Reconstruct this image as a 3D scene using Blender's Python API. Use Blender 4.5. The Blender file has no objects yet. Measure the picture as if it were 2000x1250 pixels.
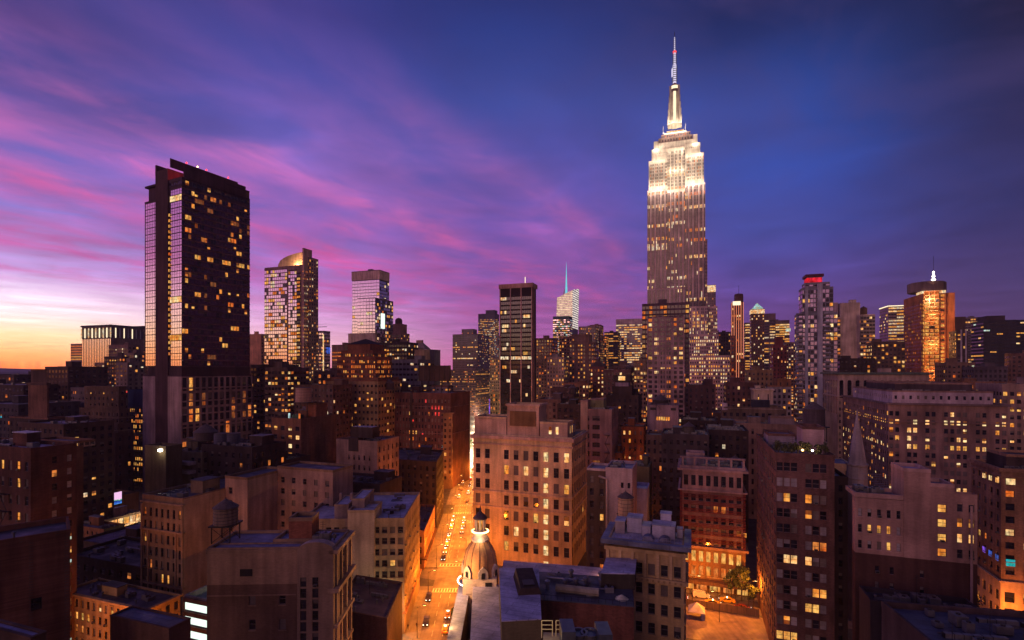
import bpy, math, random
from mathutils import Vector
R = math.radians
scene = bpy.context.scene
col = scene.collection
# ------------------------------------------------------------------ camera
F, H, HY = 1000.0, 75.0, 722.0          # focal length in photo pixels, eye height, horizon row
cam = bpy.data.cameras.new('camera'); cam.lens = 18.0; cam.sensor_width = 36.0
cam.shift_y = 97.0/2000.0; cam.clip_start = 0.5; cam.clip_end = 60000
co = bpy.data.objects.new('camera', cam); col.objects.link(co)
co.location = (0, 0, H); co.rotation_euler = (R(90), 0, 0); scene.camera = co
scene.view_settings.view_transform = 'Standard'; scene.view_settings.look = 'None'
scene.view_settings.exposure = 0.0; scene.view_settings.gamma = 1.0

def lin(c):
    return tuple((v/255/12.92 if v/255 <= .04045 else ((v/255+.055)/1.055)**2.4) for v in c)
# ------------------------------------------------------------------ world (dusk sky)
world = bpy.data.worlds.new('World'); scene.world = world; world.use_nodes = True
nt = world.node_tree; N = nt.nodes; Lk = nt.links; N.clear()
def nd(t, **k):
    n = N.new(t)
    for a, b in k.items(): setattr(n, a, b)
    return n
def mth(op, a, b=None, clamp=False):
    n = nd('ShaderNodeMath', operation=op); n.use_clamp = clamp
    for i, v in enumerate((a, b)):
        if v is None: continue
        if isinstance(v, (int, float)): n.inputs[i].default_value = v
        else: Lk.new(v, n.inputs[i])
    return n.outputs[0]
def mix(f, a, b, blend='MIX'):
    n = nd('ShaderNodeMix', data_type='RGBA', blend_type=blend)
    for s, v in ((n.inputs[0], f), (n.inputs[6], a), (n.inputs[7], b)):
        if isinstance(v, (int, float)): s.default_value = v
        elif isinstance(v, tuple): s.default_value = (*v, 1)
        else: Lk.new(v, s)
    return n.outputs[2]
def ramp(f, stops, interp='LINEAR'):
    n = nd('ShaderNodeValToRGB'); cr = n.color_ramp; cr.interpolation = interp
    while len(cr.elements) < len(stops): cr.elements.new(.5)
    for e, (p, c) in zip(cr.elements, stops):
        e.position = p; e.color = (*c, 1) if isinstance(c, tuple) else (c, c, c, 1)
    Lk.new(f, n.inputs[0]); return n.outputs[0]
tc = nd('ShaderNodeTexCoord'); sx = nd('ShaderNodeSeparateXYZ'); Lk.new(tc.outputs['Generated'], sx.inputs[0])
x, y, z = sx.outputs
hl = mth('SQRT', mth('ADD', mth('ADD', mth('MULTIPLY', x, x), mth('MULTIPLY', y, y)), 1e-6))
s = mth('DIVIDE', z, hl)                                   # tangent of the elevation
az0 = R(-95)
q = mth('MULTIPLY', mth('ARCCOSINE', mth('DIVIDE', mth('ADD', mth('MULTIPLY', x, math.sin(az0)), mth('MULTIPLY', y, math.cos(az0))), hl)), 180/math.pi)
t = mth('DIVIDE', s, 0.8, True)
def column(pairs, ca):
    return ramp(t, [(max(0, (722-py)*ca/1000/0.8), lin(c)) for py, c in pairs])
cols = [
 (15, column([(722,(255,138,48)),(690,(255,172,84)),(640,(252,210,160)),(560,(240,190,200)),(460,(196,135,195)),(300,(135,105,185)),(50,(75,75,150))], .75)),
 (50, column([(722,(255,126,46)),(692,(255,168,92)),(650,(253,214,160)),(610,(247,226,222)),(570,(232,205,228)),(520,(190,160,220)),(400,(142,124,206)),(290,(108,102,188)),(170,(64,76,156)),(20,(44,54,120))], .707)),
 (73, column([(722,(235,140,160)),(680,(238,178,190)),(630,(216,160,206)),(560,(176,124,200)),(450,(134,102,190)),(300,(98,90,176)),(150,(62,72,156)),(20,(44,52,124))], .93)),
 (95, column([(722,(190,95,155)),(650,(168,94,165)),(550,(138,86,170)),(450,(108,84,172)),(330,(82,80,166)),(200,(58,76,158)),(60,(34,56,128)),(0,(28,46,110))], 1.0)),
 (121, column([(722,(128,66,130)),(640,(114,66,142)),(560,(90,70,150)),(450,(62,76,164)),(330,(48,76,166)),(200,(40,70,152)),(60,(26,42,98)),(0,(22,34,82))], .894)),
 (142, column([(722,(96,60,92)),(620,(78,58,105)),(540,(62,52,104)),(400,(42,44,94)),(200,(30,34,76)),(0,(20,22,50))], .707)),
 (180, column([(722,(95,62,78)),(600,(64,50,88)),(400,(42,42,84)),(0,(22,24,56))], .707)),
]
base = cols[0][1]
for (q0, _), (q1, c1) in zip(cols, cols[1:]):
    mr = nd('ShaderNodeMapRange'); mr.inputs['From Min'].default_value = q0; mr.inputs['From Max'].default_value = q1
    mr.interpolation_type = 'SMOOTHSTEP'
    Lk.new(q, mr.inputs['Value']); base = mix(mr.outputs[0], base, c1)
# cirrus streaks: parallel bands on a high cloud sheet, converging to the right of the picture
th = R(26.6); zc = mth('MAXIMUM', z, .012)
ca_ = mth('DIVIDE', mth('SUBTRACT', mth('MULTIPLY', x, math.cos(th)), mth('MULTIPLY', y, math.sin(th))), zc)
cb_ = mth('DIVIDE', mth('ADD', mth('MULTIPLY', x, math.sin(th)), mth('MULTIPLY', y, math.cos(th))), zc)
def noise(vx, vy, scale, detail, rough=.5, dist=0):
    cv = nd('ShaderNodeCombineXYZ')
    for i, v in enumerate((vx, vy)): Lk.new(v, cv.inputs[i])
    n = nd('ShaderNodeTexNoise'); n.inputs['Scale'].default_value = scale; n.inputs['Detail'].default_value = detail
    n.inputs['Roughness'].default_value = rough; n.inputs['Distortion'].default_value = dist
    Lk.new(cv.outputs[0], n.inputs['Vector']); return n.outputs[0]
warp = noise(mth('MULTIPLY', ca_, .8), mth('MULTIPLY', cb_, .35), 1.0, 5, .6)
cw = mth('ADD', ca_, mth('MULTIPLY', mth('MULTIPLY', mth('SUBTRACT', warp, .5), ca_), -.42))
u = mth('ADD', mth('MULTIPLY', cw, .125), 1.0, True)       # cross-band coordinate: -8 -> 0, 0 -> 1
def us(c): return c/8+1
streak = ramp(u, [(us(-7.6),.1),(us(-6.7),1.0),(us(-5.8),0),(us(-4.9),1.3),(us(-4.1),.05),(us(-3.45),1.4),(us(-3.0),0),(us(-2.66),1.2),(us(-2.42),.0),(us(-2.15),1.4),(us(-1.85),.0),(us(-1.50),.6),(us(-1.34),.1),(us(-1.18),.9),(us(-.98),.05),(us(-.3),0)], 'B_SPLINE')
brk = noise(mth('MULTIPLY', ca_, 1.2), mth('MULTIPLY', cb_, .8), 1.1, 7, .56, .5)
brk = ramp(brk, [(.37,.0),(.55,1.0)])
fine = noise(mth('MULTIPLY', ca_, 3.2), mth('MULTIPLY', cb_, 1.6), 1.2, 7, .58, .6)
fine = ramp(fine, [(.3,.35),(.62,1.15)])
sf = mth('MULTIPLY', mth('MULTIPLY', streak, fine), mth('ADD', mth('MULTIPLY', brk, .85), .12))
fadeq = ramp(mth('DIVIDE', q, 180), [(0,1.0),(.38,1.0),(.5,.85),(.62,.7),(.7,.15),(.8,.03),(1,0)])
fades = ramp(t, [(0,.04),(.1,.12),(.16,.7),(.22,.95),(.40,.82),(.56,.42),(.72,.16),(1,.05)])
sf = mth('MULTIPLY', mth('MULTIPLY', sf, fadeq), fades, True)
pink = ramp(t, [(0,lin((222,100,140))),(.2,lin((206,84,160))),(.5,lin((222,118,186))),(1,lin((170,110,185)))])
sky = mix(sf, base, pink)
# soft broken cloud texture over everything
puff = noise(mth('MULTIPLY', ca_, .9), mth('MULTIPLY', cb_, .75), 1.3, 5, .5, .5)
puff = ramp(puff, [(.30,.80),(.48,.97),(.58,1.04),(.72,1.25)])
sky = mix(1.0, sky, puff, 'MULTIPLY')
glow = mth('ADD', mth('MULTIPLY', mth('MULTIPLY', ramp(t, [(0,1.0),(.12,.8),(.24,0.0)]), ramp(mth('DIVIDE', q, 180), [(.30,1.0),(.44,0.35),(.55,.12)])), .85), 1.0)
sky = mix(1.0, sky, glow, 'MULTIPLY')
# thin slate grey cloud over the blue half of the sky
wv = nd('ShaderNodeTexNoise'); wv.inputs['Scale'].default_value = 2.3; wv.inputs['Detail'].default_value = 7; wv.inputs['Roughness'].default_value = .56; wv.inputs['Distortion'].default_value = .9
wm = nd('ShaderNodeMapping'); wm.inputs['Rotation'].default_value = (0,.5,.6); wm.inputs['Scale'].default_value = (1,1,2.2); Lk.new(tc.outputs['Generated'], wm.inputs[0]); Lk.new(wm.outputs[0], wv.inputs['Vector'])
wf = mth('MULTIPLY', ramp(wv.outputs[0], [(.40,0.0),(.66,1.0)]), ramp(mth('DIVIDE', q, 180), [(.46,.12),(.58,.5),(.70,.85)]))
sky = mix(mth('MULTIPLY', wf, .5), sky, lin((74,62,112)))
# light-polluted warm haze over the part of the city behind the viewer
back = mth('MULTIPLY', ramp(mth('MULTIPLY', y, -1.0), [(0,0.0),(.5,1.0)]), ramp(t, [(0,1.0),(.4,.6),(1,.1)]))
back = mth('MULTIPLY', back, ramp(mth('DIVIDE', q, 180), [(.26,0.0),(.46,1.0)]))
sky = mix(back, sky, (.21,.088,.045))
grd = ramp(mth('ADD', mth('MULTIPLY', s, 4), .5), [(.44,.0),(.5,1.0)])
sky = mix(grd, lin((70,40,34)), sky)
nish = nd('ShaderNodeTexSky'); nish.sky_type = 'NISHITA'; nish.sun_disc = False
nish.sun_elevation = R(1.0); nish.sun_rotation = R(-130); nish.altitude = 75
sky = mix(1.0, sky, mix(1.0, nish.outputs[0], (.004,.004,.006), 'MULTIPLY'), 'ADD')
bg = nd('ShaderNodeBackground'); Lk.new(sky, bg.inputs[0]); bg.inputs[1].default_value = 1.13
wo = nd('ShaderNodeOutputWorld'); Lk.new(bg.outputs[0], wo.inputs[0])
# last light of the day from the south-west
sl = bpy.data.lights.new('sun', 'SUN'); sl.energy = 0.5; sl.angle = R(28); sl.color = (1, .46, .28)
so = bpy.data.objects.new('sun', sl); col.objects.link(so)
_d = Vector((math.sin(R(-150))*math.cos(R(14)), math.cos(R(-150))*math.cos(R(14)), math.sin(R(14))))
so.rotation_euler = _d.to_track_quat('Z', 'Y').to_euler()
# ------------------------------------------------------------------ materials
MATS = {}; YAW_ = 19.3
def newmat(name):
    m = bpy.data.materials.new(name); m.use_nodes = True; m.node_tree.nodes.clear(); return m
def M(key):
    """procedural surface: 'wall:r,g,b' (albedo x1000), or a name made below"""
    if key in MATS: return MATS[key]
    kind, _, arg = key.partition(':')
    c = [int(v)/1000 for v in arg.split(',')]
    m = newmat(kind); t_ = m.node_tree; n_ = t_.nodes; l_ = t_.links
    out = n_.new('ShaderNodeOutputMaterial'); p = n_.new('ShaderNodeBsdfPrincipled'); l_.new(p.outputs[0], out.inputs[0])
    geo = n_.new('ShaderNodeNewGeometry')
    def nz(scale, detail, vs=(1,1,1)):
        mp = n_.new('ShaderNodeMapping'); mp.inputs['Scale'].default_value = vs; l_.new(geo.outputs['Position'], mp.inputs[0])
        q_ = n_.new('ShaderNodeTexNoise'); q_.inputs['Scale'].default_value = scale; q_.inputs['Detail'].default_value = detail
        l_.new(mp.outputs[0], q_.inputs['Vector']); return q_.outputs[0]
    def rmp(f, a, b, lo, hi):
        q_ = n_.new('ShaderNodeMapRange'); l_.new(f, q_.inputs[0])
        for i, v in enumerate((a, b, lo, hi)): q_.inputs[i+1].default_value = v
        return q_.outputs[0]
    def mul(a, b):
        q_ = n_.new('ShaderNodeMath'); q_.operation = 'MULTIPLY'; l_.new(a, q_.inputs[0]); l_.new(b, q_.inputs[1]); return q_.outputs[0]
    def tint(f):
        q_ = n_.new('ShaderNodeVectorMath'); q_.operation = 'SCALE'; q_.inputs[0].default_value = c; l_.new(f, q_.inputs['Scale']); return q_.outputs[0]
    if kind == 'wall':      # masonry: blotches, rain streaks, course lines
        f = mul(mul(rmp(nz(.09, 4), .3, .7, .60, 1.26), rmp(nz(.6, 5, (1,1,.10)), .3, .7, .66, 1.18)), rmp(nz(1.4, 3, (1,1,2.6)), .25, .75, .84, 1.14))
        l_.new(tint(f), p.inputs['Base Color']); p.inputs['Roughness'].default_value = .88; p.inputs['Specular IOR Level'].default_value = .15
    elif kind == 'brick':
        br = n_.new('ShaderNodeTexBrick'); br.inputs['Scale'].default_value = 1.0
        br.inputs['Color1'].default_value = (c[0]*1.12, c[1]*1.1, c[2]*1.1, 1); br.inputs['Color2'].default_value = (c[0]*.78, c[1]*.75, c[2]*.75, 1)
        br.inputs['Mortar'].default_value = (c[0]*.55+.03, c[1]*.6+.03, c[2]*.6+.03, 1); br.inputs['Mortar Size'].default_value = .02
        br.inputs['Brick Width'].default_value = .62; br.inputs['Row Height'].default_value = .24
        sp = n_.new('ShaderNodeSeparateXYZ'); l_.new(geo.outputs['Position'], sp.inputs[0])
        ad = n_.new('ShaderNodeMath'); ad.operation = 'SUBTRACT'; l_.new(sp.outputs[0], ad.inputs[0]); l_.new(sp.outputs[1], ad.inputs[1])
        cb = n_.new('ShaderNodeCombineXYZ'); l_.new(ad.outputs[0], cb.inputs[0]); l_.new(sp.outputs[2], cb.inputs[1]); l_.new(cb.outputs[0], br.inputs['Vector'])
        f = mul(rmp(nz(.12, 4), .3, .7, .58, 1.28), rmp(nz(.8, 5, (1,1,.12)), .3, .7, .68, 1.18))
        q_ = n_.new('ShaderNodeVectorMath'); q_.operation = 'SCALE'; l_.new(br.outputs[0], q_.inputs[0]); l_.new(f, q_.inputs['Scale'])
        l_.new(q_.outputs[0], p.inputs['Base Color']); p.inputs['Roughness'].default_value = .9; p.inputs['Specular IOR Level'].default_value = .15
    elif kind == 'roof':    # membrane roofing with puddled stains
        f = mul(rmp(nz(.22, 6), .3, .72, .45, 1.25), rmp(nz(1.7, 5), .3, .7, .78, 1.12))
        bk = n_.new('ShaderNodeTexBrick'); bk.inputs['Scale'].default_value = 1; bk.inputs['Brick Width'].default_value = 9; bk.inputs['Row Height'].default_value = 1.6; bk.inputs['Mortar Size'].default_value = .07   # membrane seams
        bk.inputs['Color1'].default_value = (1,1,1,1); bk.inputs['Color2'].default_value = (.84,.84,.84,1); bk.inputs['Mortar'].default_value = (.5,.5,.5,1)
        mp_ = n_.new('ShaderNodeMapping'); mp_.inputs['Rotation'].default_value[2] = R(YAW_); l_.new(geo.outputs['Position'], mp_.inputs[0]); l_.new(mp_.outputs[0], bk.inputs['Vector']); f = mul(f, bk.outputs[0])
        l_.new(tint(f), p.inputs['Base Color']); l_.new(rmp(nz(.3, 3), .3, .7, .35, .8), p.inputs['Roughness'])
    elif kind == 'metal':
        l_.new(tint(rmp(nz(1.1, 5), .3, .7, .75, 1.15)), p.inputs['Base Color']); p.inputs['Metallic'].default_value = .55; p.inputs['Roughness'].default_value = .45
    elif kind == 'wood':
        l_.new(tint(rmp(nz(2.2, 4, (1,1,.08)), .3, .7, .6, 1.25)), p.inputs['Base Color']); p.inputs['Roughness'].default_value = .85
    elif kind == 'paint':
        l_.new(tint(rmp(nz(.8, 3), .3, .7, .93, 1.04)), p.inputs['Base Color']); p.inputs['Roughness'].default_value = .28; p.inputs['Coat Weight'].default_value = .5
    elif kind == 'asphalt':
        f = mul(rmp(nz(.5, 6), .3, .7, .75, 1.2), rmp(nz(.9, 4, (1,.07,1)), .3, .7, .75, 1.2))
        l_.new(tint(f), p.inputs['Base Color']); l_.new(rmp(nz(.2, 3), .3, .7, .45, .8), p.inputs['Roughness'])
    elif kind == 'leaf':
        l_.new(tint(rmp(nz(.9, 3), .3, .7, .55, 1.5)), p.inputs['Base Color']); p.inputs['Roughness'].default_value = .6
    elif kind == 'mirror':  # reflective curtain glass, each pane slightly off plane
        l_.new(tint(rmp(nz(.7, 2), .3, .7, .8, 1.1)), p.inputs['Base Color']); p.inputs['Metallic'].default_value = .9; p.inputs['Roughness'].default_value = .13
    elif kind == 'glass':
        l_.new(tint(rmp(nz(.45, 2), .35, .65, .4, 1.8)), p.inputs['Base Color']); p.inputs['Roughness'].default_value = .09; p.inputs['Specular IOR Level'].default_value = .55
    MATS[key] = m; return m
def emis(key, rgb, strength, vary=True, sample='NONE', scale=.55):
    m = newmat(key); t_ = m.node_tree; n_ = t_.nodes; l_ = t_.links
    out = n_.new('ShaderNodeOutputMaterial'); e = n_.new('ShaderNodeEmission'); l_.new(e.outputs[0], out.inputs[0])
    e.inputs[0].default_value = (*lin(rgb), 1); e.inputs[1].default_value = strength
    if vary:      # curtains, lamps and furniture seen through the panes: brightness and tint change inside each window
        geo = n_.new('ShaderNodeNewGeometry'); mp = n_.new('ShaderNodeMapping'); mp.inputs['Scale'].default_value = (1,1,.45); l_.new(geo.outputs['Position'], mp.inputs[0])
        q_ = n_.new('ShaderNodeTexNoise'); q_.inputs['Scale'].default_value = scale*1.6; q_.inputs['Detail'].default_value = 5; q_.inputs['Roughness'].default_value = .6
        l_.new(mp.outputs[0], q_.inputs['Vector']); r_ = n_.new('ShaderNodeMapRange'); l_.new(q_.outputs[0], r_.inputs[0])
        for i, v in enumerate((.34, .68, strength*.28, strength*1.4)): r_.inputs[i+1].default_value = v
        l_.new(r_.outputs[0], e.inputs[1])
        q2 = n_.new('ShaderNodeTexNoise'); q2.inputs['Scale'].default_value = .31; q2.inputs['Detail'].default_value = 2; l_.new(geo.outputs['Position'], q2.inputs['Vector'])
        cr = n_.new('ShaderNodeValToRGB'); l_.new(q2.outputs[0], cr.inputs[0]); c0 = lin(rgb)
        cr.color_ramp.elements[0].position = .38; cr.color_ramp.elements[0].color = (c0[0], c0[1]*.66, c0[2]*.5, 1)
        cr.color_ramp.elements[1].position = .62; cr.color_ramp.elements[1].color = (c0[0], min(1,c0[1]*1.15), min(1,c0[2]*1.5), 1); l_.new(cr.outputs[0], e.inputs[0])
    m.cycles.emission_sampling = sample; MATS[key] = m
emis('y', (255,178,80), .95); emis('w', (255,222,165), 1.0); emis('o', (250,138,58), .8); emis('m', (150,84,42), .75)
emis('c', (40,200,215), .8); emis('u', (70,110,235), .9); emis('g', (215,255,225), 1.0); emis('r', (255,70,60), 1.0); emis('p', (150,90,235), .9)
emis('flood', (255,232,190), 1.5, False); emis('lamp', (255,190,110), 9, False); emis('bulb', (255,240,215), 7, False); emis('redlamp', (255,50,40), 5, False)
emis('cyan_light', (120,225,235), 1.0, False); emis('head', (255,240,210), 7, False); emis('tail', (255,40,25), 3, False)
emis('neon', (255,150,110), 1.0, False); emis('white_glow', (235,255,240), 1.3, False); emis('k', (255,210,135), 1.25)
MATS['d'] = M('glass:16,15,22'); MATS['e'] = M('glass:34,26,34'); MATS['b'] = M('wall:330,300,310'); MATS['f'] = M('wall:170,140,120')
MATS['dark'] = M('metal:22,20,24'); MATS['x'] = M('mirror:860,740,800')

# ------------------------------------------------------------------ mesh helper
class MB:
    def __init__(s): s.v = []; s.f = []; s.m = []; s.mats = []
    def mi(s, key):
        if key not in s.mats: s.mats.append(key)
        return s.mats.index(key)
    def quad(s, pts, key):
        i = len(s.v); s.v += [tuple(p) for p in pts]; s.f.append(tuple(range(i, i+len(pts)))); s.m.append(s.mi(key))
    def box(s, x0, x1, y0, y1, z0, z1, key, fr=None):
        """fr = (origin, u dir, v dir) for slanted footprints"""
        def P(a, b, c):
            if fr: o, u_, v_ = fr; return (o[0]+u_[0]*a+v_[0]*b, o[1]+u_[1]*a+v_[1]*b, c)
            return (a, b, c)
        p = [P(x0,y0,z0),P(x1,y0,z0),P(x1,y1,z0),P(x0,y1,z0),P(x0,y0,z1),P(x1,y0,z1),P(x1,y1,z1),P(x0,y1,z1)]
        i = len(s.v); s.v += p; k = s.mi(key)
        flip = fr and (fr[1][0]*fr[2][1]-fr[1][1]*fr[2][0]) < 0
        for f in ((0,1,5,4),(1,2,6,5),(2,3,7,6),(3,0,4,7),(4,5,6,7),(3,2,1,0)):
            s.f.append(tuple(i+j for j in (f[::-1] if flip else f))); s.m.append(k)
    def prism(s, pts, z0, z1, key, cap=None, key2=None):
        """ccw footprint pts -> pts2 (cap) at the top"""
        q_ = cap or pts; n = len(pts); i = len(s.v); k = s.mi(key); k2 = s.mi(key2 or key)
        s.v += [(a, b, z0) for a, b in pts] + [(a, b, z1) for a, b in q_]
        for j in range(n): s.f.append((i+j, i+(j+1)%n, i+n+(j+1)%n, i+n+j)); s.m.append(k)
        s.f.append(tuple(i+n+j for j in range(n))); s.m.append(k2)
        s.f.append(tuple(i+j for j in reversed(range(n)))); s.m.append(k)
    def lathe(s, prof, key, cx=0, cy=0, n=16, keys=None):
        i = len(s.v)
        for r_, z_ in prof:
            for j in range(n): a = 2*math.pi*j/n; s.v.append((cx+r_*math.cos(a), cy+r_*math.sin(a), z_))
        for a in range(len(prof)-1):
            k = s.mi(keys[a] if keys else key)
            for j in range(n): s.f.append((i+a*n+j, i+a*n+(j+1)%n, i+(a+1)*n+(j+1)%n, i+(a+1)*n+j)); s.m.append(k)
        s.f.append(tuple(i+(len(prof)-1)*n+j for j in range(n))); s.m.append(s.mi(keys[-1] if keys else key))
    def rod(s, a, b, r_, key, n=5, r2=None):
        a = Vector(a); b = Vector(b); d = (b-a).normalized(); o = Vector((0,0,1)) if abs(d.z) < .9 else Vector((1,0,0))
        p = d.cross(o).normalized(); q_ = d.cross(p); i = len(s.v); k = s.mi(key)
        for c, rr in ((a, r_), (b, r_ if r2 is None else r2)):
            for j in range(n): t_ = 2*math.pi*j/n; w = c+(p*math.cos(t_)+q_*math.sin(t_))*rr; s.v.append(tuple(w))
        for j in range(n): s.f.append((i+(j+1)%n, i+j, i+n+j, i+n+(j+1)%n)); s.m.append(k)
        s.f.append(tuple(i+j for j in range(n))); s.m.append(k); s.f.append(tuple(i+n+j for j in reversed(range(n)))); s.m.append(k)
    def mesh(s, name, smooth=False):
        me = bpy.data.meshes.new(name); me.from_pydata(s.v, [], s.f)
        for k in s.mats: me.materials.append(MATS[k] if k in MATS else M(k))
        me.polygons.foreach_set('material_index', s.m)
        if smooth: me.polygons.foreach_set('use_smooth', [True]*len(s.f))
        me.update(); return me
    def obj(s, name, parent=None, loc=(0,0,0), rz=0, smooth=False, label=None):
        o = bpy.data.objects.new(name, s.mesh(name, smooth)); col.objects.link(o); o.parent = parent; o.location = loc; o.rotation_euler[2] = rz
        if label: o['label'] = label
        return o
def tag(o, label=None, cat=None, group=None, kind=None):
    for k, v in (('label', label), ('category', cat), ('group', group), ('kind', kind)):
        if v: o[k] = v
    return o
def empty(name, loc, rz=0, label=None, cat=None, group=None):
    o = bpy.data.objects.new(name, None); col.objects.link(o); o.location = loc; o.rotation_euler[2] = rz; o.empty_display_size = .5
    return tag(o, label, cat, group)
def copy_tree(o, parent=None):
    c = o.copy(); col.objects.link(c)
    if parent is not None: c.parent = parent
    for ch in o.children: copy_tree(ch, c)
    return c

# ------------------------------------------------------------------ places from the photograph's perspective
def PX(px, D): return (px-1000)*D/F
def PZ(py, D): return H+(HY-py)*D/F
def hit(c, d, px):
    k = (px-1000)/F; return (k*c[1]-c[0])/(d[0]-k*d[1])

# ------------------------------------------------------------------ facades
def W(b=3.2, f=3.5, ww=.5, wh=.55, lit=.12, row=0, tone='yyow', pat='1', top=1.5, bot=1.0, dark='ddde', fr='dark', sill=False, split=True, nf=None, nb=None, rec=.22):
    return dict(locals())
WCACHE = {}
def win_mesh(w, h, up, lo, fr, near):
    key = (round(w, 2), round(h, 2), up, lo, fr, near)
    if key in WCACHE: return WCACHE[key]
    b = MB(); hm = h*.52
    b.quad([(0,0,0),(w,0,0),(w,0,hm),(0,0,hm)], lo); b.quad([(0,0,hm),(w,0,hm),(w,0,h),(0,0,h)], up)
    if near:
        t_ = min(.10, w*.08)
        for x0, x1, z0, z1 in ((0,w,0,t_),(0,w,h-t_,h),(0,t_,t_,h-t_),(w-t_,w,t_,h-t_),(t_,w-t_,hm-t_*.4,hm+t_*.4)): b.box(x0, x1, -.07, -.002, z0, z1, fr)
        nm = int(w/max(1.0, h*.62))
        for i in range(1, nm): x0 = w*i/nm; b.box(x0-.04, x0+.04, -.068, -.003, t_, h-t_, fr)
    me = b.mesh('window'); WCACHE[key] = me; return me
ALLB = []
class Bld:
    def __init__(s, name, label, c, fd, gd, lf, ls, ztop, wall, w='none', w2='same', cat='building', group=None, seed=None, par=.9, roof='roof:110,112,135', trim=None, z0=0, core=0):
        s.root = empty(name, (c[0], c[1], z0), 0, label, cat, group); s.c = c; s.fd = fd; s.gd = gd; s.lf = lf; s.ls = ls; s.zt = ztop; s.z00 = z0
        s.wall = wall; s.trim = trim or wall; s.rng = random.Random(seed if seed is not None else int(abs(c[0]*13+c[1]*7+ztop*3))); s.wins = []; s.roofk = roof; s.D = c[1]
        
        if core == 0: s.tier(0, lf, 0, ls, z0, ztop, wall, w, w2, par)
        elif core == 1: s.tier(1.3, lf-1.3, 1.3, ls-.5, z0, ztop-1.0, wall, None, None, cap=False); s.tier(0, lf, 0, ls, ztop-.95, ztop, wall, None, None, min(par, .9))
        ALLB.append(s)
    def P(s, u_, v_): return (s.fd[0]*u_+s.gd[0]*v_, s.fd[1]*u_+s.gd[1]*v_)
    def u(s, px, v_=0): p = s.P(0, v_); return hit((s.c[0]+p[0], s.c[1]+p[1]), s.fd, px)
    def v(s, px, u_=0): p = s.P(u_, 0); return hit((s.c[0]+p[0], s.c[1]+p[1]), s.gd, px)
    def z(s, py, u_=0, v_=0): p = s.P(u_, v_); return PZ(py, s.c[1]+p[1])
    def lz(s, zz): return zz-s.z00
    def tier(s, u0, u1, v0, v1, z0, z1, wall=None, w='none', w2='same', par=.7, name='wall', cap=True, roof=None, label=None):
        wall = wall or s.wall
        if w == 'none': w = None
        if w2 == 'same': w2 = w
        s._mb = MB()
        A, B, C, D_ = s.P(u0,v0), s.P(u1,v0), s.P(u1,v1), s.P(u0,v1)
        ring = [(A,B,w),(B,C,w2),(C,D_,w),(D_,A,w2)]
        if (B[0]-A[0])*(C[1]-A[1])-(B[1]-A[1])*(C[0]-A[0]) < 0: ring = [(b_,a_,x_) for a_, b_, x_ in ring[::-1]]
        for p0, p1, spec in ring:
            nx, ny = (p1[1]-p0[1]), -(p1[0]-p0[0])
            face = nx*(s.c[0]+p0[0])+ny*(s.c[1]+p0[1]) < 0
            if spec and face: s.facade(p0, p1, z0, z1, spec, wall)
            else: s._mb.quad([(*p0,s.lz(z0)),(*p1,s.lz(z0)),(*p1,s.lz(z1)),(*p0,s.lz(z1))], wall)
        o = s._mb.obj(name, s.root)
        if label: o['label'] = label
        if cap:
            fr = ((0,0), s.fd, s.gd); e = .35; b = MB(); zr = s.lz(z1)-par
            q_ = [(*s.P(u_,v_), zr) for u_, v_ in ((u0,v0),(u1,v0),(u1,v1),(u0,v1))]
            if (q_[1][0]-q_[0][0])*(q_[2][1]-q_[0][1])-(q_[1][1]-q_[0][1])*(q_[2][0]-q_[0][0]) < 0: q_ = q_[::-1]
            # roof deck lies just inside the walls
            cx = sum(p[0] for p in q_)/4; cy = sum(p[1] for p in q_)/4
            b.quad([(cx+(p[0]-cx)*.996, cy+(p[1]-cy)*.996, p[2]) for p in q_], roof or s.roofk); b.obj('roof', s.root)
            if par > .05:
                b = MB()
                for a in ((u0+e,u1-e,v0,v0+e),(u0+e,u1-e,v1-e,v1),(u0,u0+e,v0,v1),(u1-e,u1,v0,v1)):
                    b.box(a[0]-(.0 if a[0] > u0 else .06), a[1]+(.0 if a[1] < u1 else .06), a[2]-(.06 if a[2] == v0 else 0), a[3]+(.06 if a[3] == v1 else 0), zr+.01, s.lz(z1)+.06, s.trim, fr)
                b.obj('parapet', s.root)
        return s
    def facade(s, p0, p1, z0, z1, a, wall):
        mb = s._mb; rng = s.rng; dx, dy = p1[0]-p0[0], p1[1]-p0[1]; L = math.hypot(dx, dy); dx /= L; dy /= L
        Dm = s.c[1]+(p0[1]+p1[1])/2; holes = Dm < 330; ang = math.atan2(dy, dx); inx, iny = -dy, dx
        nb = a['nb'] or max(1, round(L/a['b'])); hh = z1-z0-a['top']-a['bot']; nf = a['nf'] or max(1, round(hh/a['f']))
        bw = L/nb; fh = hh/nf; w = bw*a['ww']; h = fh*a['wh']; pat = a['pat']
        rows = [z1-a['top']-fh*(i+1) for i in range(nf)]
        def q_(xa, xb, za, zb, k=wall, d=0.0):
            if xb-xa < .01 or zb-za < .01: return
            mb.quad([(p0[0]+dx*xa+inx*d, p0[1]+dy*xa+iny*d, s.lz(za)), (p0[0]+dx*xb+inx*d, p0[1]+dy*xb+iny*d, s.lz(za)), (p0[0]+dx*xb+inx*d, p0[1]+dy*xb+iny*d, s.lz(zb)), (p0[0]+dx*xa+inx*d, p0[1]+dy*xa+iny*d, s.lz(zb))], k)
        cols_ = [c for c in range(nb) if pat[c % len(pat)] == '1']
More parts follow.
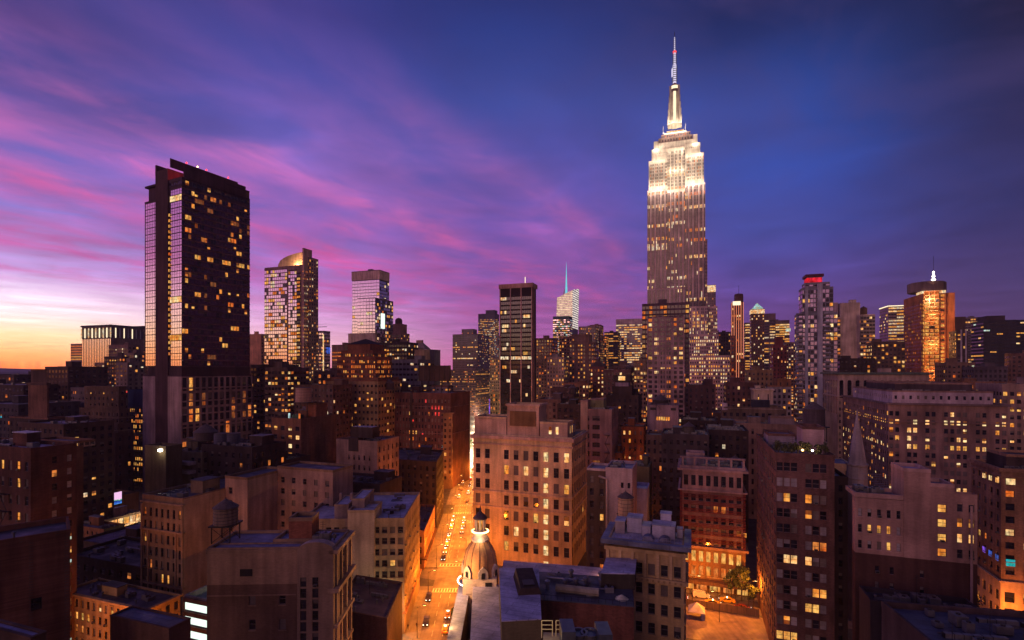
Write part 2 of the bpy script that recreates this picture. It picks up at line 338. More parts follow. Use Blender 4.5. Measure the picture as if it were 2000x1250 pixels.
        if holes:
            zprev = z1
            for zr in rows:
                zb_ = zr+fh*(1-a['wh'])*.5; q_(0, L, zb_+h, zprev); zprev = zb_; xp = 0
                for c in cols_:
                    xa = c*bw+(bw-w)/2; q_(xp, xa, zb_, zb_+h); xp = xa+w; r_ = a['rec']
                    def pt(xx, d, zz): return (p0[0]+dx*xx+inx*d, p0[1]+dy*xx+iny*d, s.lz(zz))
                    mb.quad([pt(xa,0,zb_), pt(xa+w,0,zb_), pt(xa+w,r_,zb_), pt(xa,r_,zb_)], s.trim)
                    mb.quad([pt(xa,0,zb_), pt(xa,r_,zb_), pt(xa,r_,zb_+h), pt(xa,0,zb_+h)], wall)
                    mb.quad([pt(xa+w,r_,zb_), pt(xa+w,0,zb_), pt(xa+w,0,zb_+h), pt(xa+w,r_,zb_+h)], wall)
                    mb.quad([pt(xa,r_,zb_+h), pt(xa+w,r_,zb_+h), pt(xa+w,0,zb_+h), pt(xa,0,zb_+h)], wall)
                    if a['sill']:
                        fr = (p0, (dx,dy), (-inx,-iny)); mb.box(xa-.12, xa+w+.12, .002, .14, s.lz(zb_-.22), s.lz(zb_-.02), s.trim, fr)
                        if a['sill'] == 2: mb.box(xa-.10, xa+w+.10, .002, .10, s.lz(zb_+h+.02), s.lz(zb_+h+.35), s.trim, fr)
                q_(xp, L, zb_, zb_+h)
            q_(0, L, z0, zprev)
        else: q_(0, L, z0, z1)
        for zr in rows:
            full = rng.random() < a['row']; zb_ = zr+fh*(1-a['wh'])*.5; tn = rng.choice(a['tone']); run = 0
            for c in cols_:
                p = .82 if full else a['lit']
                if run > 0: run -= 1; up = lo = rt
                elif rng.random() < p:
                    rt = up = lo = (tn if full and rng.random() < .8 else rng.choice(a['tone']))
                    k = rng.random()
                    if a['split'] and k < .22: up = 'm'
                    elif a['split'] and k < .34: up = 'f'
                    elif a['split'] and k < .42: lo = 'm'
                    elif a['b'] < 2.4 and k < .75: run = rng.choice((0,1,1,2))
                else:
                    up = lo = rng.choice(a['dark'])
                    if a['split'] and rng.random() < .18 and lo != 'b': up = 'b' if 'b' in a['dark'] else 'f'
                xa = c*bw+(bw-w)/2; d = a['rec'] if holes else -.06
                px, py = p0[0]+dx*xa+inx*d, p0[1]+dy*xa+iny*d; Dw = s.c[1]+py
                s.wins.append((w*h/Dw**2*(1 if zb_ < 900 else 0), w*F/Dw, (px, py, s.lz(zb_)), ang, w, h, up, lo, a['fr']))
    def finish(s):
        if not s.wins: return
        if s.D < 260 and s.lf > 5:
            cand = [w_ for w_ in s.wins if w_[1] > 6 and w_[4] < 3.2]; s.rng.shuffle(cand)
            for _, wpx, p, ang, w, h, up, lo, fr in cand[:min(14, len(cand)//9)]:
                b = MB(); b.box(w*.5-.38, w*.5+.38, -.42-.22, .05-.05, .02, .46, 'metal:200,190,185'); b.box(w*.5-.3, w*.5+.3, -.66, -.645, .1, .4, 'dark')
                b.obj('air_conditioner', s.root, p, ang)
        ws = sorted(s.wins, key=lambda k: -k[0]); lim = 100
        big = ws[:lim] if ws[0][1] > 2.6 or len(ws) <= lim else []; rest = ws[len(big):]
        for _, wpx, p, ang, w, h, up, lo, fr in big:
            me = win_mesh(w, h, up, lo, fr, wpx > 6)
            o = bpy.data.objects.new('window', me); col.objects.link(o); o.parent = s.root; o.location = p; o.rotation_euler[2] = ang
        if rest:
            b = MB()
            for _, wpx, p, ang, w, h, up, lo, fr in rest:
                c, sn = math.cos(ang), math.sin(ang); hm = h*.5
                P = lambda xx, zz: (p[0]+c*xx, p[1]+sn*xx, p[2]+zz)
                if up == lo: b.quad([P(0,0),P(w,0),P(w,h),P(0,h)], lo)
                else: b.quad([P(0,0),P(w,0),P(w,hm),P(0,hm)], lo); b.quad([P(0,hm),P(w,hm),P(w,h),P(0,h)], up)
                if wpx > 7:
                    for x0, x1, z0, z1 in ((0,w,0,.08),(0,w,hm-.04,hm+.04)):
                        b.quad([(p[0]+c*x0+sn*.04,p[1]+sn*x0-c*.04,p[2]+z0),(p[0]+c*x1+sn*.04,p[1]+sn*x1-c*.04,p[2]+z0),(p[0]+c*x1+sn*.04,p[1]+sn*x1-c*.04,p[2]+z1),(p[0]+c*x0+sn*.04,p[1]+sn*x0-c*.04,p[2]+z1)], fr)
            o = b.obj('window', s.root); o['kind'] = 'stuff'
    # -- fittings
    def part(s, name, mb, **k): return mb.obj(name, s.root, **k)
    def bx(s, name, u0, u1, v0, v1, z0, z1, key):
        b = MB(); b.box(u0, u1, v0, v1, s.lz(z0), s.lz(z1), key, ((0,0), s.fd, s.gd)); return b.obj(name, s.root)
    def belt(s, z0, h=.5, pr=.3, key=None, name='cornice', u0=0, u1=None, v0=0, v1=None):
        u1 = s.lf if u1 is None else u1; v1 = s.ls if v1 is None else v1; b = MB(); fr = ((0,0), s.fd, s.gd); k = key or s.trim; a, c = s.lz(z0), s.lz(z0+h)
        b.box(u0-pr, u1+pr, v0-pr, v0-.003, a, c, k, fr)
        b.box(u0-pr, u0-.003, v0, v1+pr, a, c, k, fr); b.box(u1+.003, u1+pr, v0, v1+pr, a, c, k, fr)
        return b.obj(name, s.root)
    def clutter(s, n=4, z=None, u0=None, u1=None, v0=None, v1=None, bulk=True):
        rng = s.rng; z = (s.zt-.9) if z is None else z; u0 = 1.0 if u0 is None else u0; u1 = s.lf-1 if u1 is None else u1; v0 = 1.5 if v0 is None else v0; v1 = s.ls-1 if v1 is None else v1
        zl = s.lz(z); n = int(n*2.4)+3 if s.D < 250 else n
        if u1-u0 < 3 or v1-v0 < 3: return s
        if bulk:
            w_ = min(6, (u1-u0)*.35); d_ = min(6, (v1-v0)*.4); a = u0+rng.random()*(u1-u0-w_); c = v0+(v1-v0-d_)*(.4+.6*rng.random()); hh = 2.6+rng.random()*2
            b = MB(); b.box(a, a+w_, c, c+d_, zl, zl+hh, s.wall, ((0,0), s.fd, s.gd)); bo = b.obj('bulkhead', s.root); b = MB(); b.box(a-.15, a+w_+.15, c-.15, c+d_+.15, zl+hh+.003, zl+hh+.2, s.roofk, ((0,0), s.fd, s.gd)); b.obj('roof', bo)
        for i in range(n):
            a = u0+rng.random()*(u1-u0-2); c = v0+rng.random()*(v1-v0-2); k = rng.random(); b = MB(); fr = ((0,0), s.fd, s.gd)
            if k < .12:
                w_, l_ = .5+rng.random()*.4, min(u1-a, 4+rng.random()*6); b.box(a, a+l_, c, c+w_, zl+.5, zl+.5+w_, 'metal:190,190,200', fr); b.box(a+l_-w_, a+l_, c, c+w_, zl, zl+.49, 'metal:190,190,200', fr)
                for j in range(int(l_/1.2)): b.box(a+j*1.2, a+j*1.2+.08, c-.03, c+w_+.03, zl+.47, zl+.53+w_, 'dark', fr)
                b.obj('duct', s.root)
            elif k < .2:
                b.box(a, a+1.6, c, c+1.1, zl, zl+.45, 'metal:150,150,150', fr); b.box(a+.1, a+1.5, c+.1, c+1.0, zl+.452, zl+.5, 'glass:34,26,34', fr); b.obj('skylight', s.root)
            elif k < .26:
                p = s.P(a, c); h_ = 3+rng.random()*3; b.rod((p[0],p[1],zl),(p[0],p[1],zl+h_),.05,'dark',4)
                for j in range(3): b.rod((p[0]-.6,p[1],zl+h_-.3-j*.5),(p[0]+.6,p[1],zl+h_-.3-j*.5),.03,'dark',4)
                b.obj('antenna', s.root)
            elif k < .6:
                w_, d_, hh = .8+rng.random()*2, .8+rng.random()*1.6, .7+rng.random()*1.1
                b.box(a, a+w_, c, c+d_, zl+.15, zl+hh, 'metal:150,150,160', fr); b.box(a+.1, a+w_-.1, c+.1, c+d_-.1, zl, zl+.15, 'dark', fr); p = s.P(a+w_/2, c+d_/2)
                ao = b.obj('air_conditioner', s.root); b = MB(); b.lathe([(.3, zl+hh+.002), (.3, zl+hh+.15), (.22, zl+hh+.16)], 'dark', p[0], p[1], 10); b.obj('fan', ao)
            elif k < .8:
                p = s.P(a, c); b.lathe([(.14,zl),(.14,zl+1.1),(.3,zl+1.15),(.3,zl+1.35),(.05,zl+1.5)], 'metal:120,120,125', p[0], p[1], 8); b.obj('vent_pipe', s.root)
            else:
                p = s.P(a, c); p2 = s.P(min(u1, a+3+rng.random()*5), c); b.rod((p[0],p[1],zl+.3), (p2[0],p2[1],zl+.3), .14, 'metal:120,110,110'); b.obj('pipe', s.root)
        return s
YA = 19.3
def B(name, label, xc, D, xf, xs, y, wall, w='none', w2='same', yaw=YA, yaws=None, **k):
    c = (PX(xc, D), D) if not isinstance(xc, tuple) else xc
    D = c[1]
    a = R(yaw); g = (math.sin(a), math.cos(a)) if yaws is None else (math.sin(R(yaws)), math.cos(R(yaws)))
    left = (xf < (xc if not isinstance(xc, tuple) else 9e9)) if not isinstance(xf, tuple) else (xf[1] < 0)
    f = (-math.cos(a), math.sin(a)) if left else (math.cos(a), -math.sin(a))
    lf = abs(xf[1]) if isinstance(xf, tuple) else hit(c, f, xf)
    ls = xs[1] if isinstance(xs, tuple) else hit(c, g, xs)
    if lf < 0 or ls < 0 or lf > 400 or ls > 400: print('BAD', label, lf, ls)
    return Bld(name, label, c, f, g, lf, ls, PZ(y, D), wall, w, w2, **k)
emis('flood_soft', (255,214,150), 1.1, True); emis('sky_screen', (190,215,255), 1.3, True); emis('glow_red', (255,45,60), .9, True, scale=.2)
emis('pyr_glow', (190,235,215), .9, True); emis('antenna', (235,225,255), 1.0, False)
def stripes(key, rgb, strength, freq, duty, dark):
    m = newmat(key); t_ = m.node_tree; n_ = t_.nodes; l_ = t_.links; out = n_.new('ShaderNodeOutputMaterial')
    geo = n_.new('ShaderNodeNewGeometry'); sp = n_.new('ShaderNodeSeparateXYZ'); l_.new(geo.outputs['Position'], sp.inputs[0])
    a = n_.new('ShaderNodeMath'); a.operation = 'MULTIPLY'; l_.new(sp.outputs[2], a.inputs[0]); a.inputs[1].default_value = freq
    f = n_.new('ShaderNodeMath'); f.operation = 'FRACT'; l_.new(a.outputs[0], f.inputs[0]); g = n_.new('ShaderNodeMath'); g.operation = 'LESS_THAN'; l_.new(f.outputs[0], g.inputs[0]); g.inputs[1].default_value = duty
    q_ = n_.new('ShaderNodeTexNoise'); q_.inputs['Scale'].default_value = .16; l_.new(geo.outputs['Position'], q_.inputs['Vector']); r_ = n_.new('ShaderNodeMapRange'); l_.new(q_.outputs[0], r_.inputs[0])
    for i, v in enumerate((.35,.65,strength*.45,strength*1.2)): r_.inputs[i+1].default_value = v
    e = n_.new('ShaderNodeEmission'); e.inputs[0].default_value = (*lin(rgb),1); l_.new(r_.outputs[0], e.inputs[1])
    p = n_.new('ShaderNodeBsdfPrincipled'); p.inputs['Base Color'].default_value = (*[c/1000 for c in dark],1); p.inputs['Roughness'].default_value = .2; p.inputs['Metallic'].default_value = .6
    mx = n_.new('ShaderNodeMixShader'); l_.new(g.outputs[0], mx.inputs[0]); l_.new(p.outputs[0], mx.inputs[1]); l_.new(e.outputs[0], mx.inputs[2]); l_.new(mx.outputs[0], out.inputs[0])
    m.cycles.emission_sampling = 'NONE'; MATS[key] = m
stripes('crystal', (255,225,180), 1.0, 1/4.6, .55, (400,330,380)); stripes('crystal2', (255,240,225), 1.1, 1/6.0, .6, (300,250,330))
# video screen: abstract pink and blue picture
m = newmat('scr'); t_ = m.node_tree; n_ = t_.nodes; l_ = t_.links; out = n_.new('ShaderNodeOutputMaterial'); e = n_.new('ShaderNodeEmission'); l_.new(e.outputs[0], out.inputs[0]); tcn = n_.new('ShaderNodeTexCoord'); sp = n_.new('ShaderNodeSeparateXYZ'); l_.new(tcn.outputs['Object'], sp.inputs[0])
q_ = n_.new('ShaderNodeTexNoise'); q_.inputs['Scale'].default_value = .9; q_.inputs['Detail'].default_value = 3; l_.new(tcn.outputs['Object'], q_.inputs['Vector'])
a = n_.new('ShaderNodeMath'); a.operation = 'MULTIPLY_ADD'; l_.new(q_.outputs[0], a.inputs[0]); a.inputs[1].default_value = 2.2; l_.new(sp.outputs[2], a.inputs[2])
b_ = n_.new('ShaderNodeMath'); b_.operation = 'DIVIDE'; l_.new(a.outputs[0], b_.inputs[0]); b_.inputs[1].default_value = 6
cr = n_.new('ShaderNodeValToRGB'); l_.new(b_.outputs[0], cr.inputs[0]); els = cr.color_ramp.elements
while len(els) < 5: els.new(.5)
for el, (p_, c_) in zip(els, ((0,(120,200,255)),(.34,(40,90,200)),(.42,(30,40,90)),(.5,(90,200,150)),(.58,(255,200,245)))): el.position = p_; el.color = (*lin(c_),1)
l_.new(cr.outputs[0], e.inputs[0]); e.inputs[1].default_value = 1.0; m.cycles.emission_sampling = 'NONE'; MATS['scr'] = m

MATS['h'] = M('mirror:150,70,105'); MATS['h'].node_tree.nodes['Principled BSDF'].inputs['Roughness'].default_value = .25
# ------------------------------------------------------------------ ground, water-side hills
def sheet(name, pts, z, key):
    b = MB(); b.quad([(p[0], p[1], z) for p in pts], key); o = b.obj(name); o['kind'] = 'structure'; return o
GR = 3050
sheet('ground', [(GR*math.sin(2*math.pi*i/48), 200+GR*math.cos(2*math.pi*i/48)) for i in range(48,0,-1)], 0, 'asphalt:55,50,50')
b = MB(); rng = random.Random(4); prev = None
for i in range(81):
    a = R(-80+2*i); hh = 76+4*math.sin(i*.5)+3*math.sin(i*1.3+1)+rng.random()*2
    cur = tuple((rr*math.sin(a), 200+rr*math.cos(a), zz) for rr, zz in ((2780,-.5),(2860,hh*.8),(2960,hh),(3040,-.5)))
    if prev:
        for q0 in range(3): b.quad([prev[q0], cur[q0], cur[q0+1], prev[q0+1]], 'leaf:60,55,70')
    prev = cur
tag(b.obj('hills'), kind='structure')

# wall colours
TAN='wall:300,205,140'; CREAM='wall:450,345,270'; BRICK='brick:220,85,55'; RED='brick:260,80,60'; BRN='wall:150,85,62'; DBR='wall:90,55,45'; UMB='wall:60,42,38'
GRY='wall:210,175,175'; PUR='wall:190,140,160'; WHT='wall:520,450,440'; DGR='wall:70,60,70'; PNK='wall:400,260,225'; OLV='wall:150,125,80'; CONC='wall:260,230,215'
BLU='roof:190,195,280'; DRF='roof:45,45,60'; WRF='roof:460,450,560'

# ================================================================== west side of the picture, far to near
b1 = B('office_tower','square tower with glowing white colonnade round its top above orange bars',217,700,160,281,637,'wall:190,120,90',W(b=3.4,f=60,ww=.55,wh=1,lit=0,dark='x',top=17,split=False),W(b=9,f=60,ww=.01,wh=1,lit=0,top=17),par=1)
b1.tier(0,b1.lf,0,b1.ls,b1.zt-16.5,b1.zt-1.5,'wall:90,90,100',W(b=7.5,f=15,ww=.78,wh=.88,lit=0,dark='e',top=1,bot=1,nf=1),cap=False)
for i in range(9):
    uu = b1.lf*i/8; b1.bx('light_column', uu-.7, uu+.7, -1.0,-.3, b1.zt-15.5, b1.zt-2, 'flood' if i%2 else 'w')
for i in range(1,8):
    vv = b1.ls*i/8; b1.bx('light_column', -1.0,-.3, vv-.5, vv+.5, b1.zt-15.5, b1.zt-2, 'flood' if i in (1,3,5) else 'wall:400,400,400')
b1.belt(b1.zt,2.2,1.2,'wall:80,70,80')
B('office_tower','pale office tower with orange white ribbon windows, left of the colonnade topped tower',161,820,138,('m',30),671,'wall:420,260,190',W(b=40,f=4.2,ww=.98,wh=.5,lit=.95,tone='oyo',split=False,top=2))
B('office_block','low pinkish blocks of small lit offices below the ribbon window tower on the skyline',160,760,128,('m',35),705,'wall:260,200,220',W(b=4,f=4,lit=.3,tone='oyr'))
B('office_tower','dark block with a low roof hump just behind the colonnade topped tower',290,780,247,('m',40),636,DBR,W(b=4,f=4,lit=0.08))
B('apartment_tower','brown flat topped tower with a few lit windows under the glowing colonnade',250,560,212,272,673,'wall:190,110,95',W(b=3.6,f=4,lit=0.19,top=3),W(b=4,f=4,lit=0.13)).clutter(2)
B('apartment_tower','pinkish brown block with water tank roof between the colonnade tower and the dark hotel slab',262,500,238,283,689,'wall:210,140,120',W(b=3.6,f=3.8,lit=0.16)).clutter(3)
B('apartment_tower','black brown tower with stepped roof and scattered lit windows below the orange bars',238,470,203,252,696,UMB,W(b=3.4,f=3.6,lit=0.26)).clutter(3)
B('apartment_tower','tan narrow tower left of the black brown stepped one, lit corner windows',204,440,184,209,708,'wall:230,150,110',W(b=3.2,f=3.6,lit=0.22)).clutter(2)
B('apartment_tower','pale edged tower with a notched top touching the left side of the hotel slab',249,420,226,283,708,'wall:220,160,150',W(b=4.2,f=3.6,lit=0.19,ww=.4)).clutter(3)
b2 = B('office_building','building with a deep blue upper wall and lit windows beside the hotel slab',280,348,235,('m',25),762,'wall:25,45,120')
b2.tier(0,b2.lf,-.3,0,0,b2.z(795),'wall:60,60,80',W(b=1.9,f=3.8,ww=.5,wh=.6,lit=.5,tone='yyo',top=.5),cap=False)
B('office_building','tan building with lit yellow window bands low between the terraced tower and the hotel slab',290,318,252,('m',22),848,'wall:260,170,90',W(b=1.7,f=3.4,ww=.62,wh=.6,lit=0.19,row=.5,tone='yyoy',top=1)).clutter(2)
b3 = B('apartment_tower','dark brown tower with terraced setbacks, left of the deep blue wall',232,288,165,246,755,'brick:140,85,55',W(b=3.4,f=3.3,ww=.35,wh=.5,lit=0.03,dark='ddf',top=2))
b3.tier(-3.5,b3.lf+1,-2,b3.ls,0,b3.z(798),None,W(b=3.4,f=3.3,ww=.35,wh=.5,lit=0.03,dark='ddf')).tier(-5.5,b3.lf+3,-4,b3.ls,0,b3.z(826),None,W(b=3.4,f=3.3,ww=.35,wh=.5,lit=0.05,dark='ddf'))
b3.tier(-6.5,b3.lf+6,-6,b3.ls,0,b3.z(842),'brick:115,68,50',W(b=4.5,f=5,ww=.28,wh=.45,lit=0.11,dark='dddd',tone='yyk'))
for zz in (b3.z(798)-5, b3.z(826)-4): b3.belt(zz,.5,.4,'wall:230,150,100',u0=-5.5,u1=b3.lf+3,v0=-4)
b4 = B('office_building','grey mauve stepped block with red orange windows, left of the terraced brown tower',168,315,138,('m',25),757,'wall:150,115,125',W(b=1.8,f=3.4,ww=.55,wh=.5,lit=0.08,dark='ddf',tone='oyr'))
b4.tier(-1,b4.lf+4,-2,20,0,b4.z(786),None,W(b=1.8,f=3.4,ww=.55,wh=.5,lit=0.08,dark='ddf',tone='oyr')).tier(-1,b4.lf+7,-4,20,0,b4.z(805),None,W(b=1.8,f=3.4,ww=.55,wh=.5,lit=0.16,dark='ddf',tone='oyr'))
B('apartment_tower','dark silhouette block with crenellated roof blocks standing on the left skyline',133,345,88,('m',25),716,DBR,W(b=3.6,f=3.6,lit=0.03),cat='building').clutter(4)
b5 = B('brick_tower','windowless reddish brown tower with a wider cornice and square bulkhead on the left skyline',92,250,55,96,748,'brick:190,95,60',None,None)
b5.tier(2,b5.lf-.6,1,b5.ls,b5.zt,b5.z(721),DBR); b5.belt(b5.zt-1.2,1.2,.5,DBR)
b5.tier(-6,b5.lf+9,-3,b5.ls+4,0,b5.z(815),UMB,W(b=4,f=4,ww=.3,lit=0.03))
B('warehouse','wide black low building on the far left edge under the horizon lights',28,420,-90,('m',40),732,UMB,W(b=4,f=4,lit=0.03)).clutter(6)
B('warehouse','dark block with a pale parapet in the left middle distance beside the windowless brown tower',46,330,-120,('m',35),752,UMB,W(b=4,f=4,lit=0.05)).clutter(5)
B('apartment_building','dark loft with one turquoise window at the left edge',36,280,-60,('m',30),790,DGR,W(b=3.6,f=3.6,lit=0.06,tone='cgo')).clutter(5)
B('apartment_building','low dark brown block with planted roof in front of the windowless brown tower',124,215,35,('m',20),829,DBR,W(b=3.6,f=3.5,lit=0.05)).clutter(6)
b6 = B('loft_building','red brown loft with a bright white lit penthouse window strip, left middle distance',148,165,62,('m',2.2),872,'brick:170,85,60',None)
b6.tier(.5,b6.lf-2,-.4,6,b6.zt-.5,b6.zt+1.6,'wall:330,230,190',W(b=1.6,f=1.6,ww=.8,wh=.7,lit=.45,tone='gwk',top=.2,bot=.2))
b7 = B('loft_building','dark red brick loft with yellow windows at the left edge',60,128,-90,150,876,'brick:120,52,38',W(b=3.4,f=4.4,ww=.42,wh=.55,lit=0.26,dark='ddf',tone='yyg',top=2.5,fr='f'),W(b=3.6,f=3.6,ww=.34,wh=.5,lit=0.16,dark='bfd',tone='gyo',fr='f',top=2,pat='0110'),roof=WRF)
b7.clutter(6)
B('brick_wall_building','near windowless dark brown brick building filling the bottom left corner','x',0,0,0,0,UMB) if False else None
c0 = (PX(137,92),92); n_ = math.hypot(1.1,1)
b8 = Bld('brick_building','near dark brown brick building with one small lamp, filling the bottom left corner',c0,(-1.1/n_,-1/n_),(-1/n_,1.1/n_),62,11,PZ(1034,92),'brick:150,65,45',W(b=9,f=6,ww=.16,wh=.35,lit=0.06,top=9,dark='dd'),None,roof=DRF)
b8.clutter(4,bulk=False)
# billboard building, low storefronts
b9 = B('low_building','low tan walled building carrying a glowing video billboard, lower left',160,235,('m',-16),271,985,'wall:300,195,95',None,roof=DRF); b9.clutter(4)
va,vb = b9.v(196),b9.v(237); p0 = b9.P(-.0,va); SZ = (vb-va)
root = empty('video_billboard',(b9.c[0]+b9.P(-.3,(va+vb)/2)[0], b9.c[1]+b9.P(-.3,(va+vb)/2)[1], b9.z(992,0,va)),R(90-YA),'rectangular video billboard glowing pink white and blue on a tan wall','billboard')
hb = b9.z(968,0,va)-b9.z(992,0,va); m = MB(); m.box(-SZ/2-.2,SZ/2+.2,0,.35,-.2,hb+.2,'dark'); m.obj('frame',root)
m = MB(); m.quad([(-SZ/2,-.02,0),(SZ/2,-.02,0),(SZ/2,-.02,hb),(-SZ/2,-.02,hb)],'scr'); m.obj('screen',root)
m = MB(); p = b9.P(-1,1.5); m.lathe([(.05,0),(.6,.15),(.7,.7),(.1,1)],'bulb',p[0],p[1],10); o = b9.part('wall_lamp',m); o.location[2] = b9.zt-3
bs_ = B('shop_building','low building with a bright gold and white shop window strip below the video billboard',205,226,('m',-9),277,1016,'wall:330,230,180',None,W(b=2.6,f=5,ww=.94,wh=.8,lit=.95,tone='kykw',split=False,top=.6,bot=.3),roof=BLU); bs_.clutter(3)
b10 = B('shop_building','small orange brick corner shop with a turquoise sign, lower left',203,206,140,243,1034,'brick:260,110,45',W(b=3,f=3.6,ww=.34,wh=.5,lit=0.19,tone='oo',top=.8,bot=4),W(b=2.6,f=3.6,ww=.4,wh=.55,lit=.25,tone='om',top=.8,bot=3.6),roof=BLU); b10.clutter(3)
b10.bx('shop_sign',-.6,-.06,1.0,b10.ls-.5,1.0,3.4,'c'); b10.bx('lit_sign',3,12,-.5,-.05,.8,2.2,'o')
B('low_building','flat violet roofed low building in the lower left beside the slim tan tower',300,178,150,('m',22),1079,DBR,W(b=4,f=4,lit=0.05),roof='roof:150,120,210').clutter(3)
B('low_building','black roofed low building below the violet roof, lower left',296,150,128,('m',18),1112,UMB,W(b=4,f=4,lit=0.06),roof=DRF).clutter(9,bulk=False)
b11 = B('townhouse_row','tan townhouse row with tall windows lit orange along the side street, bottom left',286,128,122,('m',9),1190,'wall:420,270,120',W(b=2.3,f=3.6,ww=.5,wh=.62,lit=0.21,dark='dddf',tone='yoyk',top=.7,sill=2),roof=DRF,par=.5); b11.clutter(6)
b11.belt(b11.zt-.5,.5,.5)
B('low_building','small blue roofed building at the bottom edge in front of the townhouse row',330,98,215,('m',4.5),1228,BRN,None,roof='roof:110,125,200',par=.25).clutter(2,bulk=False)
B('low_building','snow pale roof corner at the very bottom left',60,62,-90,('m',1.6),1246,DBR,None,roof='roof:300,300,420',par=.2)
# slim tan tower
b12 = B('office_building','slim tan tower with piered windows and a blank pink side wall, lower left',357,146,278,521,974,'wall:250,165,105',W(b=2.25,f=3.7,ww=.42,wh=.66,lit=0.10,tone='yo',top=3.0,pat='1',sill=1,dark='dddf'),None,roof='roof:60,60,90')
b12.facade_done = 1
for k,(u0,u1) in enumerate(((-.3,.35),(b12.lf-.35,b12.lf+.3),(2.4,2.8),(b12.lf-2.9,b12.lf-2.5))): b12.bx('pier',u0,u1,-.35,-.003,4,b12.zt-10 if k > 1 else b12.zt-2.6,TAN)
for zz in (b12.zt-2.2,b12.zt-10.2,b12.zt-26,b12.zt-33): b12.belt(zz,.5,.45,TAN,u1=b12.lf,v1=0)
b12.tier(-.08,0,.1,b12.ls-.1,0,b12.zt-.3,'wall:420,300,230',None,None,cap=False); b12.clutter(7,u1=b12.lf-1,v0=2,v1=20)
b12.tier(-9,-.05,14,b12.ls,0,b12.z(948),'wall:380,270,220',W(b=4.2,f=3.8,ww=.33,wh=.52,lit=0.08,dark='dfd',fr='f',top=2.5,pat='101'),None)
b12.tier(-9-22,-9.05,26,36,0,b12.z(938),'wall:330,225,180',W(b=4.2,f=3.8,ww=.33,wh=.5,lit=0.08,dark='dfd',fr='f',top=2.5),None)
# garage
g = B('parking_garage','open sided parking garage with greenish white lit decks, bottom left of centre',430,112,361,('m',16),1176,CONC,None,par=1.2)
g.tier(0,g.lf,-.05,0,0,.1,CONC,cap=False)
for k in range(1,6):
    zt = g.zt-3.1*k; g.bx('deck_opening',.3,g.lf-.2,-.06,-.01,zt,zt+1.75,'white_glow')
for k in range(5): g.bx('railing',0,g.lf,-.4,-.1,g.zt-1.3-3.1*k,g.zt-.35-3.1*k,'wall:170,90,60')
for k in range(3):
    p = g.P(2+2.2*k,-.5)
# dark cluster in front of the hotel slab
b13 = B('loft_building','dark lofts with two pale balconies under the hotel slab',395,185,322,('m',12),884,OLV,W(b=3.2,f=3.6,ww=.5,wh=.5,lit=0.08,dark='dddf',top=1.2,pat='1110')); b13.clutter(5)
for zz in (b13.z(901),b13.z(918)): b13.bx('balcony',3,b13.lf-.5,-2.6,-.01,zz-1.3,zz-.2,'wall:380,320,310')
B('loft_building','black roof loft block crowded with ducts right of the pale balconies',492,180,394,('m',16),874,UMB,W(b=3.2,f=3.6,ww=.4,lit=0.05,tone='o')).clutter(12)
b14 = B('stair_tower','olive square stair tower with a single bright lamp at its top, beside the hotel slab',324,176,283,('m',6),872,'wall:150,115,65',None); p = b14.P(2.0,-.5)
m = MB(); m.lathe([(.2,0),(.75,.25),(.75,.9),(.2,1.1)],'bulb',p[0],p[1],10); o = b14.part('lamp',m); o.location[2] = b14.zt-1.9

# ---- the hotel slab
E = B('hotel_tower','tall dark glass slab with raised fin and stone grid base, highest on the left',355,275,283,488,345,'wall:60,32,48',None,None,yaw=26.6,par=.5,core=1)
zb, zm = E.z(733), E.z(715)
E.root.name = 'hotel_tower'
u1, u2 = E.u(331), E.u(306)
E.tier(0,u1,-.05,E.ls,zm,E.zt-5,'wall:110,62,85',W(b=12,f=3.62,ww=.99,wh=.95,lit=.0,dark='x',top=.5,bot=0,nf=28,split=False,fr='dark',row=.2,tone='yk'),W(b=1.75,f=3.62,ww=.93,wh=.70,lit=.13,tone='yyom',dark='hhhhhd',top=.5,bot=0,nf=28),cap=False)
E.tier(0,u1,-.1,E.ls+.05,E.zt-5,E.zt,'wall:80,50,70',W(b=2,f=2,lit=.02,ww=.9,wh=.7),W(b=2,f=4,lit=.02,ww=.9,wh=.6,top=.5,bot=.5),cap=False)
for i in range(29): # slab edges across the glass
    zz = E.zt-5.5-(E.zt-5.5-zm)*i/28; E.bx('floor_edge',-.18,u1,-.16,-.06,zz-.2,zz,'wall:150,90,115'); E.bx('floor_edge',-.3,-.01,-.06,E.ls,zz-.45,zz,'wall:230,125,150')
E.bx('fin',u1+.4,u2,-.7,E.ls-8,0,E.z(322),'wall:75,38,45'); E.bx('fin_blade',u2-1.2,u2+.02,-.75,E.ls-20,E.z(330),E.z(309),'wall:80,40,50')
m = MB(); fr = ((0,0),E.fd,E.gd)
for i in range(26):
    zz = zm+6+(E.zt-zm-26)*i/25; m = MB(); p0 = E.P(u1+.2,-.2); m.box(u1-.55,u1+.32,-.4,-.2,zz,zz+1.5,'y' if i%9 else 'o',fr); E.part('stair_window',m)
E.tier(u2,E.lf,-.05,E.ls-12,zm,E.z(377),'wall:120,70,95',W(b=12,f=3.62,ww=.995,wh=.94,lit=.0,dark='x',nf=26,top=1,bot=0,split=False,tone='oy'),None)
E.tier(u2+1,E.lf-1,2,14,E.z(377),E.z(357),'wall:180,120,120')
E.bx('parapet_wall',-.4,.3,1.0,E.ls-3,E.zt,E.zt+6.5,'wall:95,50,62')
m = MB(); vq = E.v(333,-.2); A_,B_ = E.P(-.2,vq),E.P(-.2,E.ls-8); h0,h1 = E.z(309,0,vq),E.zt+6.5  # sloping screen wall
A2,B2 = E.P(.3,vq),E.P(.3,E.ls-8)
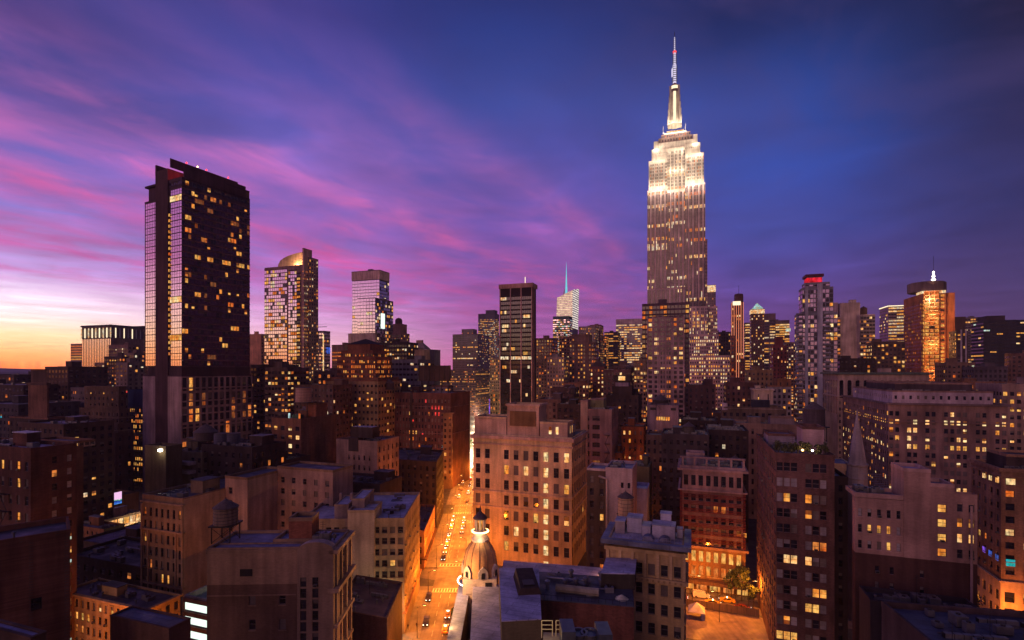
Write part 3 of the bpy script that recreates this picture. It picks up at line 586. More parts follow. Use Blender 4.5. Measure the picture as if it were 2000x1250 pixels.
m.v = [(*A_,E.zt+3),(*B_,E.zt+3),(*B_,h1+1),(*A_,h0),(*A2,E.zt+3),(*B2,E.zt+3),(*B2,h1+1),(*A2,h0)]; m.f = [(0,1,2,3),(7,6,5,4),(3,2,6,7),(0,3,7,4),(1,5,6,2)]; m.m = [m.mi('wall:120,45,60')]*5; E.part('sloping_screen',m)
for vv,k in ((3,'redlamp'),(14,'redlamp'),(27,'redlamp'),(9,'lamp')):
    p = E.P(.8,vv); m = MB(); m.lathe([(.1,0),(.35,.2),(.35,.6),(.1,.9)],k,p[0],p[1],8); o = E.part('warning_lamp',m); o.location[2] = E.zt+8.2
E.tier(-.25,.0,E.ls*.62,E.ls-.5,E.zt,E.zt+4.5,'wall:200,120,90')
# stone base
E.tier(u2,E.lf+.6,-.8,E.ls-8,0,zb,'wall:330,235,250',None)
E.tier(-1.0,u1+.2,-.8,E.ls+1,0,zb,'wall:340,235,225',None,W(b=3.55,f=7.3,ww=.66,wh=.84,lit=.3,tone='oyom',dark='dd',nf=7,top=.6,bot=12,split=True,rec=.5))
E.tier(-.3,u1,-.2,E.ls,zb,zm,'wall:60,35,40',None,cap=False)
for k in range(1,8): zz = zb-k*7.1; E.bx('stone_band',-1.25,-1.0,-.8,E.ls+1,zz-.3,zz+.5,'wall:360,250,235')

# ================================================================== centre left skyline
T = B('apartment_tower','reflective tower with a curved orange lit crown, right of the hotel slab',592,430,517,617,517,'wall:300,180,180',None,None,par=.6)
us_ = T.u(563); ue = T.u(556)
gl = W(b=2.3,f=3.05,ww=.84,wh=.74,lit=0.14,dark='xxxxxd',tone='ywoy',split=False,top=1.5,bot=1)
T.tier(us_+1,T.lf,-.3,4,0,T.zt-1,'wall:240,150,160',gl); T.tier(6.4,us_-.4,-.3,4,0,T.zt-3,'wall:100,55,70',gl)
T.tier(2.6,6.2,-.5,3,0,T.z(530),'wall:80,45,55',W(b=3.2,f=3.05,ww=.9,wh=.6,lit=.55,dark='dd',tone='ywyo',split=False))
T.tier(-1.5,.2,-.6,9,0,T.z(485),'wall:520,300,260',W(b=1.7,f=3.05,ww=.3,wh=.4,lit=.35,dark='dd',split=False,top=18)); T.tier(-2.5,-1.6,4,T.ls,0,T.z(500),'wall:400,230,210',W(b=3,f=3.05,lit=0.28,ww=.4))
m = MB(); zc0 = T.zt; nseg = 14; ux0, ux1 = 1.0, T.u(531)
for i in range(nseg):
    a0,a1 = i/nseg,(i+1)/nseg; za = T.z(509)+(T.z(487)-T.z(509))*math.sqrt(1-a0*a0); zb2 = T.z(509)+(T.z(487)-T.z(509))*math.sqrt(max(0,1-a1*a1))
    A_,B_ = T.P(ux0+(ux1-ux0)*a0,7),T.P(ux0+(ux1-ux0)*a1,7); m.quad([(*B_,zc0),(*A_,zc0),(*A_,za),(*B_,zb2)],'wall:600,420,250'); A3,B3 = T.P(ux0+(ux1-ux0)*a0,8),T.P(ux0+(ux1-ux0)*a1,8); m.quad([(*A_,za),(*B_,zb2),(*B3,zb2),(*A3,za)],'wall:600,420,250'); m.quad([(*A3,zc0),(*B3,zc0),(*B3,zb2),(*A3,za)],'wall:300,220,180')
T.part('curved_crown',m)
G = B('office_tower','lavender glass tower with a beige top band on the left centre skyline',741,640,688,760,545,'wall:150,120,150',None,None)
gs = W(b=4.2,f=4,ww=.94,wh=.84,lit=0.05,dark='x',tone='yw',split=False,top=.5); G.tier(0,G.lf,0,G.ls,0,G.zt,'wall:150,120,150',gs,W(b=3.5,f=4,ww=.9,wh=.8,lit=0.08,dark='xxxd',tone='yw',split=False)); G.tier(-.6,G.lf+.6,-.6,G.ls,G.zt,G.z(527),'wall:560,370,340'); G.clutter(4,z=G.z(527),bulk=True)
G2 = B('office_tower','lower lavender glass tower standing in front of the beige banded one, bright white corner light',733,600,698,768,581,'wall:110,80,110',gs,W(b=3.5,f=4,ww=.85,wh=.7,lit=0.22,dark='xdd',tone='ywow',split=False)).clutter(2)
G2.bx('lit_corner',-1.2,-.3,11,18,G2.z(640),G2.z(610),'white_glow')
B('office_block','pale cream block catching the sunset glow below the lavender glass towers',733,560,680,736,650,'wall:560,420,330',None).clutter(2)
B('office_block','dark glass block with rows of yellow windows right of the pyramid roofed brick tower',795,470,736,('m',20),668,UMB,W(b=2.6,f=3.8,ww=.7,wh=.5,lit=0.42,tone='yw')).clutter(4)
b = B('apartment_tower','reddish stepped apartment tower with a round roof drum, right of the lavender glass towers',783,560,765,800,650,'brick:260,130,120',W(b=3,f=3.3,lit=0.31,tone='wyo'),W(b=3,f=3.3,lit=0.14))
b.tier(1,b.lf-1,1,b.ls-4,b.zt,b.z(632)); b.tier(-5,b.lf+5,-1,b.ls+3,0,b.z(680),None,W(b=3,f=3.3,lit=0.28,tone='wyo'))
m = MB(); p = b.P(b.lf/2,5); m.lathe([(4,0),(4,4),(3,6),(.2,7)],DBR,p[0],p[1]); o = b.part('roof_drum',m); o.location[2] = b.z(632)
b = B('museum_hall','cream stone hall with a flared copper hood roof between two larger city towers, centre left',835,520,787,850,682,'wall:480,350,260',None,W(b=4,f=4,lit=0.21))
m = MB(); P4 = [b.P(u_,v_) for u_,v_ in ((4,3),(b.lf-4,3),(b.lf-4,16),(4,16))][::-1]; Pt = [b.P(u_,v_) for u_,v_ in ((b.lf*.38,8),(b.lf*.62,8),(b.lf*.62,11),(b.lf*.38,11))][::-1]
m.prism(P4,b.zt,b.z(668),'wall:300,240,200',Pt); m.prism(Pt,b.z(668)+.02,b.z(663),'wall:420,260,180'); b.part('hood_roof',m)
B('office_block','orange cream slab with plain walls at the foot of the reddish stepped tower',823,480,788,838,683,'wall:560,370,250',None).clutter(2)
B('office_block','small blue grey tower right of the copper hooded hall',849,500,840,('m',12),683,'wall:130,110,140',None)
b = B('office_building','grey green office building with white ribbon windows behind the dark rooftop billboard',816,370,757,('m',25),702,'wall:220,210,220',W(b=3,f=3.8,ww=.75,wh=.4,lit=0.20,tone='yw',split=False)); b.clutter(3)
b.tier(-4,b.lf+3,-3,18,0,b.z(745),'wall:240,220,230',W(b=4,f=3.6,ww=.9,wh=.4,lit=0.31,tone='yk',split=False))
# low hills of roofs between T and pyramid tower
B('office_tower','orange glowing slab with a bright roof line just right of the hotel slab',510,640,488,519,652,'wall:560,260,150',None,W(b=3,f=4,lit=0.11)).clutter(1)
b = B('office_tower','grey glass tower with a roof crane and vertical light strip behind the reflective tower',632,560,600,645,646,'wall:150,120,150',W(b=3,f=3.8,ww=.7,lit=0.17,dark='xd',tone='yw'),W(b=3,f=3.8,ww=.8,lit=0.06,dark='x')); b.bx('light_strip',-.6,.3,-1,-.2,20,b.zt-4,'k')
b.bx('blue_sign',-1,-.3,5,10,b.z(690),b.z(678),'u'); m = MB(); p = b.P(b.lf/2,4); m.rod((p[0],p[1],0),(p[0],p[1],6),.4,'dark'); m.rod((p[0]-14,p[1],4.2),(p[0]+10,p[1],5),.35,'dark'); o = b.part('crane',m); o.location[2] = b.zt
B('office_block','dark topped block with orange ribbon windows left of the pyramid roofed brick tower',672,500,648,('m',18),673,'wall:430,240,160',W(b=30,f=3.6,ww=.95,wh=.4,lit=.6,tone='oo',split=False,top=6)).clutter(2)
B('office_block','slate block rising just left of the pyramid roofed brick tower, dark upper storeys',675,530,650,('m',20),674,'wall:110,90,110',None)
b = B('apartment_building','red brick apartment tower with a black pyramid roof and stepped shoulders, lit orange windows',723,330,679,('m',15),672,'brick:250,90,55',W(b=3.6,f=4,ww=.3,wh=.5,lit=0.28,tone='oo',top=3))
wa = W(b=1.55,f=3.2,ww=.5,wh=.55,lit=0.42,tone='oyo',dark='ddf'); b.tier(-6,b.lf+6,-3,16,0,b.z(697),None,wa); b.tier(-3,b.lf+4,-1.5,15,0,b.z(684),None,wa)
b.tier(-10,b.lf+9,-6,18,0,b.z(737),'brick:220,110,60',wa); b.tier(-12,b.lf+10,-9,19,0,b.z(742),'wall:330,220,120',W(b=3,f=4,ww=.5,wh=.4,lit=0.17,tone='yy'))
m = MB(); P4 = [b.P(u_,v_) for u_,v_ in ((-.8,-.8),(b.lf+.8,-.8),(b.lf+.8,15.8),(-.8,15.8))][::-1]; c_ = b.P(b.lf/2,7.5); m.prism(P4,b.zt+.07,b.z(660),'wall:30,25,32',[(c_[0]+dx*.1,c_[1]+dy*.1) for dx,dy in ((1,-1),(1,1),(-1,1),(-1,-1))][::1]); b.part('pyramid_roof',m)
m = MB(); p = b.P(b.lf*.8,0); m.rod((p[0],p[1],0),(p[0],p[1],13),.12,'dark'); o = b.part('mast',m); o.location[2] = b.zt
# buildings below reflective tower
B('apartment_building','dark brown block touching the lower right side of the hotel slab',540,330,489,('m',20),712,'wall:150,95,70',W(b=2.6,f=3.4,ww=.6,wh=.5,lit=0.17,tone='yyo')).clutter(5)
B('office_building','stepped office block with white and yellow lit corner windows below the reflective tower',562,305,517,('m',18),718,'wall:130,85,85',W(b=2.6,f=3.2,ww=.8,wh=.5,lit=0.39,tone='ykyo')).clutter(4)
B('apartment_building','brown block with roof clutter directly under the reflective tower curved crown',650,300,563,('m',18),752,'brick:150,85,70',W(b=2.8,f=3.4,ww=.5,wh=.5,lit=0.07,dark='ddf')).clutter(9)
B('apartment_building','low dark block with few orange windows left of the pyramid roofed brick tower',664,345,612,('m',18),725,'wall:110,75,75',W(b=3.4,f=4,lit=0.17,tone='oo')).clutter(5)
# block-wide brick building along the avenue
b = B('brick_loft_block','huge dark red brick block with many window rows and a dark vertical slot',880,322,641,('m',30),768,'brick:150,65,55',W(b=2.35,f=4.1,ww=.42,wh=.55,lit=0.07,tone='oyr',dark='dddff',fr='f',top=3.2,bot=4),None); b.clutter(14)
b.bx('drain_slot',b.u(806),b.u(801),-.35,-.01,5,b.zt-.2,UMB); b.belt(b.zt-9,.4,.3,'wall:210,120,110'); b.belt(b.zt-26,.4,.3,'wall:210,120,110'); BR = b
b.tier(b.u(770)-1,b.u(745),8,16,b.zt,b.zt+6,DBR); b.tier(4,b.u(836),5,12,b.zt,b.zt+4.4,'wall:140,120,150',W(b=3,f=3,lit=0.28))
# rooftop billboard frame
root = empty('rooftop_billboard',(b.c[0]+b.P(2,4)[0],b.c[1]+b.P(2,4)[1],b.zt+.0),R(-YA),'large dark rooftop billboard seen from behind on steel legs, centre left','billboard')
m = MB(); m.box(-23,0,0,.5,7.5,17.5,UMB); m.obj('panel',root)
for i in range(7): m = MB(); xx = -22.3+i*3.6; m.box(xx,xx+.2,-.35,-.01,7.4,17.6,'dark'); m.obj('rib',root)
for i in range(5):
    m = MB(); xx = -21+i*4.8; m.rod((xx,.2,0),(xx,.2,8),.18,'dark'); m.rod((xx,3.4,0),(xx,.3,9),.14,'dark'); m.obj('leg',root)
def poly(name,label,pts,y,D,wall,specs,cat='building',**k):
    pass
# corner building with lit shopfronts on the avenue (west side)
b = B('corner_building','narrow tan corner building with projecting cornice facing the avenue, behind the huge brick block',901,418,884,('m',8),795,'wall:330,200,110',W(b=2.8,f=3.8,lit=0.21,tone='oy'),yaw=YA); b.belt(b.zt-1.2,1.2,1)
c1 = (PX(882,322)+.5,322); b = Bld('corner_building','tan avenue front with street level orange light along the west pavement',c1,(-1,0),(math.sin(R(-2.2)),math.cos(R(-2.2))),6,80,PZ(806,322),'wall:230,140,85',W(b=2.6,f=3.8,ww=.45,wh=.55,lit=0.17,tone='oy',top=2,bot=5),W(b=3.2,f=4,ww=.45,wh=.6,lit=0.21,tone='oy',top=2,bot=5)); b.belt(b.zt-.8,.9,.9)
# lower dark buildings in front of the block
wl = lambda D: -30.7-.04*(D-146)       # west building line of the avenue
we = lambda D: -15.5-.038*(D-201)      # east building line
b = B('loft_building','long dark roofed avenue loft in front of the huge dark red brick block',(wl(236)-.5,236),0,735,('m',34),902,UMB,W(b=3.2,f=4,ww=.4,lit=.015,dark='dd',tone='o'),W(b=3.4,f=4.2,ww=.5,wh=.55,lit=0.08,tone='or',top=2),yaws=-2.2,roof=DRF)
b.clutter(12); LB = b
b = B('corner_building','small orange lit corner house on the left pavement of the avenue',(wl(192)-.4,192),0,795,('m',36),1037,'wall:420,200,110',W(b=3.2,f=3.7,ww=.4,wh=.6,lit=0.14,tone='o'),W(b=3,f=3.7,ww=.45,wh=.6,lit=0.28,tone='oo'),yaws=-2.2,roof='roof:80,80,110'); b.belt(4,.4,1.2,'wall:120,60,40'); b.clutter(2,bulk=False)
# pale roofed loft on the avenue
L = B('loft_building','cream loft with pale blue roof and stair bulkheads, left of the avenue',(wl(145)+.2,145),0,587,820,1012,'wall:380,275,175',W(nb=13,f=3.15,ww=.68,wh=.58,lit=0.08,tone='yo',dark='dddffe',fr='f',top=1.7,bot=15.5,pat='0101110001111',sill=1),W(b=2.6,f=3.6,ww=.42,wh=.5,lit=0.04,tone='o',dark='ddd',top=2,bot=6),yaw=-2.2,yaws=-2.2,roof=WRF,par=.8)
L.belt(6,.5,.6,'wall:420,200,100',u0=0,u1=0); 
L.tier(L.u(713,6)*.0+8.2,15.6,-1.0,9,0,L.zt+2.6,'wall:470,350,250',None,roof=WRF); L.tier(12.2,15.8,4,16,L.zt-1,L.zt+4.6,'wall:330,240,200',None,roof=WRF,par=.2); L.tier(16.5,20.5,3,14,L.zt-1,L.zt+3.2,'wall:330,240,200',None,roof=WRF,par=.2)
L.clutter(3,bulk=False,u0=1,u1=8); L.bx('chimney',17,17.8,9,10,L.zt-1,L.zt+5,'wall:400,280,220'); L.bx('chimney',20.2,20.9,9,10,L.zt-1,L.zt+5,'wall:400,280,220'); L.bx('skylight',4.5,5.5,7,8.2,L.zt-.8,L.zt+.3,'dark')
B('low_building','dark low roof at the bottom between the arched tan building and the avenue',(wl(118)+1,117),0,652,('m',20),1208,'brick:110,60,50',None,yaws=-2.2,roof='roof:90,50,60',par=.6).clutter(6,bulk=False)
# arched foreground building
A = B('office_building','foreground tan stucco building with an arched gable bay and corniced corner side',652,104,405,682,1068,'wall:300,200,125',None,W(b=3.4,f=3.5,ww=.5,wh=.62,lit=.0,dark='dd',top=3.5,sill=2,rec=.4),yaw=-2.2,yaws=-2.2,roof='roof:200,210,330',par=.5,core=1)
wd = W(b=5.4,f=5.2,ww=.22,wh=.42,lit=0.07,dark='fd',tone='k',fr='f',top=.6,bot=6,pat='011',sill=1)
A.tier(7.2,A.lf,-.25,4,A.z(1138),A.z(1072,8),'wall:330,215,135',None,None,roof=DRF); A.tier(7.2,A.lf,-.20,4,0,A.z(1138),'wall:170,100,65',wd,None,cap=False)
A.tier(-.2,7.0,-.9,3.5,0,A.zt-.6,'wall:330,225,150',W(nb=3,f=2.25,ww=.5,wh=.84,lit=0,dark='ddde',top=5.0,bot=2,pat='110'),None,cap=False)
m = MB(); seg = 12; ps = []
for i in range(seg+1):
    a = math.pi*i/seg; ps.append((3.4-3.6*math.cos(a), A.zt-.6+1.9*math.sin(a)))
for i in range(seg):
    (ua,za),(ub,zb2) = ps[i],ps[i+1]
    for v0_,fl in ((-.9,0),(1.2,1)):
        q_ = [(*A.P(ua,v0_),A.zt-.62),(*A.P(ub,v0_),A.zt-.62),(*A.P(ub,v0_),zb2),(*A.P(ua,v0_),za)]; m.quad(q_ if fl else q_[::-1],'wall:330,225,150')
    m.quad([(*A.P(ua,-.9),za),(*A.P(ua,1.2),za),(*A.P(ub,1.2),zb2),(*A.P(ub,-.9),zb2)],'wall:440,330,280')
A.part('arched_gable',m)
A.tier(7.25,A.lf-.02,-.27,-.251,0,A.z(1140),'wall:170,100,65',None,None,cap=False) if False else None
for zz,pr,hh in ((A.zt-1.2,.9,.8),(A.zt-9,1.1,.9),(A.zt-16.2,.8,.6),(A.zt-23,.6,.5)): A.belt(zz,hh,pr,'wall:420,290,190',u0=-.2,u1=-.2,v0=0)
for i in range(4):
    vv = .3+i*3.5; A.bx('pilaster',-.55,-.01,vv,vv+.8,6,A.zt-1.2,'wall:420,300,200')
A.tier(A.u(592)-0,A.u(545),5,9.5,A.z(1075),A.z(1036)+1.2,'brick:330,120,70',None,None,roof=DRF); A.clutter(3,z=A.zt-.4,u0=.5,u1=6,v0=3,bulk=False)
A.tier(A.u(600),A.u(515),4.6,11,0,A.z(1068,10),'wall:380,270,190',roof=DRF)
A.bx('louver',A.u(494),A.u(470),-.32,-.26,A.z(1124,14),A.z(1110,14),'dark')
for i in range(4): uu = A.u(472)+(A.u(492)-A.u(472))*(-.0)+ i*0; 
A.bx('ledge_band',7.4,A.lf,-.34,-.26,A.z(1160),A.z(1160)+.25,'wall:300,190,130')
# brick tower centre left
b = B('apartment_building','brown brick tower with a large blank red side wall, centre left',588,212,531,655,818,'brick:230,105,60',W(b=3.5,f=3.7,ww=.52,wh=.5,lit=0.42,tone='yyk',dark='ddd',top=2.4,sill=1),None)
b.wall = 'brick:230,105,60'; b.clutter(6); b.tier(-.02,5.5,b.ls*.42,b.ls*.75,b.zt,b.z(790),'brick:290,105,55',None,None); b.tier(5.7,9,b.ls*.5,b.ls*.75,b.zt,b.z(795),'wall:160,140,180')
for i,(uu,k) in enumerate(((3.2,'o'),(8.6,'g'))): b.bx('lit_door',uu,uu+.8,3,3.2,b.zt-.8,b.zt+1.8,k)
b.bx('green_tank_box',3.5,7.6,3.4,5.4,b.zt-.8,b.zt+1.3,'metal:30,90,60')
b = B('loft_building','bright glassy stairwell building glowing white and peach, just left of the brown brick tower',534,232,497,('m',12),850,'wall:170,110,70',W(b=2.6,f=3.2,ww=.6,lit=0.28),top=None) if False else B('loft_building','bright glassy stairwell building glowing white and peach, just left of the brown brick tower',534,232,497,('m',12),850,'wall:170,110,70',W(b=2.6,f=3.2,ww=.6,lit=0.28,top=1.5,bot=30))
for k in range(5): b.bx('glass_floor',.6,6.6,-.4,-.02,b.z(884)-3.1*(k+1)+.25,b.z(884)-3.1*k,('g','k','o','k','o')[k])
b = B('loft_building','pinkish loft with a long black covered frame on its roof',737,205,657,('m',16),862,'wall:360,235,185',W(b=2.5,f=3.9,ww=.32,wh=.5,lit=.02,dark='dd',top=5,pat='0011111'),W(b=3,f=4,ww=.3,lit=.02)); b.clutter(3)
b.bx('covered_frame',3,13.5,1,6,b.zt+1,b.zt+5.2,UMB); b.bx('bulkhead',9,13.6,-.3,3,b.zt-4.5,b.zt+1,UMB)
for k in range(4): b.bx('snow_patch',3.5+k*2.5,5.3+k*2.5,1.4,5.4,b.zt+5.23,b.zt+5.4,WRF)
B('low_building','dark low roofs with chimneys behind the cream loft pale roof',742,176,640,('m',14),946,UMB,None,roof=DRF).clutter(7)
B('loft_building','dark corner loft between the brown brick tower and the hotel slab',532,190,420,('m',20),905,UMB,W(b=3,f=3.6,lit=0.06),roof=DRF).clutter(8)
# ================================================================== avenue beyond
def avenue_side(name,label,x0,D0,D1,y,wall,spec,east=False,wd=12,**k):
    c = (x0,D0); return Bld(name,label,c,(1,0) if east else (-1,0),(math.sin(R(-2.2)),math.cos(R(-2.2))),wd,D1-D0,PZ(y,D0),wall,None,spec,**k)
b = B('shop_building','low building with tall glowing blue white and red advertising screens beside the avenue',905,455,878,('m',22),775,'wall:180,120,120',W(b=3,f=4,lit=0.43,tone='ykr'),yaws=-2.2)
for u0_,u1_,k in ((-.4,-.1,'u'),(-.4,-.1,'g')): pass
b.bx('screen',-.5,-.05,1,9,8,b.zt+2,'sky_screen'); b.bx('screen',-.5,-.05,10,14,6,b.zt-8,'r'); b.bx('screen',-.5,-.05,15,21,6,b.zt-4,'g')
B('office_building','brown midrise with long yellow window rows left of the avenue vanishing point',929,830,850,('m',60),722,'wall:150,90,90',W(b=2.4,f=4,ww=.7,wh=.4,lit=0.14,row=.25,tone='yyo',split=False)).clutter(5)
b = B('office_tower','slim lit tower with a pointed cap left of the avenue vanishing point',937,1080,927,('m',20),735,'wall:480,280,150',W(b=2.4,f=4,lit=.4,tone='oy'))
m = MB(); P4=[b.P(u_,v_) for u_,v_ in ((0,0),(b.lf,0),(b.lf,10),(0,10))][::-1]; c_=b.P(b.lf/2,5); m.prism(P4,b.zt+.1,b.z(718),DGR,[(c_[0]+dx*.1,c_[1]+dy*.1) for dx,dy in ((1,-1),(1,1),(-1,1),(-1,-1))]); b.part('pointed_cap',m)
B('hotel_tower','broad mauve slab tower with bright horizontal light bands, left of the avenue vanishing point',933,960,884,('m',60),652,'wall:190,130,150',W(b=3,f=4.2,ww=.8,wh=.5,lit=.05,row=.12,tone='wky',dark='e',split=False),W(b=3,f=4.2,ww=.7,lit=0.14)).tier(10,34,2,20,0,PZ(642,960),'wall:190,130,150',W(b=3,f=4.2,lit=0.14,row=.1))
B('office_tower','dark blue grey tower with many lit rows beside the black glass tower',967,1350,934,('m',30),612,'wall:90,75,110',W(b=3.2,f=4.4,ww=.8,wh=.45,lit=0.46,row=.15,tone='yyw',dark='e',split=False,top=14)).tier(3,28,3,25,0,PZ(605,1350),'wall:90,75,110')
B('office_tower','tan lit tower with a cyan and violet screen below, right beside the avenue vanishing point',976,640,957,('m',20),700,'wall:300,220,150',W(b=2.4,f=3.8,ww=.5,lit=0.36,tone='yo')).bx('violet_screen',10,14,-1,-.2,15,38,'p')
B('office_tower','sliver of a bluish distant tower glowing at the end of the avenue',973,1200,966,('m',20),655,'wall:180,150,220',W(b=3,f=4,lit=0.43,tone='gy'))
B('church_building','greenish stone corner building with small spires right of the far end of the avenue',978,470,957,('m',12),765,'wall:270,220,130',W(b=3,f=4,lit=0.29,tone='yo')).clutter(3)
# ================================================================== centre
K = B('office_tower','tall black glass tower with pinkish vertical piers and bright lit floors, centre',1039,420,977,1047,560,'wall:26,14,20',W(b=1.9,f=3.75,ww=.9,wh=.66,lit=.05,row=.13,tone='ywky',dark='d',split=False,top=7,bot=3),None,par=.5)
for i in range(4):
    uu = K.lf*i/3; K.bx('pier',uu-.36,uu+.36,-.7,-.07,0,K.zt,'wall:520,330,330')
K.belt(K.zt-.4,3.6,1.0,'wall:420,240,220'); K.bx('pier',-.9,-.1,3,4.2,0,K.zt,'wall:330,190,190')
p = K.P(K.lf*.28,6); m = MB(); m.rod((p[0],p[1],0),(p[0],p[1],9.5),.3,'flood'); o = K.part('antenna',m); o.location[2] = K.zt
# sandstone hotel building on the avenue
S = B('apartment_building','large pink tan apartment building with one lit window column, centre foreground',1117,187,925,1144,934,'wall:700,500,290',None,None,roof=DRF,par=1.0,core=2)
S.zt0 = S.z(828+14)
sp = dict(f=5.45,lit=0.16,tone='kyk',dark='dddf',fr='f',top=4.6,bot=5,sill=1,wh=.62)
hS = S.z(850)-S.zt+0
zS = S.z(855)
S.tier(0,S.lf,-.2,S.ls,0,zS,'wall:700,500,270',W(nb=10,ww=.5,pat='1101111111',**sp),W(b=3.6,f=5.45,ww=.5,wh=.62,lit=.02,dark='ddd',top=4.6,bot=5,fr='dark'),cap=True,roof=DRF)
fhS = (zS-9.6)/max(1,round((zS-9.6)/5.45))
for i in range(8):
    zz = zS-4.6-fhS*(i+1)+fhS*.17; uu = S.lf*2.5/10; m = MB(); m.box(uu-.85,uu+.85,-.3,-.18,zz,zz+fhS*.62,'k',((0,0),S.fd,S.gd)); m.box(uu-.85,uu+.85,-.33,-.301,zz+fhS*.3,zz+fhS*.33,'f',((0,0),S.fd,S.gd)); S.part('lit_stair_window',m)
S.belt(zS-1.6,1.2,.9,'wall:620,400,300',v0=-.2); S.belt(zS-3.9,.5,.5,'wall:560,370,270',v0=-.2); S.belt(zS-4.6-fhS*3-.35,.7,.4,v0=-.2); S.belt(zS-4.6-fhS*4-.3,.5,.3,v0=-.2)
S.tier(S.u(988),S.lf-.2,.5,12,zS-1,S.z(822)+.5,'wall:600,400,300',None)       # left balustrade block
S.tier(S.u(1052),S.u(990),.3,11,zS-1,S.z(792),'wall:560,360,260',None); S.bx('brown_panel',S.u(1046),S.u(996),-.06,.29,S.z(836),S.z(806),'wall:230,130,60')
S.belt(S.z(792)-.6,.7,.5,'wall:620,420,320',u0=S.u(1052),u1=S.u(990),v0=.3,v1=11)
S.tier(S.u(1108),S.u(1054),.3,10,zS-1,S.z(826),'wall:560,380,280',W(b=3,f=4.5,ww=.4,wh=.6,lit=.4,tone='k',top=.8,bot=1,pat='0110'))
for i in range(12): uu = S.u(960)+(S.u(935)-S.u(960))*i/11; S.bx('baluster',uu,uu+.18,.38,.48,S.z(826)+.2,S.z(821),'wall:300,180,140')
S.clutter(5,z=zS-1,u0=1,u1=12,v0=11)
m = MB(); p = S.P(9,13); 
for a in range(4):
    a0,a1 = a*math.pi/2+.4,(a+1)*math.pi/2+.4; m.quad([(p[0],p[1],1.2),(p[0]+5*math.cos(a0),p[1]+3*math.sin(a0),2.4),(p[0]+5*math.cos(a1),p[1]+3*math.sin(a1),2.4)],WRF); m.rod((p[0]+5*math.cos(a0),p[1]+3*math.sin(a0),2.4),(p[0]+5*math.cos(a1),p[1]+3*math.sin(a1),2.4),.12,'flood' if a == 0 else 'metal:300,300,320')
o = S.part('roof_canopy',m); o.location[2] = zS+1
# ---- behind it
B('loft_building','low slate loft rows with snow dusted roofs behind the large pink tan building',1095,330,1046,('m',22),780,'wall:120,80,75',W(b=2.6,f=3.8,ww=.6,lit=.03,dark='ddf'),roof=BLU).clutter(6)
B('loft_building','dark block with a small lit green window behind the large pink tan building',1133,290,1088,('m',16),790,UMB,W(b=3,f=3.8,lit=.05,tone='gy')).clutter(7)
B('loft_building','dark brown bulk behind the roof canopy of the large pink tan building',1120,380,1075,('m',20),758,'wall:80,50,50',W(b=3,f=3.8,lit=.06,tone='yo')).clutter(7)
b = B('loft_building','pinkish loft with wide dark windows and a blank cream end wall, centre',1195,235,1134,('m',22),800,'wall:330,210,180',W(b=4.5,f=4.1,ww=.72,wh=.55,lit=.06,tone='ok',dark='dddd',top=2.2,pat='110',fr='f'),W(b=4,f=4.1,ww=.3,lit=.03),roof='roof:150,140,200')
b.tier(b.u(1148),b.lf,-.3,9,0,b.z(783),'wall:430,300,210',None,None); b.tier(b.u(1175),b.u(1148),6,14,b.zt,b.z(781),'wall:330,300,140',None); b.clutter(5)
b = B('office_building','black stepped building with a pale bulkhead box and one bright square window above, centre right',1247,310,1184,('m',22),772,UMB,W(b=3,f=3.8,ww=.4,lit=.02,dark='dd'))
b.tier(4,16,1,12,b.zt,b.z(755),UMB); b.tier(6,14,.5,8,b.z(755),b.z(745),'wall:330,260,330'); b.clutter(5); b.bx('lit_box',8,12,.2,.45,b.z(743),b.z(735),'k'); b.tier(5,15,1,9,b.z(745),b.z(733),UMB)
b = B('apartment_building','orange brick walk up with a few lit windows glowing from the street below, centre right',1257,252,1214,('m',14),832,'brick:420,130,45',W(b=2.8,f=4,ww=.34,wh=.48,lit=0.43,tone='yok',dark='dff',top=1.6,bot=2,sill=1)); b.clutter(3); b.belt(b.zt-.5,.6,.4,DBR)
b = B('apartment_building','narrow strip of lit fire stairs right of the orange brick walk up',1267,258,1257,('m',10),850,'wall:140,80,50',W(b=2.6,f=3.2,ww=.85,wh=.5,lit=.6,tone='yo',split=False))
b = B('apartment_building','mauve narrow building with six lit windows in a row below the mauve condominium',1325,262,1266,('m',18),792,'wall:330,230,240',W(b=2.6,f=3.9,ww=.55,wh=.5,lit=0.20,tone='oyo',dark='ddff',top=12,bot=3)); b.clutter(2,bulk=False)
for i in range(6): uu = b.u(1308)+i*1.15; b.bx('lit_window',uu,uu+.85,-.07,-.01,b.z(822),b.z(815),'y')
b.bx('dark_opening',b.u(1281),b.u(1270),-.06,-.01,b.z(802),b.z(797),'dark'); b.bx('dark_opening',b.u(1320),b.u(1310),-.06,-.01,b.z(802),b.z(797),'dark'); 
b = B('low_building','orange lit townhouse strip between the pinkish loft and the orange brick walk up',1215,244,1192,('m',10),885,'brick:420,160,60',W(b=2.4,f=3.6,ww=.4,lit=0.29,tone='o')).clutter(1)
b = B('loft_building','white washed building with a blue snowy roof and two small lit windows, centre',1235,160,1183,('m',14),916,'wall:470,350,330',W(b=2.2,f=3.5,ww=.4,wh=.5,lit=0.17,tone='kk',dark='dd',top=3.6,bot=3,pat='0011'),None,roof=BLU); b.tier(b.u(1183),b.u(1144)+0,2,12,0,b.z(922),'wall:110,75,50',W(b=3,f=4,ww=.4,lit=.04,dark='dff'),roof=BLU); b.clutter(2,bulk=False)
m = MB(); p0,p1 = b.P(b.u(1186),-.5),b.P(b.u(1192),-.5); m.rod((p0[0],p0[1],3),(p0[0],p0[1],b.z(938)),.3,'wall:500,400,350'); m.rod((p0[0],p0[1],b.z(938)),(p0[0]-2.6,p0[1],b.z(938)+.9),.3,'wall:500,400,350'); b.part('flue_pipe',m)
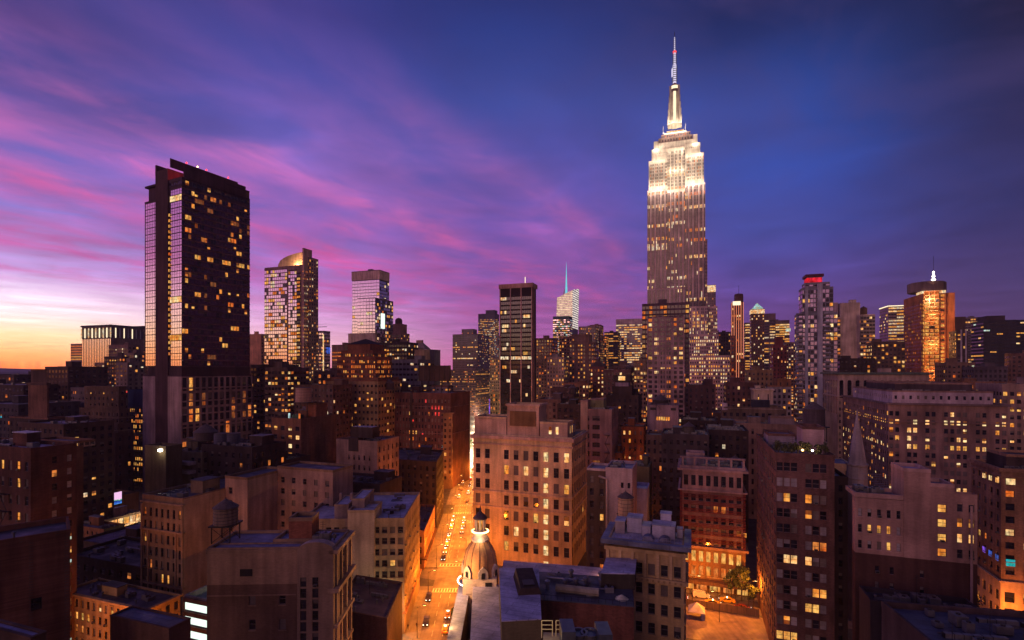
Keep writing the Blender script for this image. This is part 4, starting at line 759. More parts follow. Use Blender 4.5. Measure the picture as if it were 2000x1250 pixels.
B('low_building','dark gap building behind the white washed one with an olive lit wall',1268,205,1232,('m',14),912,'wall:170,150,80',None,roof=DRF).clutter(3)
B('low_building','pale blue low rooftop shed between the white washed building and the striped brick building',1264,178,1236,('m',10),955,'wall:330,330,420',None,roof=WRF).clutter(1,bulk=False)
b = B('loft_building','brown narrow loft with green and yellow lit windows behind the striped brick building',1296,232,1262,('m',14),850,'wall:150,100,85',W(b=2.8,f=3.8,ww=.4,lit=0.14,tone='gyo'))
b = B('office_building','wide black office block with snow on its long roof behind the striped brick building',1385,205,1292,('m',20),850,'wall:70,55,60',W(b=2.6,f=3.9,ww=.5,wh=.5,lit=.01,dark='dd'),roof='roof:110,115,165'); b.clutter(12)
B('low_building','dark blue roofs crowded with tanks and ducts in the middle distance right of centre',1462,222,1380,('m',26),842,UMB,W(b=3,f=3.8,lit=.03),roof='roof:70,75,110').clutter(16)
B('low_building','long low black roofs below the floodlit skyscraper right of the grid fronted condominium',1400,260,1330,('m',24),822,UMB,W(b=3,f=3.8,lit=.03,tone='oy'),roof=DRF).clutter(12)
B('loft_building','dark loft with lit orange attic window behind the long white roof screen',1500,300,1395,('m',22),808,DBR,W(b=3,f=3.8,lit=.03),roof=DRF).clutter(12)
b = B('low_building','long low building with a white screened parapet of dark slots, right of centre',1536,282,1410,('m',12),800,'wall:160,110,80',W(b=3.4,f=4,lit=.02)); b.tier(1.5,b.lf-1,-.3,4,b.zt,b.z(797),'wall:480,370,360',W(b=4.6,f=1.4,ww=.8,wh=.6,lit=0,top=.1,bot=.1,dark='d')); b.bx('bulkhead',b.u(1505),b.u(1470),3,8,b.zt,b.z(783),'wall:30,30,45'); b.bx('white_box',b.u(1421),b.u(1410),-.3,3,b.zt-1,b.z(790),'wall:480,370,380'); b.clutter(8)
b = B('low_building','pale stucco hall with a sloped plain front wall behind the roof garden building',1570,250,1438,('m',18),830,'wall:300,200,150',W(b=5,f=5,lit=0,ww=.2)); b.tier(4,b.u(1505),1,8,b.zt,b.z(816),'wall:330,260,270',None); b.clutter(5)
b = B('brick_building','plain orange brown brick block right of the cream corniced pavilion, beside the glass condominium',1545,345,1518,('m',20),740,'brick:250,110,50',W(b=3.4,f=3.8,ww=.2,lit=.02)); b.tier(-.1,b.lf+6,-1,10,0,b.z(742)-4,'wall:330,280,270',W(b=3,f=3.8,lit=0.12),None)
b = B('pavilion','cream stone pavilion with a strong cornice, right of centre skyline',1510,318,1472,('m',16),760,'wall:470,360,270',W(b=7,f=8,ww=.12,lit=0.43,tone='y')); b.belt(b.zt-.8,.9,.7,'wall:520,400,330'); b.clutter(3)
B('loft_building','brown brick block with a row of five bright windows beneath the orange lined tower',1478,345,1418,('m',24),748,'brick:150,70,60',W(b=3.4,f=4,ww=.4,wh=.5,lit=0.17,tone='kyk')).clutter(8)
B('loft_building','tan apartment block under the pyramid topped tower with three bright attic windows',1510,400,1460,('m',22),722,'wall:260,160,90',W(b=3,f=3.8,ww=.4,lit=0.17,tone='ky')).clutter(5)
B('apartment_building','dark lofts with red roof lamps at the foot of the floodlit skyscraper',1398,330,1344,('m',20),752,'wall:90,50,50',W(b=3.2,f=4,ww=.34,lit=0.14,tone='oyr')).clutter(8)
# residential cluster centre right
B('apartment_tower','dusky brick tower crowded with orange windows right beside the black glass tower',1078,520,1047,('m',24),660,'brick:220,110,95',W(b=2.7,f=3.3,lit=0.32,tone='oyo')).clutter(4)
B('apartment_building','pale grey apartment block with small yellow windows, in front of the dusky brick towers',1102,440,1068,('m',18),697,'wall:330,270,270',W(b=2.6,f=3.4,ww=.4,lit=0.36,tone='yyo')).clutter(3)
B('apartment_tower','pinkish brown tower with bright window columns left of the tall plain topped one',1122,500,1092,('m',24),657,'brick:270,140,110',W(b=2.6,f=3.3,lit=0.43,tone='oyk')).clutter(3)
b = B('apartment_tower','mauve brown apartment tower with twin wings and columns of orange windows, right of centre',1160,470,1112,('m',24),668,'brick:230,135,115',W(b=2.7,f=3.6,ww=.5,wh=.5,lit=0.36,tone='oyy',pat='1101')); b.tier(5,b.lf-4,2,18,b.zt,b.z(652)); b.clutter(3)
B('apartment_tower','low orange lit apartment slab at the foot of the mauve brown twin winged tower',1150,420,1100,('m',18),748,'brick:260,110,75',W(b=2.8,f=3.4,lit=0.43,tone='oyk')).clutter(5)
b = B('apartment_tower','dark red gabled apartment tower with warm windows left of the bright striped office slab',1180,440,1152,('m',18),716,'brick:210,75,70',W(b=2.9,f=3.4,ww=.4,lit=0.43,tone='oyk')); m = MB(); P4=[b.P(u_,v_) for u_,v_ in ((0,0),(b.lf,0),(b.lf,15),(0,15))][::-1]; c_=b.P(b.lf/2,7); m.prism(P4,b.zt+.08,b.z(702),DBR,[(c_[0]+dx*.3,c_[1]+dy*.3) for dx,dy in ((1,-1),(1,1),(-1,1),(-1,-1))]); b.part('hip_roof',m)
B('apartment_tower','tall mauve tower with a lit crown tank right of the slanted crystal skyscraper',1163,800,1130,('m',30),637,'wall:260,170,180',W(b=3,f=4,lit=0.36,tone='wyo')).clutter(5)
B('apartment_tower','brown slab behind the mauve tower with one bright orange penthouse',1173,850,1152,('m',30),634,'brick:240,120,100',W(b=3.4,f=4,lit=0.22,tone='oy')).clutter(2)
B('office_tower','small bright yellow lit office block between the mauve towers and the dark banded slab',1184,900,1170,('m',25),655,'wall:230,160,120',W(b=3,f=4,ww=.8,lit=.6,tone='yo',split=False))
B('office_tower','dark slab with thin yellow light bands left of the white striped office slab',1207,950,1180,('m',30),648,UMB,W(b=9,f=4.4,ww=.95,wh=.4,lit=.45,tone='yy',split=False)).clutter(2)
O = B('office_tower','wide pale office slab with glowing white window bands left of the floodlit skyscraper',1256,1000,1203,('m',35),630,'wall:470,360,370',W(b=5.3,f=4.6,ww=.93,wh=.5,lit=.45,row=.35,tone='kyw',dark='dd',split=False,top=2)); O.tier(0,O.lf,0,20,O.zt,O.z(622),'wall:520,380,380')
B('apartment_building','brown midrise with planted roof bushes in front of the wide pale office slab',1253,440,1196,('m',22),714,'wall:190,110,100',W(b=2.8,f=3.6,ww=.6,lit=0.17,tone='ywo')).clutter(10)
B('apartment_building','dark terrace block with one bright picture window right of the dark red gabled tower',1232,400,1178,('m',22),722,'brick:160,75,70',W(b=3,f=3.8,lit=0.17,tone='yok')).clutter(9)
B('apartment_building','slim tan slab with a lit window column touching the grid fronted condominium',1262,380,1238,('m',14),704,'wall:260,170,120',W(b=2.2,f=3.2,ww=.6,lit=0.43,tone='yok')).clutter(2)
# crystal tower
C = B('office_tower','white glowing crystal shaped skyscraper with slanted top, right of centre skyline',1118,1360,1086,1129,640,'wall:330,260,300',W(b=6,f=4.6,ww=.98,wh=.62,lit=.5,row=.4,tone='kwy',dark='xd',split=False,top=2,bot=60),None,cat='skyscraper',par=.2)
m = MB(); l_ = C.lf; s_ = C.ls; zt = C.zt
bot = [C.P(0,0),C.P(l_,0),C.P(l_,s_),C.P(0,s_)]; hs = [C.z(566),C.z(580),C.z(572),C.z(556)]; top = [C.P(0,1),C.P(l_-2,3),C.P(l_-2,s_-4),C.P(-3,s_)]
for (a,b_) in ((1,0),(0,3),(3,2),(2,1)): m.quad([(*bot[a],zt),(*bot[b_],zt),(*top[b_],hs[b_]),(*top[a],hs[a])], 'crystal' if (a,b_)==(1,0) else 'crystal2' if (a,b_)==(0,3) else 'wall:300,250,300')
m.quad([(*top[k],hs[k]) for k in (1,0,3,2)],'wall:400,330,380'); C.part('crystal_crown',m)
p = C.P(l_*.42,10); m = MB(); m.rod((p[0],p[1],0),(p[0],p[1],48),3.4,'cyan_light',6,1.6); m.rod((p[0],p[1],47),(p[0],p[1],90),1.6,'cyan_light',6,.2); o = C.part('spire',m); o.location[2] = C.z(575)-.0
m = MB(); p = C.P(l_*.62,12); m.rod((p[0],p[1],0),(p[0]+4,p[1],22),2.6,'wall:560,420,470',5,.8); o = C.part('wind_fin',m); o.location[2] = C.z(578)
B('office_tower','teal green glass office tower with yellow lit floors in front of the crystal skyscraper',1112,1100,1080,('m',30),617,'wall:60,100,120',W(b=4,f=4.6,ww=.94,wh=.5,lit=0.43,row=.25,tone='yyg',dark='xe',split=False,top=6))

# ================================================================== floodlit skyscraper
S0 = 585; k = S0/1000
def ES(px): return (px-1320)*.585      # metres right of the axis
def EZ(py): return PZ(py, S0)
ez = B('skyscraper','famous art deco skyscraper with floodlit cream crown, setbacks and a glowing mast, tallest of the city',1378,S0,1267,('m',40),700,'wall:330,190,180',None,None,cat='skyscraper') if False else None
ea = R(18.0); ef = (math.cos(ea),-math.sin(ea)); eg = (math.sin(ea),math.cos(ea))
X = Bld('skyscraper','art deco skyscraper with floodlit cream crown and glowing mast, tallest in the view',(PX(1320,S0),S0),ef,eg,ES(1374),36,EZ(585),'wall:380,235,215',None,cat='skyscraper',par=.1)
ws_ = W(b=1.55,f=3.75,ww=.62,wh=.97,lit=.03,row=.16,tone='wkyo',dark='dde',pat='1101101110110',split=False,top=2,bot=1)
wc = W(b=1.45,f=3.75,ww=.64,wh=.97,lit=.07,row=.2,tone='wkyo',dark='ddd',pat='110',split=False,top=1,bot=1)
SH = 'wall:580,415,410'; CR = 'wall:600,520,440'
def et(x0,x1,y0,y1,v0,v1,wall,w=None,**kk): return X.tier(ES(x0),ES(x1),v0,v1,EZ(y1),EZ(y0),wall,w,None,par=.1,**kk)
et(1266,1304,367,700,0,34,SH,ws_); et(1337,1374,362,700,0,34,SH,ws_); et(1304,1337,372,700,2.2,34,SH,wc)
wcr = W(b=1.5,f=3.75,ww=.46,wh=.6,lit=.0,dark='ddo',pat='0111011011101101110',split=False,top=3,bot=4)
et(1268.5,1304,308,367,1.2,33,CR,wcr); et(1337,1371.5,303,362,1.2,33,CR,wcr)
et(1304,1337,285,372,3,33,CR,W(b=1.4,f=3.75,ww=.5,wh=.8,lit=.05,row=.1,dark='ddd',tone='ko',pat='110110',split=False,top=4,bot=2))
et(1274,1304,284,308,4,30,CR,W(b=2,f=4,ww=.25,wh=.5,lit=0,dark='fd',top=4,bot=8,split=False)); et(1337,1365,281,303,4,30,CR,W(b=2,f=4,ww=.25,wh=.5,lit=0,dark='fd',top=4,bot=7,split=False))
et(1278,1288,266,286,7,26,CR); et(1352,1360,262,283,7,26,CR); et(1287,1353,272,285,5,28,CR)
et(1287,1351,262,273,6,26,'wall:170,110,100',W(b=3,f=5,ww=.4,wh=.5,lit=0.14,tone='or',dark='dd',split=False,nf=1,top=.8,bot=.8)); et(1292,1347,254,262,8,25,'wall:150,95,95',W(b=2,f=3,ww=.4,lit=0.22,tone='o',top=.4,bot=.4,nf=1))
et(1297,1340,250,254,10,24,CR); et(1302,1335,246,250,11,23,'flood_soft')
# lower setbacks
et(1268,1339,562,700,-3,0,SH,ws_); et(1374,1378,470,700,4,30,SH,W(b=1.2,f=3.75,ww=.5,lit=0.14,tone='wk',split=False)); et(1343,1378.5,600,720,-2,0,SH,W(b=1.5,f=3.75,ww=.56,wh=.7,lit=0.29,row=.25,tone='wky',dark='dd',pat='110',split=False))
et(1345,1397,655,800,-6,-2.1,SH,W(b=2.2,f=4,ww=.5,wh=.6,lit=0.29,row=.15,tone='kyw',dark='dd',split=False)); et(1378.5,1396,600,700,4,28,SH,W(b=1.5,f=3.9,ww=.5,wh=.6,lit=0.22,tone='kyw',dark='dd',split=False)); et(1345,1416,695,830,-9,-6.1,SH,W(b=2.5,f=4.2,ww=.5,wh=.5,lit=0.36,row=.1,tone='kyw',dark='dd',split=False)); et(1240,1416,730,850,-8,30,SH,W(b=2.5,f=4.2,ww=.5,wh=.5,lit=0.29,tone='kyw',dark='dd',split=False))
# mast
mx,my = X.P(ES(1317.5),17); m = MB(); zz = lambda py: PZ(py, S0+my)
prof = [(8.2,zz(246)),(7.8,zz(238)),(6.6,zz(225)),(5.9,zz(205)),(5.5,zz(183)),(5.9,zz(181)),(5.9,zz(177)),(5.2,zz(175)),(5.0,zz(170)),(3.4,zz(166)),(1.6,zz(163))]
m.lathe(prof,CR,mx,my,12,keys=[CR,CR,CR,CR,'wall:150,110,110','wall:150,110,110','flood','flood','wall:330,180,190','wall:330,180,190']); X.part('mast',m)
for a in range(4):
    an = -ea+math.pi/4*(2*a+1)+math.pi/4*0; m = MB(); w0 = R(0)
    for i in range(5):
        r0 = 9.6-i*.75; z0_ = zz(246)+i*8; m.box(mx+math.cos(an)*r0-1.0,mx+math.cos(an)*r0+1.0,my+math.sin(an)*r0-1.0,my+math.sin(an)*r0+1.0,z0_,z0_+9+(i==4)*4,'wall:560,500,430')
    X.part('mast_wing',m)
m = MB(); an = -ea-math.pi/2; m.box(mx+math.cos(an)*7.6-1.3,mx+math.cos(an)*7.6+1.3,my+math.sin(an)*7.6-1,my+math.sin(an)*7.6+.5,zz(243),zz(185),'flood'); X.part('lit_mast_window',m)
m = MB()
for (r0,y0,r1,y1,kk) in ((2.0,163,2.0,128,'antenna'),(2.4,135,2.4,128,'antenna'),(1.5,128,1.5,103,'antenna'),(2.0,104,2.0,101,'redlamp'),(.8,101,.6,73,'antenna')): m.rod((mx,my,zz(y0)),(mx,my,zz(y1)),r0,kk,8,r1)
for py in range(160,74,-4): rr = 2.5 if py > 128 else 2.0 if py > 103 else 1.1; m.box(mx-rr,mx+rr,my-rr,my+rr,zz(py),zz(py)+.5,'metal:200,200,220')
X.part('antenna',m)
m = MB(); m.rod((mx,my,zz(73)),(mx,my,zz(62)),.35,'metal:90,80,110'); m.box(mx-3.4,mx-2.5,my-1,my+1,zz(150),zz(134),'antenna'); X.part('antenna_tip',m)
for sx_ in (1296,1338): p = X.P(ES(sx_),10); m = MB(); m.rod((p[0],p[1],EZ(254)),(p[0],p[1],EZ(236)),.3,'metal:300,290,300'); X.part('rod',m)

# ================================================================== right skyline
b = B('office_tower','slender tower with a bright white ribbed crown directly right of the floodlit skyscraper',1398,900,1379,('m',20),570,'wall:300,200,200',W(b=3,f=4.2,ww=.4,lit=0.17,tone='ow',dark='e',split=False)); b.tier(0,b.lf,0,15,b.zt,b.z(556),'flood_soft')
B('office_tower','grey dark block between the floodlit skyscraper and the orange lined tower',1427,620,1403,('m',20),648,'wall:110,80,90',W(b=2.6,f=3.8,ww=.5,lit=0.20,tone='yo')).clutter(3)
b = B('apartment_tower','white edged sliver block beside the slender ribbed crown tower',1404,660,1397,('m',18),645,'wall:480,360,340',W(b=2.6,f=4,lit=0.43,tone='ky'))
b = B('apartment_tower','slender tower lined with glowing orange vertical stripes under a dark round tank',1452,520,1429,('m',12),590,'wall:200,80,60',W(b=2.2,f=3.5,ww=.4,lit=0.17,tone='ko',dark='dd',split=False))
for i in range(6): uu = .1+(b.lf-.2)*i/5; b.bx('light_line',uu-.22,uu+.22,-.6,-.1,6,b.zt,'neon')
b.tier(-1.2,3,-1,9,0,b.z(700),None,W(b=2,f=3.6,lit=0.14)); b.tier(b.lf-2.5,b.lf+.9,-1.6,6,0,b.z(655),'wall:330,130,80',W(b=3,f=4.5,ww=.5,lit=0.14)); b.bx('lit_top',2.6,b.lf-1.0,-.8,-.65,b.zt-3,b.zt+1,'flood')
m = MB(); p = b.P(b.lf*.36,5); m.lathe([(4.3,0),(4.3,8),(3.6,9),(.3,9.6)],'wall:90,45,50',p[0],p[1]); m.rod((p[0],p[1],9),(p[0],p[1],18),.15,'dark'); o = b.part('roof_tank',m); o.location[2] = b.zt
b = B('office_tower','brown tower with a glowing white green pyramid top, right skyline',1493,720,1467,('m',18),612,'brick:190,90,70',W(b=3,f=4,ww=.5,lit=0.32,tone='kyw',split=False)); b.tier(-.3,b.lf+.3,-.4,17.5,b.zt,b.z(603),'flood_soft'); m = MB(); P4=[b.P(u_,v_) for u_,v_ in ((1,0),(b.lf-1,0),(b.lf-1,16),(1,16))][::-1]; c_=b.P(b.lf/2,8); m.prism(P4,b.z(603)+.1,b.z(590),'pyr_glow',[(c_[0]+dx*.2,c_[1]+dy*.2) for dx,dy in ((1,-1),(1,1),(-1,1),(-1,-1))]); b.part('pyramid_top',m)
B('office_tower','yellow banded tower visible just left of the pyramid topped tower',1468,900,1455,('m',20),630,'wall:200,120,110',W(b=9,f=4.6,ww=.9,wh=.5,lit=.7,tone='ky',split=False))
B('office_tower','mauve slab with glowing bands immediately right of the pyramid topped tower',1515,850,1490,('m',25),612,'wall:190,120,130',W(b=9,f=4.6,ww=.85,wh=.5,lit=.5,tone='kyw',split=False,top=10))
B('office_tower','flat topped office slab full of bright yellow floors right of the pyramid top',1542,900,1513,('m',25),625,'wall:190,140,110',W(b=9,f=4.2,ww=.97,wh=.6,lit=.85,tone='kyyk',split=False,top=6)).clutter(1)
B('apartment_tower','dark red brick tower with a tapered top between the pyramid top and the glass condominium',1537,460,1510,('m',18),674,'brick:220,60,55',W(b=3,f=3.8,ww=.35,lit=0.22,tone='kyo')).tier(3,9,1,10,PZ(674,460),PZ(657,460))
B('apartment_building','low lit terraces with a glowing blue screen behind the glass condominium',1560,620,1535,('m',22),668,'wall:210,150,150',W(b=2.6,f=3.4,ww=.6,lit=.4,tone='ykwo')).bx('blue_screen',9,14,-1,-.3,PZ(647,620),PZ(641,620),'g')
# glass condominium
b = B('condominium','pale blue glass condominium with stepped balconies and a red lit crown, right of centre',1560,390,1636,1552,612,'wall:220,220,260',W(b=2.6,f=3.3,ww=.8,wh=.72,lit=0.14,tone='oyk',dark='exxe',split=False),W(b=3,f=3.3,ww=.7,lit=0.22,tone='ow',dark='ex'))
q1,q2 = b.u(1568),b.u(1629); gw = W(b=2.6,f=3.3,ww=.8,wh=.72,lit=.07,tone='oyk',dark='xexe',split=False)
b.tier(q1,q2,2,b.ls-1,b.zt,b.z(562),'wall:220,220,260',gw); b.tier(q1+2,q2-2,3,b.ls-2,b.z(562),b.z(552),'wall:230,210,240',gw); b.tier(b.u(1579),b.u(1609),5,16,b.z(552),b.z(540),'glow_red'); b.bx('crown_slab',b.u(1576),b.u(1612),4,17,b.z(540),b.z(535),'wall:120,40,60')
b.bx('white_pier',b.u(1572),b.u(1578),-1.2,-.07,0,b.z(560),'wall:420,420,480'); b.bx('white_pier',b.u(1596),b.u(1606),-1.6,-.07,0,b.z(556),'wall:420,420,480')
for i in range(34):
    zz_ = 8+i*3.3; 
    if zz_ < b.zt: b.bx('balcony',b.u(1608),b.u(1622),-1.8,-.07,zz_,zz_+1.0,'wall:300,300,350'); b.bx('balcony',-1.6,3.0,-1.2,2,zz_,zz_+1.0,'wall:300,290,340')
b = B('office_tower','pale blank concrete tower with glassy wings and a rooftop tank, right of the glass condominium',1641,500,1680,('m',20),592,'wall:390,300,310',None,None,cat='building')
gw2 = W(b=2.6,f=3.5,ww=.85,wh=.55,lit=0.32,tone='yko',dark='dddd',split=False); b.tier(-14,-.05,-1,18,0,b.z(620),'wall:200,170,190',gw2,W(b=3,f=3.5,lit=0.29)); b.tier(b.lf,b.lf+12,-1,18,0,b.z(616),'wall:220,180,200',gw2); b.tier(-10,-1,3,14,b.z(620),b.z(590),'wall:330,250,260'); b.clutter(4)
m = MB(); p = b.P(b.lf+5,8); m.lathe([(3,0),(3,7),(.2,9)],DBR,p[0],p[1]); o = b.part('roof_tank',m); o.location[2] = b.z(616)
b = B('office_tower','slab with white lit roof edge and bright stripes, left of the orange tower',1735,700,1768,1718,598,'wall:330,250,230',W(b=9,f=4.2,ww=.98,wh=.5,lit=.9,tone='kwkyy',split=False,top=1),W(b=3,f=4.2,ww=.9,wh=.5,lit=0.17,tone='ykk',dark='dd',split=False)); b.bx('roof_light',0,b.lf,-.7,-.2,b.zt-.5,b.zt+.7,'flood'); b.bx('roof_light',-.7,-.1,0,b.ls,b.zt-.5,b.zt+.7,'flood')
Y = B('apartment_tower','orange brick tower with glowing balcony columns, bright rim and spire topped drum, right skyline',1800,470,1865,1765,574,'brick:420,130,55',None,W(b=4,f=3.4,ww=.3,wh=.5,lit=0.17,tone='oy',dark='dd',top=8))
Y.tier(Y.u(1803),Y.u(1832),-3,0,0,Y.z(570),'brick:330,110,50',W(b=4.2,f=3.4,ww=.84,wh=.8,lit=.95,tone='oyoy',split=False,dark='d',top=.5))
Y.tier(Y.u(1834),Y.u(1846),-1,0,0,Y.z(572),'brick:380,120,60',W(b=5,f=3.4,ww=.6,wh=.6,lit=.7,tone='yyo',split=False)); Y.tier(.2,2.5,-1,0,0,Y.z(574),'brick:300,110,60',W(b=2,f=3.4,ww=.6,lit=.7,tone='yy',split=False))
for i in range(38): Y.bx('balcony',Y.u(1808),Y.u(1828),-4.2,-3.01,6+i*3.4,6.3+i*3.4,'wall:520,400,300')
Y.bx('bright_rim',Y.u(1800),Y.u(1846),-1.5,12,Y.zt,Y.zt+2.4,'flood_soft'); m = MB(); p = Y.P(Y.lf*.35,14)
m.lathe([(14.5,0),(14.5,8.5),(14,9),(.3,9.2)],'wall:150,100,110',p[0],p[1],10); o = Y.part('roof_drum',m); o.location[2] = Y.zt+2.6
for i in range(3): p2 = Y.P(Y.lf*.42,4); m = MB(); m.lathe([(.3,0),(1.8-.45*i,1.2),(.3,3.0)],'bulb',p2[0],p2[1],10); o = Y.part('spire_light',m); o.location[2] = Y.zt+11.8+3.1*i
m = MB(); m.rod((p2[0],p2[1],0),(p2[0],p2[1],15),.14,'dark'); o = Y.part('spire',m); o.location[2] = Y.zt+20
b = B('apartment_tower','slim dark tower with two white vertical frames right of the orange lit tower',1868,440,1890,('m',14),646,'wall:70,50,60',W(b=4,f=3.6,ww=.5,lit=.4,tone='yy')); 
for uu in (b.u(1877),b.u(1886)): b.bx('white_frame',uu-.5,uu+.5,-.8,-.05,20,b.zt+1,'wall:480,420,460')
B('office_tower','grey lit office slab with gold floors behind the white framed slim tower',1885,800,1922,('m',25),620,'wall:190,150,150',W(b=3.4,f=4.2,ww=.8,wh=.5,lit=0.22,row=.3,tone='yyk',split=False)).clutter(2)
B('office_tower','brown block just right of the orange lit tower, plain and dark',1864,600,1886,('m',20),619,DBR,None)
b = B('office_tower','wide black glass slab with streaks of yellow and blue light at the right edge',1921,640,1985,('m',30),626,'wall:40,40,50',W(b=6,f=4.4,ww=.96,wh=.4,lit=.07,row=.08,tone='ykyg',dark='dd',split=False)); b.tier(4,b.lf-10,2,24,b.zt,b.z(617),'wall:60,40,50')
B('office_tower','second black glass slab edge with few lights at the far right',1984,660,2010,('m',30),625,'wall:30,35,50',W(b=5,f=4.4,ww=.9,wh=.4,lit=.06,tone='yk',dark='dd',split=False))
B('apartment_building','brown brick block rising at the right edge below the black slabs',1975,430,2030,1962,690,'brick:170,90,70',W(b=3.4,f=3.8,lit=0.12,tone='oyk')).clutter(5)
B('apartment_building','low brown terraces with a green white lamp below the white framed slim tower',1850,400,1905,('m',22),708,'wall:210,130,95',W(b=3,f=3.8,lit=0.12,tone='oyg')).clutter(8)
B('apartment_building','dark jumble of blue and grey bulkheads under the black glass slabs at right',1902,380,1968,('m',22),716,'wall:110,85,100',W(b=3,f=3.8,lit=.06,tone='oy')).clutter(10)
B('apartment_building','dark midrise with gold lit terrace doors left of the orange lit tower foot',1705,450,1768,('m',20),668,'wall:140,90,70',W(b=3,f=3.6,ww=.6,lit=0.36,tone='yyk')).clutter(6)
B('apartment_building','dark block behind the green corniced arcade building roof',1640,420,1710,('m',20),700,UMB,W(b=3,f=3.6,lit=.06)).clutter(6)
B('apartment_building','orange lit terrace roofs with glowing chimneys on the right behind the department building',1880,330,1965,('m',14),745,'wall:230,110,60',W(b=3,f=3.6,lit=0.14,tone='o')).clutter(8)
# arcade building
AR = B('arcade_building','stone building with green cornice over a row of tall dark arches',1636,325,1815,1608,728,'wall:430,310,260',W(b=4.9,f=12.5,ww=.52,wh=.98,lit=0,dark='d',nf=1,top=4.5,bot=46.5-0,rec=1.2,nb=11,split=False),W(b=4,f=12,ww=.35,wh=.98,lit=0,dark='d',nf=1,top=4.5,bot=46.5,rec=.8,split=False),roof='roof:90,120,100')
AR.belt(AR.zt-1.0,1.3,1.6,'roof:90,130,105'); AR.belt(AR.z(775),.8,.6)
w_ = AR.lf/11*.52
for i in range(11):
    uc = AR.lf*(i+.5)/11; m = MB(); zt_ = AR.zt-4.6
    for sgn in (-1,1):   # spandrel fillets turning the openings into arches
        pts = []
        for j in range(7):
            a = math.pi/2*j/6; pts.append((uc+sgn*w_/2*math.cos(a)*1.0, zt_-w_/2+w_/2*math.sin(a)))
        cor = (uc+sgn*w_/2, zt_+.3)
        for j in range(6): m.quad([(*AR.P(cor[0],-.03),cor[1]),(*AR.P(pts[j][0],-.03),pts[j][1]),(*AR.P(pts[j+1][0],-.03),pts[j+1][1]-.0)][::(1 if sgn>0 else -1)],'wall:430,310,260')
    AR.part('arch',m)
AR.tier(0,AR.lf,-.3,0,0,AR.z(777),'wall:410,290,240',W(b=2.4,f=4,ww=.42,wh=.5,lit=.06,tone='gwy',dark='dddf',top=1.2,pat='110'),None,cap=False); AR.clutter(4)
DP = B('department_building','broad stone building with long rows of bright yellow windows and a set back penthouse, right',1735,248,1968,1646,787,'wall:300,185,145',W(b=2.45,f=4.05,ww=.66,wh=.56,lit=0.17,row=.42,tone='kyk',dark='ddff',fr='f',top=3.0,pat='11011011011',sill=1),W(b=2.8,f=4.05,ww=.6,wh=.5,lit=0.22,row=.3,tone='kyo',dark='ddff',fr='f',top=3),roof=DRF)
DP.belt(DP.zt-.7,.9,.9,'wall:200,140,130'); DP.belt(DP.z(824),.6,.5); DP.tier(2.5,DP.lf-4,3,DP.ls-12,DP.zt-1,DP.z(763),'wall:480,370,400',W(b=3,f=3.4,ww=.35,wh=.5,lit=.04,tone='k',dark='ddf',top=1.5,bot=2),roof=DRF); DP.tier(DP.lf*.12,DP.lf*.8,9,DP.ls-26,DP.z(763),DP.z(748),'wall:90,65,70',None,roof=DRF); DP.clutter(8,z=DP.z(763)-.7,u0=4,u1=DP.lf-5,v0=5,v1=20)
B('office_building','tan office building with yellow windows at the right edge, behind the department building',1957,262,2080,('m',26),750,'wall:330,220,170',W(b=2.8,f=4,ww=.6,wh=.5,lit=0.29,row=.25,tone='yyk',dark='ddf',top=3)).clutter(9)
# grid fronted condominium
Q = B('condominium','mauve condominium with bold pale stone grid in front of the floodlit skyscraper',1346,372,1254,('m',20),590,'wall:110,70,90',W(b=2.6,f=3.55,ww=.82,wh=.6,lit=0.29,tone='oyoy',dark='ddde',split=False,top=1.2),None,cat='building')
Qs = W(b=4.25,f=3.55,ww=.66,wh=.6,lit=0.29,tone='oyok',dark='ddee',split=False,top=1.0)
Q.tier(Q.u(1336),Q.u(1265),-1.2,0,0,Q.z(616),'wall:400,270,270',Qs,cap=True)
Q.bx('stone_band',Q.u(1336),Q.u(1265),-1.5,-1.2,Q.z(716)-.5,Q.z(716)+.8,'wall:430,290,290')
for i in range(8): uu = Q.u(1336)+(Q.u(1265)-Q.u(1336))*i/7; Q.bx('stone_pier',uu-.35,uu+.35,-1.62,-1.2,3,Q.z(616),'wall:430,300,300')
Q.clutter(3)
# striped brick building
V = B('brick_building','red and white striped brick building with gold lit lower floors',1328,176,1456,('m',18),908,'wall:430,290,270',None,None,roof='roof:70,70,100',par=1.6,core=1)
zs = V.z(955); m = MB(); frv = ((0,0),V.fd,V.gd)
V.tier(.8,V.lf-.8,-.3,V.ls,0,zs,'wall:210,125,110',W(b=V.lf/9,f=3.75,ww=.62,wh=.62,lit=.035,tone='oo',dark='dddf',top=.5,bot=15,nb=8,rec=.35),None,cap=False)
V.tier(.8,V.lf-.8,-.32,V.ls,zs,V.zt-1.4,'wall:360,240,225',W(b=2,f=3.6,ww=.6,wh=.62,lit=.05,dark='dd',tone='y',nb=8,nf=1,top=.6,bot=.6,rec=.35),None,cap=False)
nst = 44; 
for i in range(nst):
    z0_ = 12+(zs-12)*i/nst; 
    for u0_,u1_ in ((-.02,.79),(V.lf-.79,V.lf+.02)): 
        m.box(u0_,u1_,-.5,-.3,z0_,z0_+(zs-12)/nst*.5,'brick:230,45,35',frv)
    if i%5 in (0,1,4):
        m.box(.8,V.lf-.8,-.36,-.31,z0_+.1,z0_+.1+(zs-12)/nst*.5,'brick:200,42,34',frv)
V.part('brick_stripes',m); V.belt(zs-.2,.5,.6,u0=0); V.belt(V.zt-1.6,.8,.8); V.belt(14.5,.8,.9,'wall:420,260,150')
for i in range(8):
    uu = .9+(V.lf-1.8)*(i+.5)/8; hw = .66; V.bx('lit_window',uu-hw,uu+hw,-.7,-.55,10.2,13.6,'y'); V.bx('lit_window',uu-hw,uu+hw,-.7,-.55,5.6,8.6,'o' if i%3 else 'y')
